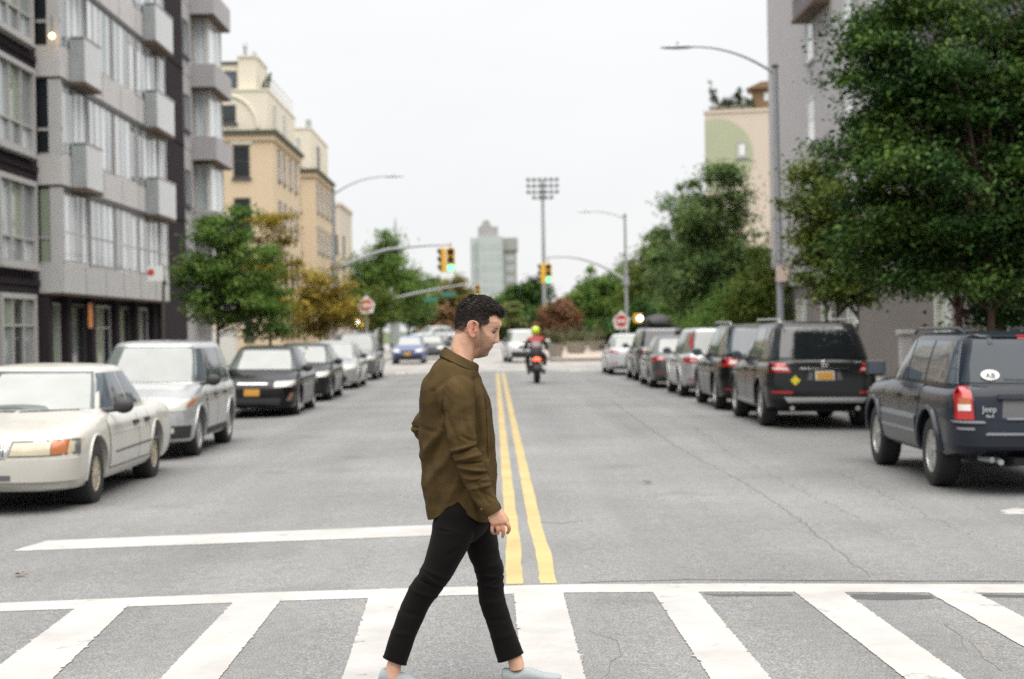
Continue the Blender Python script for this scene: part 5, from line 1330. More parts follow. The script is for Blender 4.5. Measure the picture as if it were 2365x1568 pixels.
# big tree on the right
b = at(2262, 770, 24.4)
tree('street_tree', 'big dense dark green tree filling the upper right, trunk behind the off-roader', (7.55, 24.6, .035),
     [(.05, 0, 3.6, 2.2, 1.9, 1.6), (.5, .3, 2.6, 2.2, 1.8, .95), (-.6, 0, 5.2, 1.55, 1.5, 1.2), (1.3, .2, 5.0, 1.9, 1.6, 1.5), (2.4, 0, 3.8, 1.7, 1.6, 1.7), (-1.65, .1, 4.2, .75, .9, 1.2), (-.45, 0, 6.5, 1.2, 1.1, .8), (-1.75, 0, 5.4, .80, .8, .7), (-1.45, 0, 6.3, .7, .8, .6), (-1.2, 0, 4.7, .9, .9, .8), (1.5, 0, 6.6, 1.8, 1.3, .8), (-1.3, 0, 3.0, .9, .9, .7), (3.3, 0, 5.6, 1.4, 1.3, 1.6)],
     460, 150000, .092, L_DARK, 1.55, .13, 11, G_ST, stems=3, bark=BARKR, spread=.27, flat=.38, limbs=80, shell=.45)
tree('street_tree', 'slim lighter green tree between the big tree and the tall right street lamp', (7.45, 34.3, .035),
     [(-.15, 0, 3.2, 1.0, 1.0, 1.0), (-.35, 0, 4.2, .85, .9, .9), (.1, 0, 2.4, .8, .8, .5)], 110, 16000, .11, L_OLIVE, 1.5, .07, 12, G_ST, stems=3, spread=.2)
# left trees
b = at(510, 790, 42)
tree('street_tree', 'bright green street tree in front of the grey concrete block on the left', (b.x, 42, .035),
     [(.15, 0, 2.6, 1.55, 1.3, .75), (.45, 0, 3.3, 1.3, 1.2, .8), (.1, 0, 4.3, .85, .8, .85), (-.65, 0, 3.3, .65, .7, .5), (.55, 0, 4.9, .4, .4, .4), (1.0, 0, 2.0, .8, .8, .5)], 135, 15500, .125, L_GREEN, 1.5, .06, 21, G_ST, spread=.20, flat=.40, limbs=60, shell=.42)
b = at(628, 790, 52)
tree('street_tree', 'sparse yellowing tree just behind the bright green street tree', (b.x, 52, .035),
     [(.2, 0, 5.0, 1.0, .9, .65), (0, 0, 3.6, 1.1, 1.0, .9), (.9, 0, 4.6, .5, .5, .35), (.3, 0, 2.4, .9, .9, .6)], 70, 6500, .13, L_OCHRE, 1.8, .06, 22, G_ST, spread=.2, flat=.4, limbs=30)
b = at(745, 790, 63)
tree('street_tree', 'ochre autumn tree beside the left no entry sign', (b.x, 62.5, .035),
     [(0, 0, 2.6, 1.45, 1.3, .95), (.3, 0, 3.6, .9, .9, .75), (-.5, 0, 1.9, 1.1, 1.0, .6), (.9, 0, 2.2, .7, .7, .6)], 110, 10000, .13, L_OCHRE, 1.3, .07, 23, G_ST, spread=.24, flat=.5, limbs=40, shell=.45)
b = at(925, 790, 120)
tree('park_tree', 'full green tree standing behind the left no entry sign', (at(880, 790, 120).x, 120, 0), [(0, 0, 5.6, 2.5, 2.3, 2.3), (.4, 0, 7.6, 1.6, 1.5, 1.4), (1.3, 0, 4.0, 2.0, 2.0, 1.6), (-.9, 0, 4.2, 1.8, 1.8, 1.5)], 170, 20000, .26, L_GREEN, 2.2, .16, 24, G_PK, spread=.45)
tree('park_tree', 'light green tree low in front of the full green tree on the left', (at(862, 790, 105).x, 105, 0), [(0, 0, 3.3, 1.7, 1.6, 1.3), (-.5, 0, 2.3, 1.4, 1.4, .8), (.9, 0, 2.9, 1.2, 1.2, .8)], 90, 10000, .2, L_OLIVE, 1.5, .1, 25, G_PK, spread=.35)
tree('park_tree', 'mid green tree over the blue saloon beyond the junction', (at(945, 790, 135).x, 135, 0), [(0, 0, 4.2, 2.2, 2.0, 1.9), (.3, 0, 5.8, 1.3, 1.3, 1.0), (.9, 0, 3.2, 1.6, 1.5, 1.1)], 100, 11000, .26, L_MID, 1.8, .14, 26, G_PK, spread=.45)
# end of the street
def park(px, Y, top, w, lm, label, seed, n=5500, bottom=785, size=None, name='park_tree'):
    zt, zb = at(px, top, Y).z, at(px, bottom, Y).z; x = at(px, top, Y).x; W = w * Y / FPX / 2; H = zt - max(zb, .6); zm = max(zb, .6)
    bl = [(0, 0, zm + H*.42, W, W*.9, H*.42), (W*.2, 0, zm + H*.70, W*.66, W*.6, H*.30), (-W*.45, 0, zm + H*.33, W*.6, W*.6, H*.32), (W*.5, 0, zm + H*.36, W*.55, W*.55, H*.34)]
    return tree(name, label, (x, Y, -.1), bl, 130, int(n*2.3), size or Y*.0022, lm, max(.8, H*.3), H*.018 + .05, seed, G_PK, spread=W*.15, flat=.7)
park(1035, 165, 630, 125, L_GOLDO, 'olive tree far down the street below the left signal', 31)
park(1015, 145, 705, 85, L_RUST, 'rusty brown tree low behind the parked white hatchback', 32, 3500)
park(985, 230, 630, 90, L_MID, 'grey green tree between the full green tree and the olive tree', 33, 3500)
park(1155, 230, 668, 90, L_GREEN, 'green tree below the distant glass tower', 34, 4500)
park(1215, 205, 628, 120, L_DARK, 'dark green tree directly above the motorcyclist', 35)
park(1170, 150, 690, 70, L_PALE, "pale green bushy tree right of the walking man's forehead", 36, 3500)
park(1286, 116, 672, 100, L_RUST, 'reddish brown tree right of the motorcyclist', 37, 5000)
park(1240, 175, 700, 120, L_DARK, 'low dark tree behind the motorcyclist helmet', 38, 4500)
park(1375, 125, 600, 125, L_GREEN, 'green tree left of the far right street lamp', 39, 6000)
park(1330, 140, 655, 90, L_MID, 'dull green tree between the reddish tree and the far right lamp', 40, 4500)
park(1440, 145, 590, 140, L_MID, 'mid green tree directly behind the far right street lamp', 41, 5000)
park(1395, 118, 745, 120, L_DARK, 'dark undergrowth tree behind the right no entry sign', 42, 4500)
park(1500, 110, 500, 155, L_OLIVE, 'yellow green tree right of the far right street lamp', 43, 6500)
park(1565, 100, 405, 165, L_MID, 'tall grey green tree left of the mural building', 44, 8000)
b = at(1672, 790, 72)
tree('park_tree', 'tall green tree rising in front of the green painted disc', (b.x, 72, 0), [(0, 0, 4.4, 2.4, 2.0, 2.4), (-.2, 0, 7.2, 1.3, 1.2, 2.0), (-1.5, 0, 4.0, 1.7, 1.6, 2.0), (1.5, 0, 3.6, 1.5, 1.5, 1.7), (.9, 0, 6.8, .8, .8, 1.5), (-.55, 0, 8.5, .4, .4, 1.0), (.45, 0, 8.4, .35, .35, .8), (-1.2, 0, 6.6, .9, .9, 1.3)], 260, 34000, .18, L_MID, 1.8, .14, 45, G_PK, spread=.33, limbs=40)
park(1615, 82, 470, 170, L_MID, 'broad green tree filling the gap left of the tall green tree', 46, 9000, bottom=790)
park(1745, 62, 560, 150, L_OLIVE, 'leafy yellow green tree behind the tall right street lamp', 47, 7000, bottom=790)
park(1700, 64, 665, 240, L_GREEN, 'low bright green shrub mass above the roofs of the black SUVs', 48, 8000, bottom=800, name='large_shrub')
park(1480, 92, 690, 130, L_DARK, 'dark low tree behind the SUV with the roof box', 49, 5000)
# planters and roof plants
def small_plant(name, label, cat, loc, r, h, lm, pot, seed, group, n=700, size=.09):
    rng = np.random.default_rng(seed); t = thing(name, label, cat, loc, 0, group)
    if pot: MB().lathe([(r*.62, 0), (r*.85, pot*.9), (r*.9, pot), (r*.75, pot), (r*.72, pot*.8)], 16).build('pot', POT, t, smooth=40)
    C = rng.normal(size=(14, 3)) * np.array([r*.45, r*.45, h*.25]) + np.array([0, 0, pot + h*.5])
    V, F = leaf_cloud(rng, C, np.full((14, 3), r*.25), rng.multinomial(n, np.ones(14)/14), size)
    link_mesh('foliage', np_mesh('foliage', V, F), lm, t); MB().tube([(0, 0, pot*.8), (0, 0, pot + h*.6)], .02, 5).build('stem', BARK, t)
for i, (px, py, Y, r, lab) in enumerate([(1283, 838, 88, .55, 'stone planter with dry shrub just right of the motorcyclist'), (1330, 812, 100, .8, 'stone planter with grey shrub, middle of the three on the plaza'), (1378, 800, 108, .7, 'stone planter with low green shrub near the last white saloon')]):
    q = at(px, py, Y); small_plant('plaza_planter', lab, 'planter', (q.x, Y, .035), r, .7, PLL, .75, 60 + i, 'planters on the plaza', size=.12)
import mathutils
RZ = Matrix.Rotation(R(-12), 3, 'Z')
for i, (x, y, r, h, lab) in enumerate([(.55, .5, .35, 1.35, 'small conical shrub at the left end of the roof terrace'), (1.15, .5, .5, .4, 'low hedge plant on the roof terrace next to the conical shrub'), (1.75, .6, .5, .5, 'low hedge plant in the middle of the roof terrace'), (2.1, .5, .3, 1.3, 'round headed shrub on the roof terrace beside the pavilion'), (2.6, .6, .45, .5, 'low hedge plant at the foot of the roof pavilion')]):
    w = Vector((13.4, 100, 0)) + RZ @ Vector((x, y, 15.05)); small_plant('roof_terrace_plant', lab, 'plant', w, r, h, RP, .25, 80 + i, 'plants on the roof terrace', n=500, size=.13)
# ================================================================ the walking man
MY = 7.56                                          # his distance down the street
K = IMG_W / 2500.0
def S2W(sx, sy, Y=MY):
    p = at(sx * K, sy * K, MY); return Vector((p.x, Y, p.z))
def T5(u, v): return (960 + u / 2.529, 700 + v / 2.529)          # torso
def T6(u, v): return (880 + u / 3.423, 1200 + v / 3.423)         # legs
def TH(u, v): return (1080 + u / 7.84, 700 + v / 7.84)           # head
def THd(u, v): return (1140 + u / 11.2, 1180 + v / 11.2)         # hand
GROUND_M = gz(0.0)
man_o = S2W(*T6(700, 1600)); MAN = thing('person', 'man in olive brown overshirt, black trousers and grey sneakers walking across the crosswalk', 'person', (man_o.x, MY, GROUND_M))
OFF = Vector(MAN.location)

SKIN = bpy.data.materials.new('skin'); SKIN.use_nodes = True
def _skin():
    nt = SKIN.node_tree; N, L = nt.nodes, nt.links; b = N['Principled BSDF']
    b.inputs['Roughness'].default_value = 0.55; b.inputs['Specular IOR Level'].default_value = 0.35
    at_ = N.new('ShaderNodeVertexColor'); at_.layer_name = 'tone'
    tc = N.new('ShaderNodeTexCoord'); nz = N.new('ShaderNodeTexNoise'); nz.inputs['Scale'].default_value = 260; nz.inputs['Detail'].default_value = 2
    n2 = N.new('ShaderNodeTexNoise'); n2.inputs['Scale'].default_value = 30; n2.inputs['Detail'].default_value = 3
    L.new(tc.outputs['Object'], nz.inputs['Vector']); L.new(tc.outputs['Object'], n2.inputs['Vector'])
    mr = N.new('ShaderNodeMapRange'); mr.inputs[1].default_value = .3; mr.inputs[2].default_value = .7; mr.inputs[3].default_value = .88; mr.inputs[4].default_value = 1.10
    L.new(n2.outputs['Fac'], mr.inputs[0])
    vm = N.new('ShaderNodeVectorMath'); vm.operation = 'SCALE'; L.new(at_.outputs['Color'], vm.inputs[0]); L.new(mr.outputs[0], vm.inputs['Scale'])
    L.new(vm.outputs[0], b.inputs['Base Color'])
    b.inputs['Subsurface Weight'].default_value = 0.08; b.inputs['Subsurface Radius'].default_value = (.01, .004, .002); b.inputs['Subsurface Scale'].default_value = 0.4
    bp = N.new('ShaderNodeBump'); bp.inputs['Strength'].default_value = .12; bp.inputs['Distance'].default_value = .002
    L.new(nz.outputs['Fac'], bp.inputs['Height']); L.new(bp.outputs['Normal'], b.inputs['Normal'])
_skin()
def clothmat(name, c1, c2, weave=900, rough=.9, sheen=.25, bump=.25):
    m = bpy.data.materials.new(name); m.use_nodes = True; nt = m.node_tree; N, L = nt.nodes, nt.links; b = N['Principled BSDF']
    b.inputs['Roughness'].default_value = rough; b.inputs['Sheen Weight'].default_value = sheen; b.inputs['Sheen Roughness'].default_value = .5; b.inputs['Specular IOR Level'].default_value = .08
    tc = N.new('ShaderNodeTexCoord'); n1 = N.new('ShaderNodeTexNoise'); n1.inputs['Scale'].default_value = weave * .28; n1.inputs['Detail'].default_value = 2
    n2 = N.new('ShaderNodeTexNoise'); n2.inputs['Scale'].default_value = 9; n2.inputs['Detail'].default_value = 5
    for n in (n1, n2): L.new(tc.outputs['Object'], n.inputs['Vector'])
    ad = N.new('ShaderNodeMath'); ad.operation = 'MULTIPLY_ADD'; ad.inputs[1].default_value = .55; L.new(n1.outputs['Fac'], ad.inputs[0])
    sc = N.new('ShaderNodeMath'); sc.operation = 'MULTIPLY'; sc.inputs[1].default_value = .45; L.new(n2.outputs['Fac'], sc.inputs[0]); L.new(sc.outputs[0], ad.inputs[2])
    mr = N.new('ShaderNodeMapRange'); mr.inputs[1].default_value = .35; mr.inputs[2].default_value = .65; L.new(ad.outputs[0], mr.inputs[0])
    mx = N.new('ShaderNodeMix'); mx.data_type = 'RGBA'; mx.inputs[6].default_value = (*c1, 1); mx.inputs[7].default_value = (*c2, 1); L.new(mr.outputs[0], mx.inputs[0]); L.new(mx.outputs[2], b.inputs['Base Color'])
    bp = N.new('ShaderNodeBump'); bp.inputs['Strength'].default_value = bump; bp.inputs['Distance'].default_value = .002; L.new(n1.outputs['Fac'], bp.inputs['Height']); L.new(bp.outputs['Normal'], b.inputs['Normal'])
    return m
SHIRT = clothmat('olive_wool', (.042, .0272, .0106), (.077, .0520, .0212), sheen=.0, bump=.5); SHIRTD = clothmat('olive_wool_edge', (.034, .021, .007), (.052, .034, .012), sheen=0)
TROUS = clothmat('black_cotton', (.0050, .0040, .0041), (.0085, .0068, .0068), sheen=0.03); SNEAK = clothmat('grey_knit', (.24, .265, .275), (.32, .345, .355), weave=700, sheen=0)
SOLE = mat('shoe_sole', (.52, .52, .50), .7, var=.05); HAIR = mat('dark_hair', (.009, .0055, .0045), .45, var=.5, scale=90, col2=(.026, .016, .012), spec=.28); BROW = mat('brow_hair', (.03, .018, .012), .7)
BUTTON = mat('shirt_button', (.07, .05, .02), .4)

def seg_dist(P, a, b):
    a, b = np.asarray(a), np.asarray(b); ab = b - a; t = np.clip(((P - a) @ ab) / (ab @ ab), 0, 1)
    return np.linalg.norm(P - (a + t[:, None] * ab), axis=1), t
def ringset(rows, T, n, nr, e=2.0, hemfn=None):
    """rows: (u_back, v_back, u_front, v_front, y offset, half depth). Rings tilt with the two silhouette edges; returns (nr, n, 3) world"""
    D = []
    for ub, vb, uf, vf, yo, hd in rows:
        p, q = S2W(*T(ub, vb)), S2W(*T(uf, vf)); D.append((p.x, p.z, q.x, q.z, yo, hd))
    D = catmull(D, nr); out = np.zeros((nr, n, 3))
    ang = np.linspace(0, 2*PI, n, endpoint=False)
    c, s = np.cos(ang), np.sin(ang); ce = np.sign(c) * np.abs(c) ** (2/e); se = np.sign(s) * np.abs(s) ** (2/e)
    for i, (bx, bz, fx, fz, yo, hd) in enumerate(D):
        out[i, :, 0] = (bx + fx)/2 + (fx - bx)/2 * ce; out[i, :, 2] = (bz + fz)/2 + (fz - bz)/2 * ce; out[i, :, 1] = MY + yo + hd * se
    return out
def grid_mesh(G, closed_caps=False):
    nr, n, _ = G.shape; V = G.reshape(-1, 3); i, j = np.meshgrid(np.arange(nr-1), np.arange(n), indexing='ij'); k = (j+1) % n
    F = np.stack([i*n+j, i*n+k, (i+1)*n+k, (i+1)*n+j], -1).reshape(-1, 4)
    return V, F
def normals(G):
    du = np.roll(G, -1, 1) - np.roll(G, 1, 1); dv = np.gradient(G, axis=0); nn = np.cross(du, dv); nn /= (np.linalg.norm(nn, axis=2, keepdims=True) + 1e-9)
    c = G.mean(axis=1, keepdims=True); sg = np.sign(np.sum((G - c) * nn, axis=2, keepdims=True)); return nn * np.where(sg == 0, 1, sg)
def fold(G, T, folds, near=True, gain=1.55):
    """soft ridges (amp > 0) and creases (amp < 0) along line segments given where the photograph shows them, on the near side"""
    N_ = normals(G); P = G[..., [0, 2]].reshape(-1, 2); nearw = np.clip((MY + .02 - G[..., 1].reshape(-1)) / .06, 0, 1) if near else np.ones(len(P))
    d = np.zeros(len(P))
    for (u0, v0, u1, v1, w, amp) in folds:
        a, b = S2W(*T(u0, v0)), S2W(*T(u1, v1)); ds, t = seg_dist(P, (a.x, a.z), (b.x, b.z))
        d += gain * amp * np.exp(-(ds / w) ** 2) * (0.35 + 0.65 * np.sin(PI * np.clip(t, .06, .94)))
    return G + N_ * (d * (nearw * .9 + .1)).reshape(G.shape[0], G.shape[1], 1)
def lumps(G, amp, sc, seed):
    rng = np.random.default_rng(seed); N_ = normals(G); P = G; d = np.zeros(G.shape[:2])
    for k in range(14):
        f = rng.normal(size=3) * sc; ph = rng.uniform(0, 6.28); d += np.sin(P @ f + ph)
    return G + N_ * (d * amp / 4)[..., None]
def cloth(name, G, m, par, sub=True, flip=False, thick=.0):
    V, F = grid_mesh(G); me = np_mesh(name, V - np.array(OFF), F)
    bm = bmesh.new(); bm.from_mesh(me); bmesh.ops.recalc_face_normals(bm, faces=bm.faces); bm.to_mesh(me); bm.free()
    me.polygons.foreach_set('use_smooth', [True]*len(me.polygons)); o = link_mesh(name, me, m, par)
    if thick: md = o.modifiers.new('t', 'SOLIDIFY'); md.thickness = thick; md.offset = -1
    return o

# ---- overshirt body
rows = [(326, 398, 508, 500, 0, .066), (300, 425, 528, 528, 0, .105), (262, 470, 542, 560, 0, .150), (215, 537, 556, 598, 0, .185), (181, 592, 574, 640, 0, .200), (168, 650, 592, 690, 0, .204), (162, 740, 608, 770, 0, .203),
        (160, 850, 620, 870, 0, .199), (163, 980, 629, 985, 0, .195), (170, 1090, 634, 1090, 0, .192), (177, 1210, 636, 1205, 0, .191), (193, 1310, 630, 1310, 0, .193), (213, 1430, 612, 1441, 0, .195)]
G = ringset(rows, T5, 150, 190, e=2.45)
# shirt tails: the hem rises at the hips
zt_, zh_ = S2W(*T5(300, 1180)).z, S2W(*T5(300, 1435)).z
hx = S2W(*T5(378, 1332)).x; hs = .082; rise = S2W(*T5(0, 1332)).z - zh_
fz = np.clip((zt_ - G[..., 2]) / (zt_ - zh_), 0, 1)
side = np.clip(np.abs(G[..., 1] - MY) / .19, 0, 1) ** 1.5
G[..., 2] += fz * rise * np.exp(-((G[..., 0] - hx) / hs) ** 2 * 1.0) * side
FS = [(335, 870, 185, 1130, .022, -.012), (395, 960, 210, 1215, .018, .010), (430, 1120, 330, 1330, .016, .007), (470, 1180, 395, 1330, .012, -.005), (250, 640, 290, 860, .016, -.012), (205, 600, 225, 850, .02, .006),
      (300, 880, 180, 1040, .018, .011), (350, 700, 300, 800, .016, -.012), (522, 560, 522, 980, .013, -.016), (505, 540, 500, 640, .012, -.008), (548, 600, 560, 1000, .012, .006), (575, 700, 585, 1050, .010, -.005), (250, 1150, 215, 1400, .016, .005), (300, 1230, 270, 1400, .012, -.004),
      (560, 1000, 600, 1180, .012, .005), (170, 860, 330, 900, .012, -.004), (490, 1250, 520, 1420, .016, .006), (200, 1240, 230, 1420, .010, -.004), (345, 560, 250, 640, .012, -.005)]
G = fold(G, T5, FS); G = lumps(G, .0030, 22, 3); G = lumps(G, .0014, 60, 4)
shirt = cloth('shirt', G, SHIRT, MAN, thick=.004)
# yoke seam and front placket as raised stitching
def seam(name, pts, T, r, m, par, yv=None):
    P = []
    for (u, v) in pts:
        p = S2W(*T(u, v)); h = SH_BVH.ray_cast(Vector((p.x, MY - 1, p.z)) - OFF, Vector((0, 1, 0)))
        if h[0] is not None: P.append(h[0] + Vector((0, -.0005, 0)))
    if len(P) > 1: MB().tube(P, r, 5).build(name, m, par, smooth=180)
dg = bpy.context.evaluated_depsgraph_get()
SH_BVH = BVHTree.FromPolygons([v.co.copy() for v in shirt.data.vertices], [tuple(p.vertices) for p in shirt.data.polygons])
seam('placket_seam', [(535, 560), (560, 650), (585, 760), (600, 900), (605, 1050), (608, 1200), (600, 1400)], T5, .002, SHIRTD, shirt)
# hip pocket on the front panel
def patch_on(name, quad, T, m, par, off=.003, nu=10, nv=10):
    A_, B_, C_, D_ = [np.array(q, float) for q in quad]; V, ok = [], True
    for j in range(nv+1):
        for i in range(nu+1):
            u_, v_ = i/nu, j/nv; q = (A_*(1-u_)+B_*u_)*(1-v_) + (D_*(1-u_)+C_*u_)*v_; p = S2W(*T(*q))
            h = SH_BVH.ray_cast(Vector((p.x, MY - 1, p.z)) - OFF, Vector((0, 1, 0)))
            if h[0] is None: return
            V.append(h[0] + Vector((0, -off, 0)))
    F = [(j*(nu+1)+i, j*(nu+1)+i+1, (j+1)*(nu+1)+i+1, (j+1)*(nu+1)+i) for j in range(nv) for i in range(nu)]
    o = MB().add(V, F).build(name, m, par, smooth=180); md = o.modifiers.new('t', 'SOLIDIFY'); md.thickness = .004; md.offset = 0
patch_on('pocket', [(540, 1048), (594, 1052), (600, 1245), (548, 1255)], T5, SHIRT, shirt)
patch_on('placket', [(572, 640), (590, 690), (614, 1290), (596, 1290)], T5, SHIRT, shirt, off=.002, nv=40)
# ---- collar
rowsC = [(326, 404, 500, 505, 0, .064), (321, 375, 512, 478, 0, .071), (307, 384, 529, 489, 0, .088), (289, 424, 524, 535, 0, .122)]
Gc = ringset(rowsC, T5, 80, 26, e=2.2); Gc = lumps(Gc, .0012, 40, 5)
collar = cloth('collar', Gc, SHIRT, shirt, thick=.005)
r_ = Gc[-1]; MB().tube([tuple(np.array(p) - np.array(OFF) + np.array([0, 0, -.002])) for p in list(r_) + [r_[0]]], .0035, 6).build('collar_shadow_tube', clothmat('collar_shadow_line', (.012, .008, .004), (.018, .012, .005), sheen=0), collar, smooth=180)  # thin dark tube stands for the shadow line below the collar
# ---- near sleeve
rowsA = [(395, 528, 425, 530, -0.12, 0.01), (350, 545, 470, 548, -0.14, 0.046), (322, 600, 503, 594, -0.166, 0.066), (317, 700, 508, 690, -0.19, 0.07), (326, 800, 507, 790, -0.204, 0.068), (344, 900, 509, 880, -0.216, 0.064), (361, 975, 515, 945, -0.224, 0.061), (374, 1022, 528, 985, -0.229, 0.058), (398, 1080, 562, 1062, -0.234, 0.056), (424, 1152, 587, 1135, -0.2308, 0.053), (468, 1232, 612, 1208, -0.2326, 0.049), (512, 1300, 636, 1268, -0.2334, 0.045), (546, 1356, 653, 1308, -0.2342, 0.042), (576, 1383, 663, 1330, -0.234, 0.04)]
Ga = ringset(rowsA, T5, 90, 200, e=2.15)
FA = [(365, 1012, 515, 962, .008, -.011), (372, 990, 500, 955, .008, .009), (395, 1045, 545, 1010, .009, .008), (400, 1062, 555, 1055, .007, -.008), (405, 1085, 575, 1110, .009, .009), (430, 1120, 580, 1125, .006, -.007), (440, 1150, 590, 1160, .008, .007), (455, 1185, 560, 1150, .006, -.006), (480, 1215, 605, 1190, .008, .006), (520, 1180, 590, 1300, .009, -.006),
      (400, 600, 375, 900, .016, .004), (440, 760, 490, 950, .012, -.006), (330, 760, 420, 960, .012, -.005), (470, 800, 500, 940, .010, .006), (430, 900, 500, 930, .008, -.006), (480, 1250, 560, 1330, .010, .005), (560, 1230, 640, 1290, .008, -.004), (345, 640, 340, 800, .014, -.004)]
Ga = fold(Ga, T5, FA, near=False); Ga = lumps(Ga, .0026, 30, 8); Ga = lumps(Ga, .0012, 70, 18)
sleeve = cloth('sleeve', Ga, SHIRT, shirt, thick=.004)
rowsK = [(540, 1348, 652, 1298, -.2330, .0445), (548, 1362, 658, 1310, -.2335, .0450), (575, 1386, 666, 1333, -.234, .0430)]
cloth('cuff', ringset(rowsK, T5, 60, 14, e=2.15), SHIRT, sleeve, thick=.004)
for (u, v) in ((548, 1333),):
    p = S2W(*T5(u, v)); MB().lathe([(.001, -.003), (.0055, -.002), (.006, .002)], 12, axis='y', c=tuple(Vector((p.x, MY - .2795, p.z)) - OFF)).build('button', BUTTON, sleeve, smooth=40)
# ---- far sleeve, elbow pushed back
rowsB = [(390, 545, 430, 545, .15, .02), (310, 610, 470, 590, .19, .062), (235, 690, 385, 700, .225, .064), (165, 770, 300, 800, .25, .062), (112, 835, 245, 860, .262, .058), (96, 870, 232, 905, .266, .056)]
Gb = ringset(rowsB, T5, 60, 80, e=2.1); Gb = lumps(Gb, .002, 34, 9)
cloth('sleeve', Gb, SHIRT, shirt, thick=.004)
rowsB2 = [(96, 858, 190, 800, .265, .05), (95, 900, 240, 850, .266, .056), (118, 945, 285, 885, .262, .054), (170, 995, 345, 925, .25, .050), (250, 1050, 420, 975, .235, .046), (330, 1100, 480, 1030, .22, .042), (400, 1140, 520, 1075, .21, .038)]
Gb2 = ringset(rowsB2, T5, 60, 80, e=2.1)
Gb2 = fold(Gb2, T5, [(95, 880, 170, 870, .007, -.006), (100, 905, 175, 900, .006, .006), (110, 930, 170, 935, .006, -.006)], near=False); Gb2 = lumps(Gb2, .002, 34, 10)
cloth('sleeve', Gb2, SHIRT, shirt, thick=.004)

# ---- trousers
rowsN = [(650, 20, 985, 20, -.05, .13), (630, 130, 990, 140, -.075, .12), (617, 215, 985, 235, -.085, .108), (600, 330, 952, 350, -.092, .100), (566, 460, 893, 470, -.095, .094), (530, 590, 822, 600, -.095, .086), (470, 692, 766, 690, -.094, .078), (402, 810, 692, 800, -.092, .068),
         (350, 920, 592, 925, -.09, .062), (300, 1050, 528, 1055, -.088, .060), (250, 1190, 465, 1190, -.085, .056), (224, 1270, 428, 1300, -.083, .053), (200, 1348, 390, 1415, -.082, .050)]
rowsF = [(760, 20, 1080, 20, .05, .13), (780, 130, 1085, 140, .075, .12), (805, 215, 1092, 235, .085, .108), (842, 340, 1136, 340, .092, .100), (870, 460, 1153, 455, .095, .092), (907, 585, 1172, 580, .095, .082), (950, 670, 1200, 660, .095, .074), (972, 780, 1196, 780, .094, .067),
         (985, 900, 1206, 890, .093, .063), (1010, 1030, 1243, 1020, .092, .060), (1058, 1150, 1278, 1150, .09, .056), (1102, 1290, 1318, 1268, .088, .053), (1150, 1455, 1362, 1374, .086, .050)]
FN = [(505, 620, 700, 760, .008, .007), (480, 690, 705, 772, .006, -.007), (530, 600, 740, 690, .010, .006), (430, 780, 640, 850, .010, .006), (470, 650, 600, 760, .008, -.005), (640, 280, 760, 300, .006, -.005), (620, 260, 900, 330, .02, .005), (330, 950, 520, 1000, .012, -.004), (270, 1140, 450, 1150, .012, .004), (720, 500, 860, 420, .014, -.005)]
FF = [(960, 690, 1190, 740, .008, .008), (975, 770, 1195, 720, .006, -.008), (985, 800, 1195, 810, .008, .008), (960, 660, 1180, 610, .010, .006), (990, 840, 1180, 780, .007, -.006), (1000, 950, 1200, 930, .012, .005), (1030, 1100, 1250, 1080, .012, -.004), (1100, 1250, 1310, 1200, .012, .004), (1000, 560, 1160, 500, .012, -.004)]
Gn = fold(ringset(rowsN, T6, 90, 200, e=2.2), T6, FN, gain=1.1); Gn = lumps(Gn, .0016, 30, 12)
Gf = fold(ringset(rowsF, T6, 90, 200, e=2.2), T6, FF, near=False, gain=1.0); Gf = lumps(Gf, .0016, 30, 13)
tr = cloth('trousers', Gn, TROUS, MAN, thick=.004); cloth('trouser_leg', Gf, TROUS, tr, thick=.004)
V, F = grid_mesh(ringset([(650, -60, 1075, -60, 0, .15), (640, 40, 1080, 40, 0, .17), (625, 150, 1085, 160, 0, .178), (640, 260, 1080, 260, 0, .165), (740, 360, 1040, 340, 0, .11), (820, 430, 950, 420, 0, .05)], T6, 60, 40, e=2.3))
me = np_mesh('seat', V - np.array(OFF), F); me.polygons.foreach_set('use_smooth', [True]*len(me.polygons)); link_mesh('trouser_seat', me, TROUS, tr)
for sgn, Gx in ((1, Gn), (1, Gf)):
    for k in (-1, -6):
        r_ = Gx[k][::2]; 
        if k == -1: MB().tube([tuple(np.array(p) - np.array(OFF)) for p in list(r_) + [r_[0]]], .003, 5).build('hem', TROUS, tr, smooth=180)

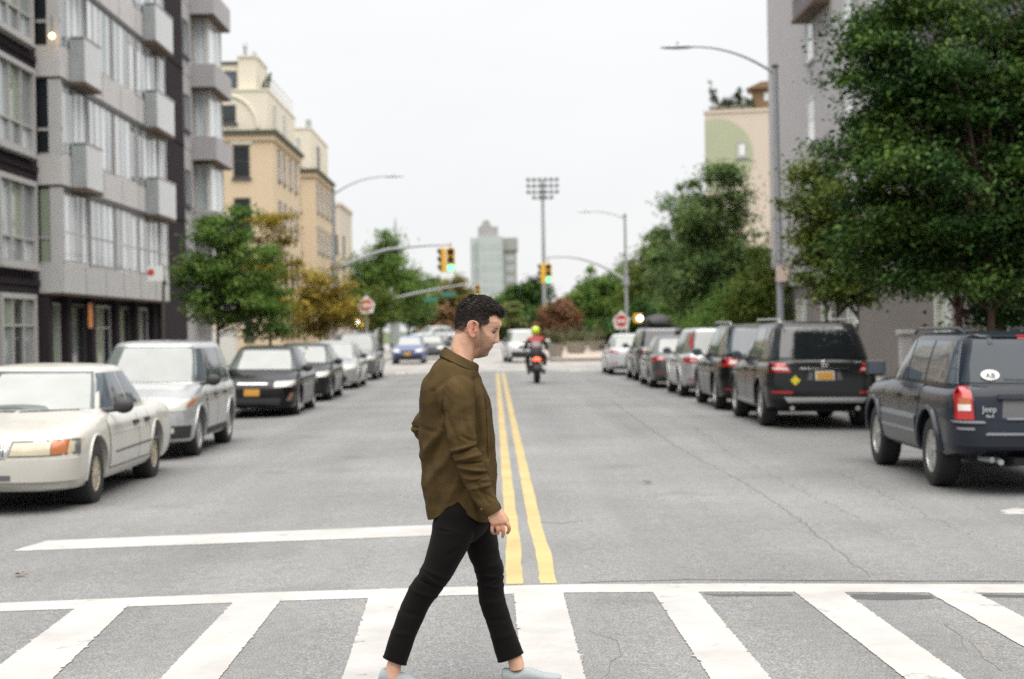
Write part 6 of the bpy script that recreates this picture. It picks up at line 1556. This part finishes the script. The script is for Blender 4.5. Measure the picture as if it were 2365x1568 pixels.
# ---- sneakers
def shoe(hx_, y, pitch, gzv, name):
    """heel at world x hx_, toe towards +X; sole on the ground, raised at the heel by pitch"""
    Ls = .295; prof = [(0, .022, .012, .055), (.03, .030, .004, .083), (.10, .034, 0, .088), (.22, .0345, 0, .074), (.34, .036, 0, .082), (.46, .040, 0, .080), (.58, .045, 0, .066), (.70, .0475, 0, .054), (.82, .046, 0, .047), (.91, .040, .002, .042), (.97, .029, .006, .034), (1.0, .012, .014, .024)]
    pf = catmull(prof, 60); n = 40; out = np.zeros((60, n, 3)); so = np.zeros((60, n, 3)); ang = np.linspace(0, 2*PI, n, endpoint=False); c, s = np.cos(ang), np.sin(ang)
    for i, (l, w, b, t) in enumerate(pf):
        shy = np.sign(c) * np.abs(c) ** .75; shz = np.sign(s) * np.abs(s) ** .8
        out[i] = np.stack([np.full(n, l*Ls), w*shy*np.where(s > 0, 1 - .30*np.abs(shz) ** 1.5, 1), b + .012 + (t - b - .012) * (shz*.5 + .5)], 1)
        so[i] = np.stack([np.full(n, (l - .5)*Ls*1.02 + .5*Ls), (w + .004)*shy, b + .011*(shz + 1)], 1)
    cp, sp_ = math.cos(pitch), math.sin(pitch); piv = .74*Ls
    def place(G):
        x, z = G[..., 0] - piv, G[..., 2]; X = x*cp + z*sp_; Z = -x*sp_ + z*cp
        return np.stack([hx_ + piv + X, y + G[..., 1], gzv + Z], -1)
    o = cloth(name, place(out), SNEAK, MAN); 
    V, F = grid_mesh(place(so)); F = [tuple(f) for f in F] + [tuple(range(n)), tuple(range(59*n, 60*n))]
    mb = MB(); mb.add((V - np.array(OFF)).tolist(), F); mb.build('sole', SOLE, o, smooth=50, fix=True)
    for k in range(5):
        l = .40 + k*.055; z = float(np.interp(l, [p[0] for p in prof], [p[3] for p in prof])) + .001
        g = np.array([[(l*Ls, -.016, z - .006), ((l+.006)*Ls, 0, z + .0005), ((l+.012)*Ls, .016, z - .006)]]); g = place(g)[0] - np.array(OFF)
        MB().tube([tuple(p) for p in g], .0024, 6).build('lace', SNEAK, o, smooth=180)
    return o
xh = S2W(900 + 95/4.548, 1640).x; shoe(xh, MY - .082, .20, GROUND_M, 'shoe')
xh = S2W(900 + 1478/4.548, 1640).x; shoe(xh, MY + .088, -.05, GROUND_M, 'shoe')

# ---- body: head, neck, hand, ankles and what the clothes hide, grown together into one skin
parts = MB()
def add_rings(Gr):
    nr, n, _ = Gr.shape; parts.rings([[tuple(p) for p in Gr[i]] for i in range(nr)])
def limb(pts, rad, n=14, m=16):
    q = catmull([(*p, r) for p, r in zip(pts, rad)], m)
    parts.tube([tuple(x[:3]) for x in q], [float(x[3]) for x in q], n)
def blob(c, r, rot=0.0, n=16):
    rs = []; nv = 10
    for i in range(nv + 1):
        t = PI*i/nv; z = -math.cos(t); q = max(math.sin(t), .03)
        ring_ = []
        for k in range(n):
            x, yy, zz = r[0]*q*math.cos(2*PI*k/n), r[1]*q*math.sin(2*PI*k/n), r[2]*z
            ring_.append((c[0] + x*math.cos(rot) - zz*math.sin(rot), c[1] + yy, c[2] + x*math.sin(rot) + zz*math.cos(rot)))
        rs.append(ring_)
    parts.rings(rs)
PXH = 7.84 * 517.6        # head crop pixels per metre
# head rings: v, back u, front u (without the nose), half width, chin pointedness
HEAD = [(236, 640, 770, .012, 2.0), (246, 560, 850, .030, 2.0), (275, 450, 935, .050, 2.1), (330, 365, 1000, .064, 2.15), (400, 312, 1045, .072, 2.2), (500, 268, 1085, .077, 2.25), (600, 248, 1110, .0785, 2.3), (690, 243, 1136, .0780, 2.35), (740, 246, 1138, .0770, 2.35), (790, 256, 1100, .0755, 2.3),
        (850, 290, 1072, .0735, 2.25), (905, 360, 1056, .0715, 2.2), (960, 450, 1030, .0700, 2.2), (1030, 520, 1005, .0680, 2.15), (1100, 570, 980, .0640, 2.1), (1165, 610, 955, .0600, 2.05), (1230, 612, 905, .0560, 2.0), (1290, 600, 884, .0500, 1.95), (1328, 595, 862, .0430, 1.9), (1352, 600, 790, .034, 1.9), (1372, 600, 690, .022, 1.9)]
HT = catmull(HEAD, 96)
NOSE = [(780, 0), (800, 2), (830, 14), (870, 22), (910, 33), (960, 62), (1010, 84), (1045, 93), (1065, 88), (1082, 60), (1092, 18), (1105, 0)]
def head_rings():
    n = 72; ang = np.linspace(0, 2*PI, n, endpoint=False); c, s = np.cos(ang), np.sin(ang); G = np.zeros((len(HT), n, 3))
    for i, (v, ub, uf, hw, e) in enumerate(HT):
        p, q = S2W(*TH(ub, v)), S2W(*TH(uf, v)); ce = np.sign(c)*np.abs(c) ** (2/e); se = np.sign(s)*np.abs(s) ** (2/e)
        x = (p.x + q.x)/2 + (q.x - p.x)/2*ce; yy = hw*se
        if v > 700: yy = yy * np.where(ce > 0, 1 - .16*ce**2, 1)
        front = np.clip(ce, 0, 1)
        x = x + np.interp(v, [a for a, b_ in NOSE], [b_ for a, b_ in NOSE]) / PXH * np.exp(-(yy / (.0075 + .0045*np.clip((v - 930)/120, 0, 1))) ** 2) * (front > .3)
        # eye sockets and cheek hollow, lips
        x = x - .011*np.exp(-((v - 850)/48) ** 2)*np.exp(-((np.abs(yy) - .033)/.014) ** 2)*(front > 0)
        x = x + .0035*np.exp(-((v - 1160)/14) ** 2)*np.exp(-(yy/.02) ** 2)*(front > .3) - .003*np.exp(-((v - 1186)/9) ** 2)*np.exp(-(yy/.022) ** 2)*(front > .3) + .003*np.exp(-((v - 1208)/14) ** 2)*np.exp(-(yy/.018) ** 2)*(front > .3)
        yy = yy * (1 - .05*np.exp(-((v - 1090)/80) ** 2)*np.exp(-((ce - .45)/.25) ** 2)) * (1 + .03*np.exp(-((v - 960)/40) ** 2)*np.exp(-((ce - .5)/.2) ** 2))
        z = p.z + (q.z - p.z)*(ce*.5 + .5)
        G[i] = np.stack([x, MY + yy, z], 1)
    return G
GH = head_rings(); add_rings(GH)
# neck
add_rings(ringset([(270, 800, 640, 800, 0, .052), (240, 900, 660, 980, 0, .056), (208, 1000, 668, 1100, 0, .057), (186, 1080, 660, 1230, 0, .057), (172, 1160, 628, 1340, 0, .059), (168, 1260, 590, 1420, 0, .063), (150, 1400, 600, 1520, 0, .075)], TH, 36, 24, e=2.1))
# trunk, pelvis, arms and legs under the clothes
add_rings(ringset([(340, 450, 490, 520, 0, .08), (250, 560, 520, 610, 0, .15), (200, 680, 560, 720, 0, .175), (195, 900, 585, 900, 0, .165), (205, 1150, 590, 1150, 0, .155), (240, 1330, 570, 1330, 0, .155), (300, 1430, 520, 1430, 0, .12)], T5, 36, 30, e=2.3))
def w5(u, v, y): return tuple(S2W(*T5(u, v), MY + y))
def w6(u, v, y): return tuple(S2W(*T6(u, v), MY + y))
limb([w5(405, 600, -.15), w5(418, 780, -.188), w5(440, 985, -.213), w5(545, 1180, -.228), w5(616, 1350, -.235)], [.055, .050, .044, .038, .027])
limb([w5(400, 590, .17), w5(270, 740, .23), w5(190, 850, .258), w5(200, 890, .258), w5(300, 975, .24), w5(450, 1070, .21)], [.050, .042, .034, .032, .030, .026])
for rowsX in (rowsN, rowsF):
    limb([tuple(S2W(*T6((r_[0]+r_[2])/2, (r_[1]+r_[3])/2), MY + r_[4])) for r_ in rowsX[1:-1]], [r_[5]*.72 for r_ in rowsX[1:-1]], 14, 24)
# ankles and feet
limb([w6(345, 1250, -.083), w6(300, 1390, -.082), w6(285, 1450, -.082), w6(275, 1530, -.082)], [.037, .034, .036, .036])
limb([w6(1225, 1270, .087), w6(1275, 1380, .086), w6(1300, 1450, .086), w6(1310, 1520, .086)], [.037, .035, .037, .036])
# near hand: palm and five fingers curled
def wh(u, v, y): return tuple(S2W(*THd(u, v), MY + y))
HY = -.238
pal = [(560, 705, 900, 505, HY, .022), (585, 800, 960, 600, HY - .002, .020), (628, 900, 1040, 720, HY - .002, .0185), (665, 985, 1105, 850, HY, .0175), (690, 1020, 1130, 930, HY + .004, .014)]
add_rings(ringset(pal, THd, 24, 14, e=2.6))
limb([wh(705, 990, HY+.002), wh(690, 1090, HY - .002), wh(705, 1170, HY + .008), wh(740, 1225, HY + .022)], [.0095, .0088, .008, .0065], 10, 12)
limb([wh(815, 975, HY), wh(850, 1085, HY - .007), wh(845, 1180, HY + .004), wh(825, 1235, HY + .022)], [.0102, .0095, .0085, .0068], 10, 12)
limb([wh(940, 945, HY), wh(975, 1080, HY - .008), wh(985, 1200, HY + .002), wh(962, 1315, HY + .014)], [.0105, .0098, .009, .0070], 10, 12)
limb([wh(1065, 905, HY + .002), wh(1130, 1010, HY - .004), wh(1135, 1120, HY + .004), wh(1085, 1220, HY + .016)], [.0102, .0096, .0088, .0068], 10, 12)
limb([wh(905, 640, HY + .012), wh(1020, 770, HY + .030), wh(1090, 900, HY + .036), wh(1075, 1030, HY + .036)], [.015, .0125, .0105, .008], 10, 12)
# far hand, hidden in front of the body
limb([w5(450, 1070, .21), w5(500, 1110, .195), w5(540, 1150, .185)], [.03, .034, .02])
# ears
for sg in (-1, 1):
    def we(u, v, d): p = S2W(*TH(u, v)); return (p.x, MY + sg*d, p.z)
    hel = [(640, 900), (600, 965), (545, 940), (510, 850), (492, 760), (515, 690), (575, 660), (640, 680), (675, 730), (668, 780)]
    dep = [.074, .075, .080, .088, .092, .092, .090, .086, .081, .076]
    limb([we(u, v, d) for (u, v), d in zip(hel, dep)], [.0055, .0065, .0055, .0046, .0044, .0044, .0044, .0044, .0042, .004], 8, 30)
    c = we(580, 800, .079); blob(c, (.0155, .006, .033), rot=-.18, n=14)
    c = we(592, 935, .078); blob(c, (.0085, .0055, .011), n=10)
    limb([we(650, 800, .076), we(640, 850, .080), we(655, 890, .076)], [.004, .0055, .004], 8, 8)
me = parts.mesh('raw'); bm = bmesh.new(); bm.from_mesh(me); bmesh.ops.recalc_face_normals(bm, faces=bm.faces); bm.to_mesh(me); bm.free()
o = bpy.data.objects.new('raw', me); COL.objects.link(o)
md = o.modifiers.new('r', 'REMESH'); md.mode = 'VOXEL'; md.voxel_size = .0032; md.use_smooth_shade = True
md = o.modifiers.new('s', 'SMOOTH'); md.factor = .5; md.iterations = 4
bme = bpy.data.meshes.new_from_object(o.evaluated_get(bpy.context.evaluated_depsgraph_get())); bpy.data.objects.remove(o)
# keep the trunk from costing much: skin tones and painted facial shade per vertex
n = len(bme.vertices); co = np.empty(n*3, np.float32); bme.vertices.foreach_get('co', co); co = co.reshape(-1, 3)
# world -> head crop coordinates by a linear fit
b00, b10, b01 = S2W(*TH(0, 0)), S2W(*TH(1000, 0)), S2W(*TH(0, 1000))
Mx = np.array([[b10.x - b00.x, b01.x - b00.x], [b10.z - b00.z, b01.z - b00.z]]) / 1000.0
uvh = np.linalg.solve(Mx, np.stack([co[:, 0] - b00.x, co[:, 2] - b00.z])).T
tone = np.tile(np.array([.55, .315, .215]), (n, 1)); hz = uvh[:, 1]; hu = uvh[:, 0]
nzv = np.random.default_rng(3).normal(size=n)*.6
isH = hz < 1500
jaw = np.clip((hz - (760 + (hu < 760)*0 + np.clip(hu - 740, 0, 400)*1.05))/70, 0, 1) * np.clip((hu - 560 - np.clip(1000 - hz, 0, 400)*.30)/170, 0, 1) * np.clip((1420 - hz)/60, 0, 1) * isH
jaw *= (1 - .55*np.exp(-((hu - 900)/70)**2 - ((hz - 1010)/70)**2))
st = np.clip(jaw * (.80 + .16*nzv) + .25*jaw*np.clip((hz - 1180)/120, 0, 1), 0, 1)[:, None]
st = np.clip(st*1.1, 0, 1); tone = tone*(1 - st*.76) + np.array([.095, .054, .034])*st*.76
ear = np.exp(-((hu - 580)/75)**2 - ((hz - 810)/130)**2)[:, None] * (np.abs(co[:, 1] - MY) > .070)[:, None]
tone = tone*(1 - ear*.85) + np.array([.52, .185, .12])*ear*.85
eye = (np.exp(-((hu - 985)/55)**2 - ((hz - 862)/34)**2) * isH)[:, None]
tone = tone*(1 - eye*.75) + np.array([.15, .065, .04])*eye*.75  # eye socket shade painted into the skin tone
lip = (np.exp(-((hu - 935)/35)**2 - ((hz - 1185)/28)**2) * isH)[:, None]; tone = tone*(1 - lip*.5) + np.array([.36, .13, .09])*lip*.5
knu = (co[:, 2] < S2W(*THd(0, 930)).z) & (co[:, 2] > S2W(*THd(0, 1500)).z) & (np.abs(co[:, 1] - MY) > .19)
tone[knu] = tone[knu]*.35 + np.array([.40, .165, .095])*.65
ank = co[:, 2] < S2W(*T6(0, 1300)).z; tone[ank] = tone[ank]*np.array([1.0, 1.02, 1.02])
cl = np.clip(((uvh[:, 1] > 1160) & (uvh[:, 0] < 560)).astype(float), 0, 1)
HPOLY = np.array([(1118, 600), (1060, 545), (1000, 500), (905, 505), (888, 565), (905, 680), (862, 722), (800, 748), (748, 752), (722, 800), (700, 770), (682, 715), (640, 672), (580, 648), (520, 676), (480, 750), (440, 830), (380, 892), (262, 905), (190, 800), (180, 500), (260, 300), (450, 180), (640, 120), (900, 160), (1100, 300), (1180, 450), (1180, 600)], float)
def inpoly(P, poly):
    x, y = P[:, 0], P[:, 1]; ins = np.zeros(len(P), bool); j = len(poly) - 1
    for i in range(len(poly)):
        xi, yi, xj, yj = *poly[i], *poly[j]
        ins ^= ((yi > y) != (yj > y)) & (x < (xj - xi)*(y - yi)/(yj - yi + 1e-12) + xi); j = i
    return ins
hm_ = np.zeros(n)
for dx_, dy_ in [(0, 0), (14, 0), (-14, 0), (0, 16), (0, -16), (10, 12), (-10, 12), (10, -12), (-10, -12), (24, 10), (-24, 10), (0, 30), (0, -30)]: hm_ += inpoly(uvh + np.array([[dx_, dy_]]), HPOLY)
hm_ = np.clip(hm_/13, 0, 1)*isH*(np.abs(co[:, 1] - MY) < .0795 + .01*(uvh[:, 1] < 640)); hm_ *= 1 - .40*np.clip((hz - 640)/260, 0, 1); hm_ = hm_[:, None]
tone = tone*(1 - hm_) + np.array([.020, .012, .010])*hm_
sbn = (np.clip((hu - 690)/30, 0, 1)*np.clip((800 - hu)/50, 0, 1)*np.clip((hz - 700)/40, 0, 1)*np.clip((960 - hz)/160, 0, 1)*isH*(np.abs(co[:, 1] - MY) < .078))[:, None]; tone = tone*(1 - sbn*.75) + np.array([.05, .03, .02])*sbn*.75
con = (np.clip(np.exp(-((hu - 612)/30)**2 - ((hz - 735)/42)**2) + np.exp(-((hu - 600)/26)**2 - ((hz - 815)/32)**2), 0, 1) * (np.abs(co[:, 1] - MY) > .068))[:, None]; tone = tone*(1 - con*.85) + np.array([.16, .030, .018])*con*.85  # hollow of the ear: its depth painted as dark red shade
for (cu_, cv_, ru_, rv_, k_, tcol) in [(985, 1078, 22, 12, .7, (.12, .04, .025)), (920, 1186, 45, 8, .7, (.14, .05, .035)), (540, 960, 60, 14, .35, (.20, .08, .05)), (1000, 1020, 16, 40, .25, (.30, .12, .08))]:  # painted shade: nostril, mouth line, below the ear, wing of the nose
    q_ = (np.exp(-((hu - cu_)/ru_)**2 - ((hz - cv_)/rv_)**2)*isH)[:, None]; tone = tone*(1 - q_*k_) + np.array(tcol)*q_*k_
ca = bme.color_attributes.new('tone', 'FLOAT_COLOR', 'POINT'); ca.data.foreach_set('color', np.hstack([tone, np.ones((n, 1))]).astype(np.float32).ravel())
co -= np.array(OFF, np.float32); bme.vertices.foreach_set('co', co.ravel()); bme.update()
body = link_mesh('body', bme, SKIN, MAN)
# ---- brows, lashes
for sg in (-1, 1):
    def we(u, v, d): p = S2W(*TH(u, v)); return Vector((p.x, MY + sg*d, p.z)) - OFF
    MB().tube([we(915, 820, .058), we(960, 798, .050), (we(1010, 795, .040)), we(1062, 812, .026)], [.0014, .0030, .0032, .002], 6).build('eyebrow', BROW, body, smooth=180)
    MB().tube([we(945, 865, .050), we(985, 882, .043), we(1030, 862, .034)], [.0016, .0034, .0022], 6).build('eyelash', BROW, body, smooth=180)
# ---- hair: a close cap and thousands of combed strands
rng = np.random.default_rng(5)
def lin_uv(P): return np.linalg.solve(Mx, np.stack([P[:, 0] - b00.x, P[:, 2] - b00.z])).T
HV = [(166, 540, 640, .010), (182, 500, 800, .032), (215, 455, 905, .050), (268, 398, 985, .0625), (330, 342, 1050, .0715), (390, 302, 1110, .0765), (440, 280, 1142, .0785), (490, 264, 1150, .0790), (540, 254, 1146, .0790), (590, 246, 1122, .0790), (640, 242, 1118, .0785)]
HV = catmull(HV, 60); nn_ = 90; ang = np.linspace(0, 2*PI, nn_, endpoint=False); GV = np.zeros((60, nn_, 3))
for i, (v, ub, uf, hw) in enumerate(HV):
    p, q = S2W(*TH(ub, v)), S2W(*TH(uf, v)); e = 2.25; c, s = np.cos(ang), np.sin(ang); ce = np.sign(c)*np.abs(c)**(2/e); se = np.sign(s)*np.abs(s)**(2/e)
    GV[i] = np.stack([(p.x + q.x)/2 + (q.x - p.x)/2*ce, MY + hw*se, p.z + (q.z - p.z)*(ce*.5 + .5)], 1)
NV = normals(GV); NH = normals(GH)
uvg = lin_uv(GV.reshape(-1, 3))
wav = (.0016*np.sin(uvg[:, 0]*.035 + 3*np.sin(uvg[:, 1]*.02)) + .0012*np.sin(uvg[:, 1]*.11 - uvg[:, 0]*.03)).reshape(GV.shape[:2])[..., None]
V, F = grid_mesh(GV + NV*(wav - .002)); cen = uvg[F].mean(axis=1)
SHR = HPOLY.copy(); SHR[:20] += np.array([[0, -14]]); F2 = F[inpoly(cen, SHR) & (cen[:, 1] < 600)]
cm_ = np_mesh('hair', V - np.array(OFF), F2); cm_.polygons.foreach_set('use_smooth', [True]*len(cm_.polygons)); hair = link_mesh('hair', cm_, HAIR, MAN)
def strands(name, P, D0, D1, length, rad0, nseg=5):
    tt = np.linspace(0, 1, nseg)
    pts = P[:, None, :] + length[:, None, None]*(D0[:, None, :]*(tt - .5*tt**2)[None, :, None] + D1[:, None, :]*(.5*tt**2)[None, :, None])
    rad = rad0[:, None]*np.array([1, 1, .9, .65, .15])[None, :]
    a_ = np.cross(D0, np.array([[.2, .1, 1.0]])); a_ /= (np.linalg.norm(a_, axis=1, keepdims=True) + 1e-6); b_ = np.cross(D0, a_)
    V = np.stack([pts + (a_*math.cos(2*PI*k/3) + b_*math.sin(2*PI*k/3))[:, None, :]*rad[:, :, None] for k in range(3)], 2).reshape(-1, 3); ns = len(pts)
    base = (np.arange(ns)*nseg*3)[:, None, None]; ss = (np.arange(nseg-1)*3)[None, :, None]; kk = np.arange(3)[None, None, :]; k2 = (kk + 1) % 3
    F = np.stack([base+ss+kk, base+ss+k2, base+ss+3+k2, base+ss+3+kk], -1).reshape(-1, 4)
    hm = np_mesh(name, V - np.array(OFF), F); hm.polygons.foreach_set('use_smooth', [True]*len(hm.polygons)); link_mesh(name, hm, HAIR, hair)
def sample(G, N_, m):
    gi = rng.uniform(0, G.shape[0]-1.01, m); gj = rng.uniform(0, G.shape[1], m); i0 = gi.astype(int); j0 = gj.astype(int) % G.shape[1]; j1 = (j0+1) % G.shape[1]; fi, fj = (gi - i0)[:, None], (gj - gj.astype(int))[:, None]
    return (G[i0, j0]*(1-fi) + G[i0+1, j0]*fi)*(1-fj) + (G[i0, j1]*(1-fi) + G[i0+1, j1]*fi)*fj, N_[i0, j0]
def unit(a): return a/(np.linalg.norm(a, axis=1, keepdims=True) + 1e-9)
# combed top
P_, N_ = sample(GV, NV, 9000); uv_ = lin_uv(P_); ok = inpoly(uv_ + rng.normal(size=uv_.shape)*5, HPOLY) & (uv_[:, 1] < 560); P_, N_, uv_ = P_[ok], N_[ok], uv_[ok]
u, v = uv_[:, 0], uv_[:, 1]; fr = np.clip((u - 560)/500, 0, 1); yd = np.clip((P_[:, 1] - MY)/.06, -1, 1); m = len(u)
clump = np.sin(u*.045 + 2.0*np.sin(v*.03))[:, None]*np.array([[0, .10, .12]])
comb = np.stack([.55 + .5*fr, .55*yd*(1 - .5*fr), -.30*np.abs(yd) - .15*fr + .12*(1-fr)], 1) + clump + rng.normal(size=(m, 3))*.16
tang = comb - N_*np.sum(comb*N_, 1, keepdims=True)
lf = np.where(rng.uniform(size=m) < .22, .65, .22)[:, None]; D0 = unit(tang + N_*lf); D1 = unit(tang - N_*.12 + N_*(lf - .22)*.6)
strands('hair_strands', P_ - N_*.003, D0, D1, (.014 + .014*fr)*rng.uniform(.6, 1.2, m), np.full(m, .0013)*rng.uniform(.7, 1.5, m))
# stray tuft at the crown
m = 60; q = np.array(S2W(*TH(545, 185))); Pt = q + rng.normal(size=(m, 3))*np.array([.006, .008, .002]); Dt = unit(np.stack([rng.normal(size=m)*.3 + .1, rng.normal(size=m)*.3, np.ones(m)], 1)); strands('hair_strands', Pt, Dt, unit(Dt + np.array([[.5, 0, -.3]])), np.full(m, .012), np.full(m, .0012))
# clipped sides and nape
P_, N_ = sample(GH, NH, 26000); uv_ = lin_uv(P_); ok = inpoly(uv_ + rng.normal(size=uv_.shape)*8, HPOLY) & (uv_[:, 1] > 430); P_, N_, uv_ = P_[ok], N_[ok], uv_[ok]
fade = np.clip((uv_[:, 1] - 600)/260, 0, 1); ok = rng.uniform(size=len(fade)) > fade*.55; P_, N_, uv_, fade = P_[ok], N_[ok], uv_[ok], fade[ok]; m = len(P_)
comb = np.tile(np.array([[-.25, 0, -.75]]), (m, 1)) + rng.normal(size=(m, 3))*.2; tang = comb - N_*np.sum(comb*N_, 1, keepdims=True); D0 = unit(tang + N_*.8); D1 = unit(tang + N_*.1)
strands('hair_strands', P_ - N_*.001, D0, D1, (.009 - .006*fade)*rng.uniform(.7, 1.2, m), np.full(m, .0010) - .0003*fade)
# ================================================================ motorcyclist
mx_ = at(1240, 880, 49)
BK = thing('motorcycle', 'black motorcycle with lit red tail lamp ridden away down the road', 'motorcycle', (mx_.x, 49.2, gz(mx_.x) + .004))
TAILR = mat('lit_tail_lamp', (.6, .05, .03), .3, emit=(1.0, .09, .04), estr=1.3); BIKE = paint('bike_black', (.012, .012, .013), rough=.3)
JACK = mat('motorcycle_jacket', (.030, .022, .024), .7, var=.3, scale=12); JRED = mat('jacket_red', (.30, .035, .035), .65, var=.2, scale=10); HELM = mat('fluorescent_helmet', (.48, .62, .02), .3, var=.05, coat=.5)
JGREY = mat('jacket_grey', (.30, .22, .24), .7, var=.2, scale=10)
mt, mr = wheel_meshes(.32, .16, 'ten', DMETAL); mt2, mr2 = wheel_meshes(.305, .12, 'ten', DMETAL)
for y, a_, b_, r_ in ((0.0, mt, mr, .32), (1.42, mt2, mr2, .305)):
    w = empty('wheel', (0, y, r_), 0, BK)
    for nm, mm in (('tyre', a_), ('rim', b_)):
        q = bpy.data.objects.new(nm, mm); COL.objects.link(q); q.parent = w
MB().rings([[(w*math.cos(2*PI*k/14), y, z + h*math.sin(2*PI*k/14)) for k in range(14)] for y, z, w, h in [(-.42, .80, .05, .03), (-.34, .80, .11, .06), (0, .78, .15, .09), (.4, .76, .14, .10), (.62, .82, .17, .14), (.95, .90, .17, .15), (1.12, .88, .08, .08)]]).build('bodywork', BIKE, BK, smooth=60, fix=True)
MB().box(-.16, .16, -.1, .62, .845, .90).build('seat', PLASTIC, BK)
MB().rings([[(w*math.cos(2*PI*k/12), y, z + h*math.sin(2*PI*k/12)) for k in range(12)] for y, z, w, h in [(.25, .42, .10, .12), (.4, .45, .19, .2), (.8, .46, .19, .2), (.95, .45, .10, .14)]]).build('engine', DMETAL, BK, smooth=60, fix=True)
fm = MB(); 
for a_ in np.linspace(R(20), R(150), 10): pass
fm.rings([[(sx_*.10, .36*math.cos(a_), .32 + .37*math.sin(a_)) for sx_ in (-1, 1)] + [(sx_*.10, .34*math.cos(a_), .32 + .35*math.sin(a_)) for sx_ in (1, -1)] for a_ in np.linspace(R(50), R(215), 14)]).build('mudguard', BIKE, BK)
MB().tube([(-.09, 0, .32), (-.12, .5, .42)], .03, 8).build('swingarm', DMETAL, BK); MB().tube([(.09, 0, .32), (.12, .5, .42)], .03, 8).build('swingarm', DMETAL, BK)
MB().tube([(.20, .55, .35), (.21, .1, .38), (.22, -.28, .50)], [.04, .06, .065], 12).build('exhaust', STEEL, BK, smooth=60)
for s in (1, -1):
    MB().tube([(s*.09, 1.42, .305), (s*.10, 1.15, .95)], .028, 8).build('fork', STEEL, BK)
    MB().tube([(s*.05, 1.12, 1.0), (s*.30, 1.0, 1.08), (s*.36, .92, 1.06)], .018, 8).build('handlebar', DMETAL, BK)
    MB().tube([(s*.28, 1.02, 1.08), (s*.36, 1.02, 1.24)], .008, 6).build('mirror_stalk', DMETAL, BK)
    q = MB(); q.ell((s*.38, 1.02, 1.28), (.09, .02, .06), 12, 8); q.build('mirror', STICK, BK, smooth=180)
    q = MB(); q.ell((s*.19, -.30, .70), (.035, .03, .025), 8, 6); q.build('indicator', AMBER, BK, smooth=180)
q = MB(); q.ell((0, -.43, .74), (.105, .03, .055), 14, 8); q.build('tail_light', TAILR, BK, smooth=180)
MB().box(-.09, .09, -.475, -.465, .44, .60).build('number_plate', GREYPL, BK)
MB().box(-.02, .02, -.465, -.40, .46, .76).build('plate_hanger', PLASTIC, BK)
RD = thing('motorcycle_rider', 'person in red and black jacket and fluorescent yellow helmet riding the motorcycle', 'person', (mx_.x, 49.2, gz(mx_.x) + .004))
rb = MB()
def rl(pts, rad, n=12, m=14):
    q = catmull([(*p, r) for p, r in zip(pts, rad)], m); rb.tube([tuple(x[:3]) for x in q], [float(x[3]) for x in q], n)
def rr_(rows, n=20, m=24):
    q = catmull(rows, m); rb.rings([[(w*math.cos(2*PI*k/n), y + d*math.sin(2*PI*k/n), z) for k in range(n)] for z, y, w, d in q])
rr_([(.86, .22, .17, .15), (.95, .22, .185, .15), (1.08, .26, .18, .135), (1.22, .33, .20, .13), (1.34, .39, .215, .12), (1.42, .43, .17, .10), (1.47, .46, .08, .08), (1.52, .48, .065, .07)])
for s in (1, -1):
    rl([(s*.18, .41, 1.37), (s*.30, .55, 1.18), (s*.34, .72, 1.05), (s*.34, .95, 1.06)], [.075, .06, .052, .042])
    rl([(s*.12, .22, .88), (s*.26, .62, .80), (s*.24, .58, .42), (s*.22, .52, .34)], [.10, .085, .062, .055])
    rl([(s*.22, .50, .36), (s*.23, .56, .31), (s*.22, .74, .30)], [.05, .055, .04])
    rl([(s*.34, .92, 1.06), (s*.34, .99, 1.07), (s*.30, 1.02, 1.07)], [.04, .045, .03])
rb.ell((0, .50, 1.60), (.085, .10, .11))
me = rb.mesh('rb'); bm = bmesh.new(); bm.from_mesh(me); bmesh.ops.recalc_face_normals(bm, faces=bm.faces); bm.to_mesh(me); bm.free()
o = bpy.data.objects.new('rb', me); COL.objects.link(o); md = o.modifiers.new('r', 'REMESH'); md.mode = 'VOXEL'; md.voxel_size = .016; md.use_smooth_shade = True
md = o.modifiers.new('s', 'SMOOTH'); md.iterations = 3
rme = bpy.data.meshes.new_from_object(o.evaluated_get(bpy.context.evaluated_depsgraph_get())); bpy.data.objects.remove(o)
link_mesh('body', rme, [JACK], RD)
rme.materials.append(JRED); rme.materials.append(JGREY)
for p in rme.polygons:
    c = p.center
    if c.z > 1.28 and abs(c.x) < .40 and c.y < .6: p.material_index = 1
    elif c.z > 1.12 and abs(c.x) < .13 and c.y < .3: p.material_index = 2
h = MB(); hr = []
for i in range(15):
    t = PI*i/14; z = -math.cos(t); q_ = max(.05, math.sin(t))
    hr.append([(.140*q_*math.cos(2*PI*k/24), .50 + .165*q_*math.sin(2*PI*k/24)*(1.0 if math.sin(2*PI*k/24) < 0 else 1.05), 1.60 + .155*z) for k in range(24)])
h.rings(hr); hel = h.build('helmet', HELM, RD, smooth=180)
v = MB(); v.rings([[(.142*math.cos(a_)*1.0, .505 + .176*math.sin(a_), z) for a_ in np.linspace(R(20), R(160), 12)] for z in (1.57, 1.66)], closed=False, caps=False); v.build('visor', GLASS_D, hel)
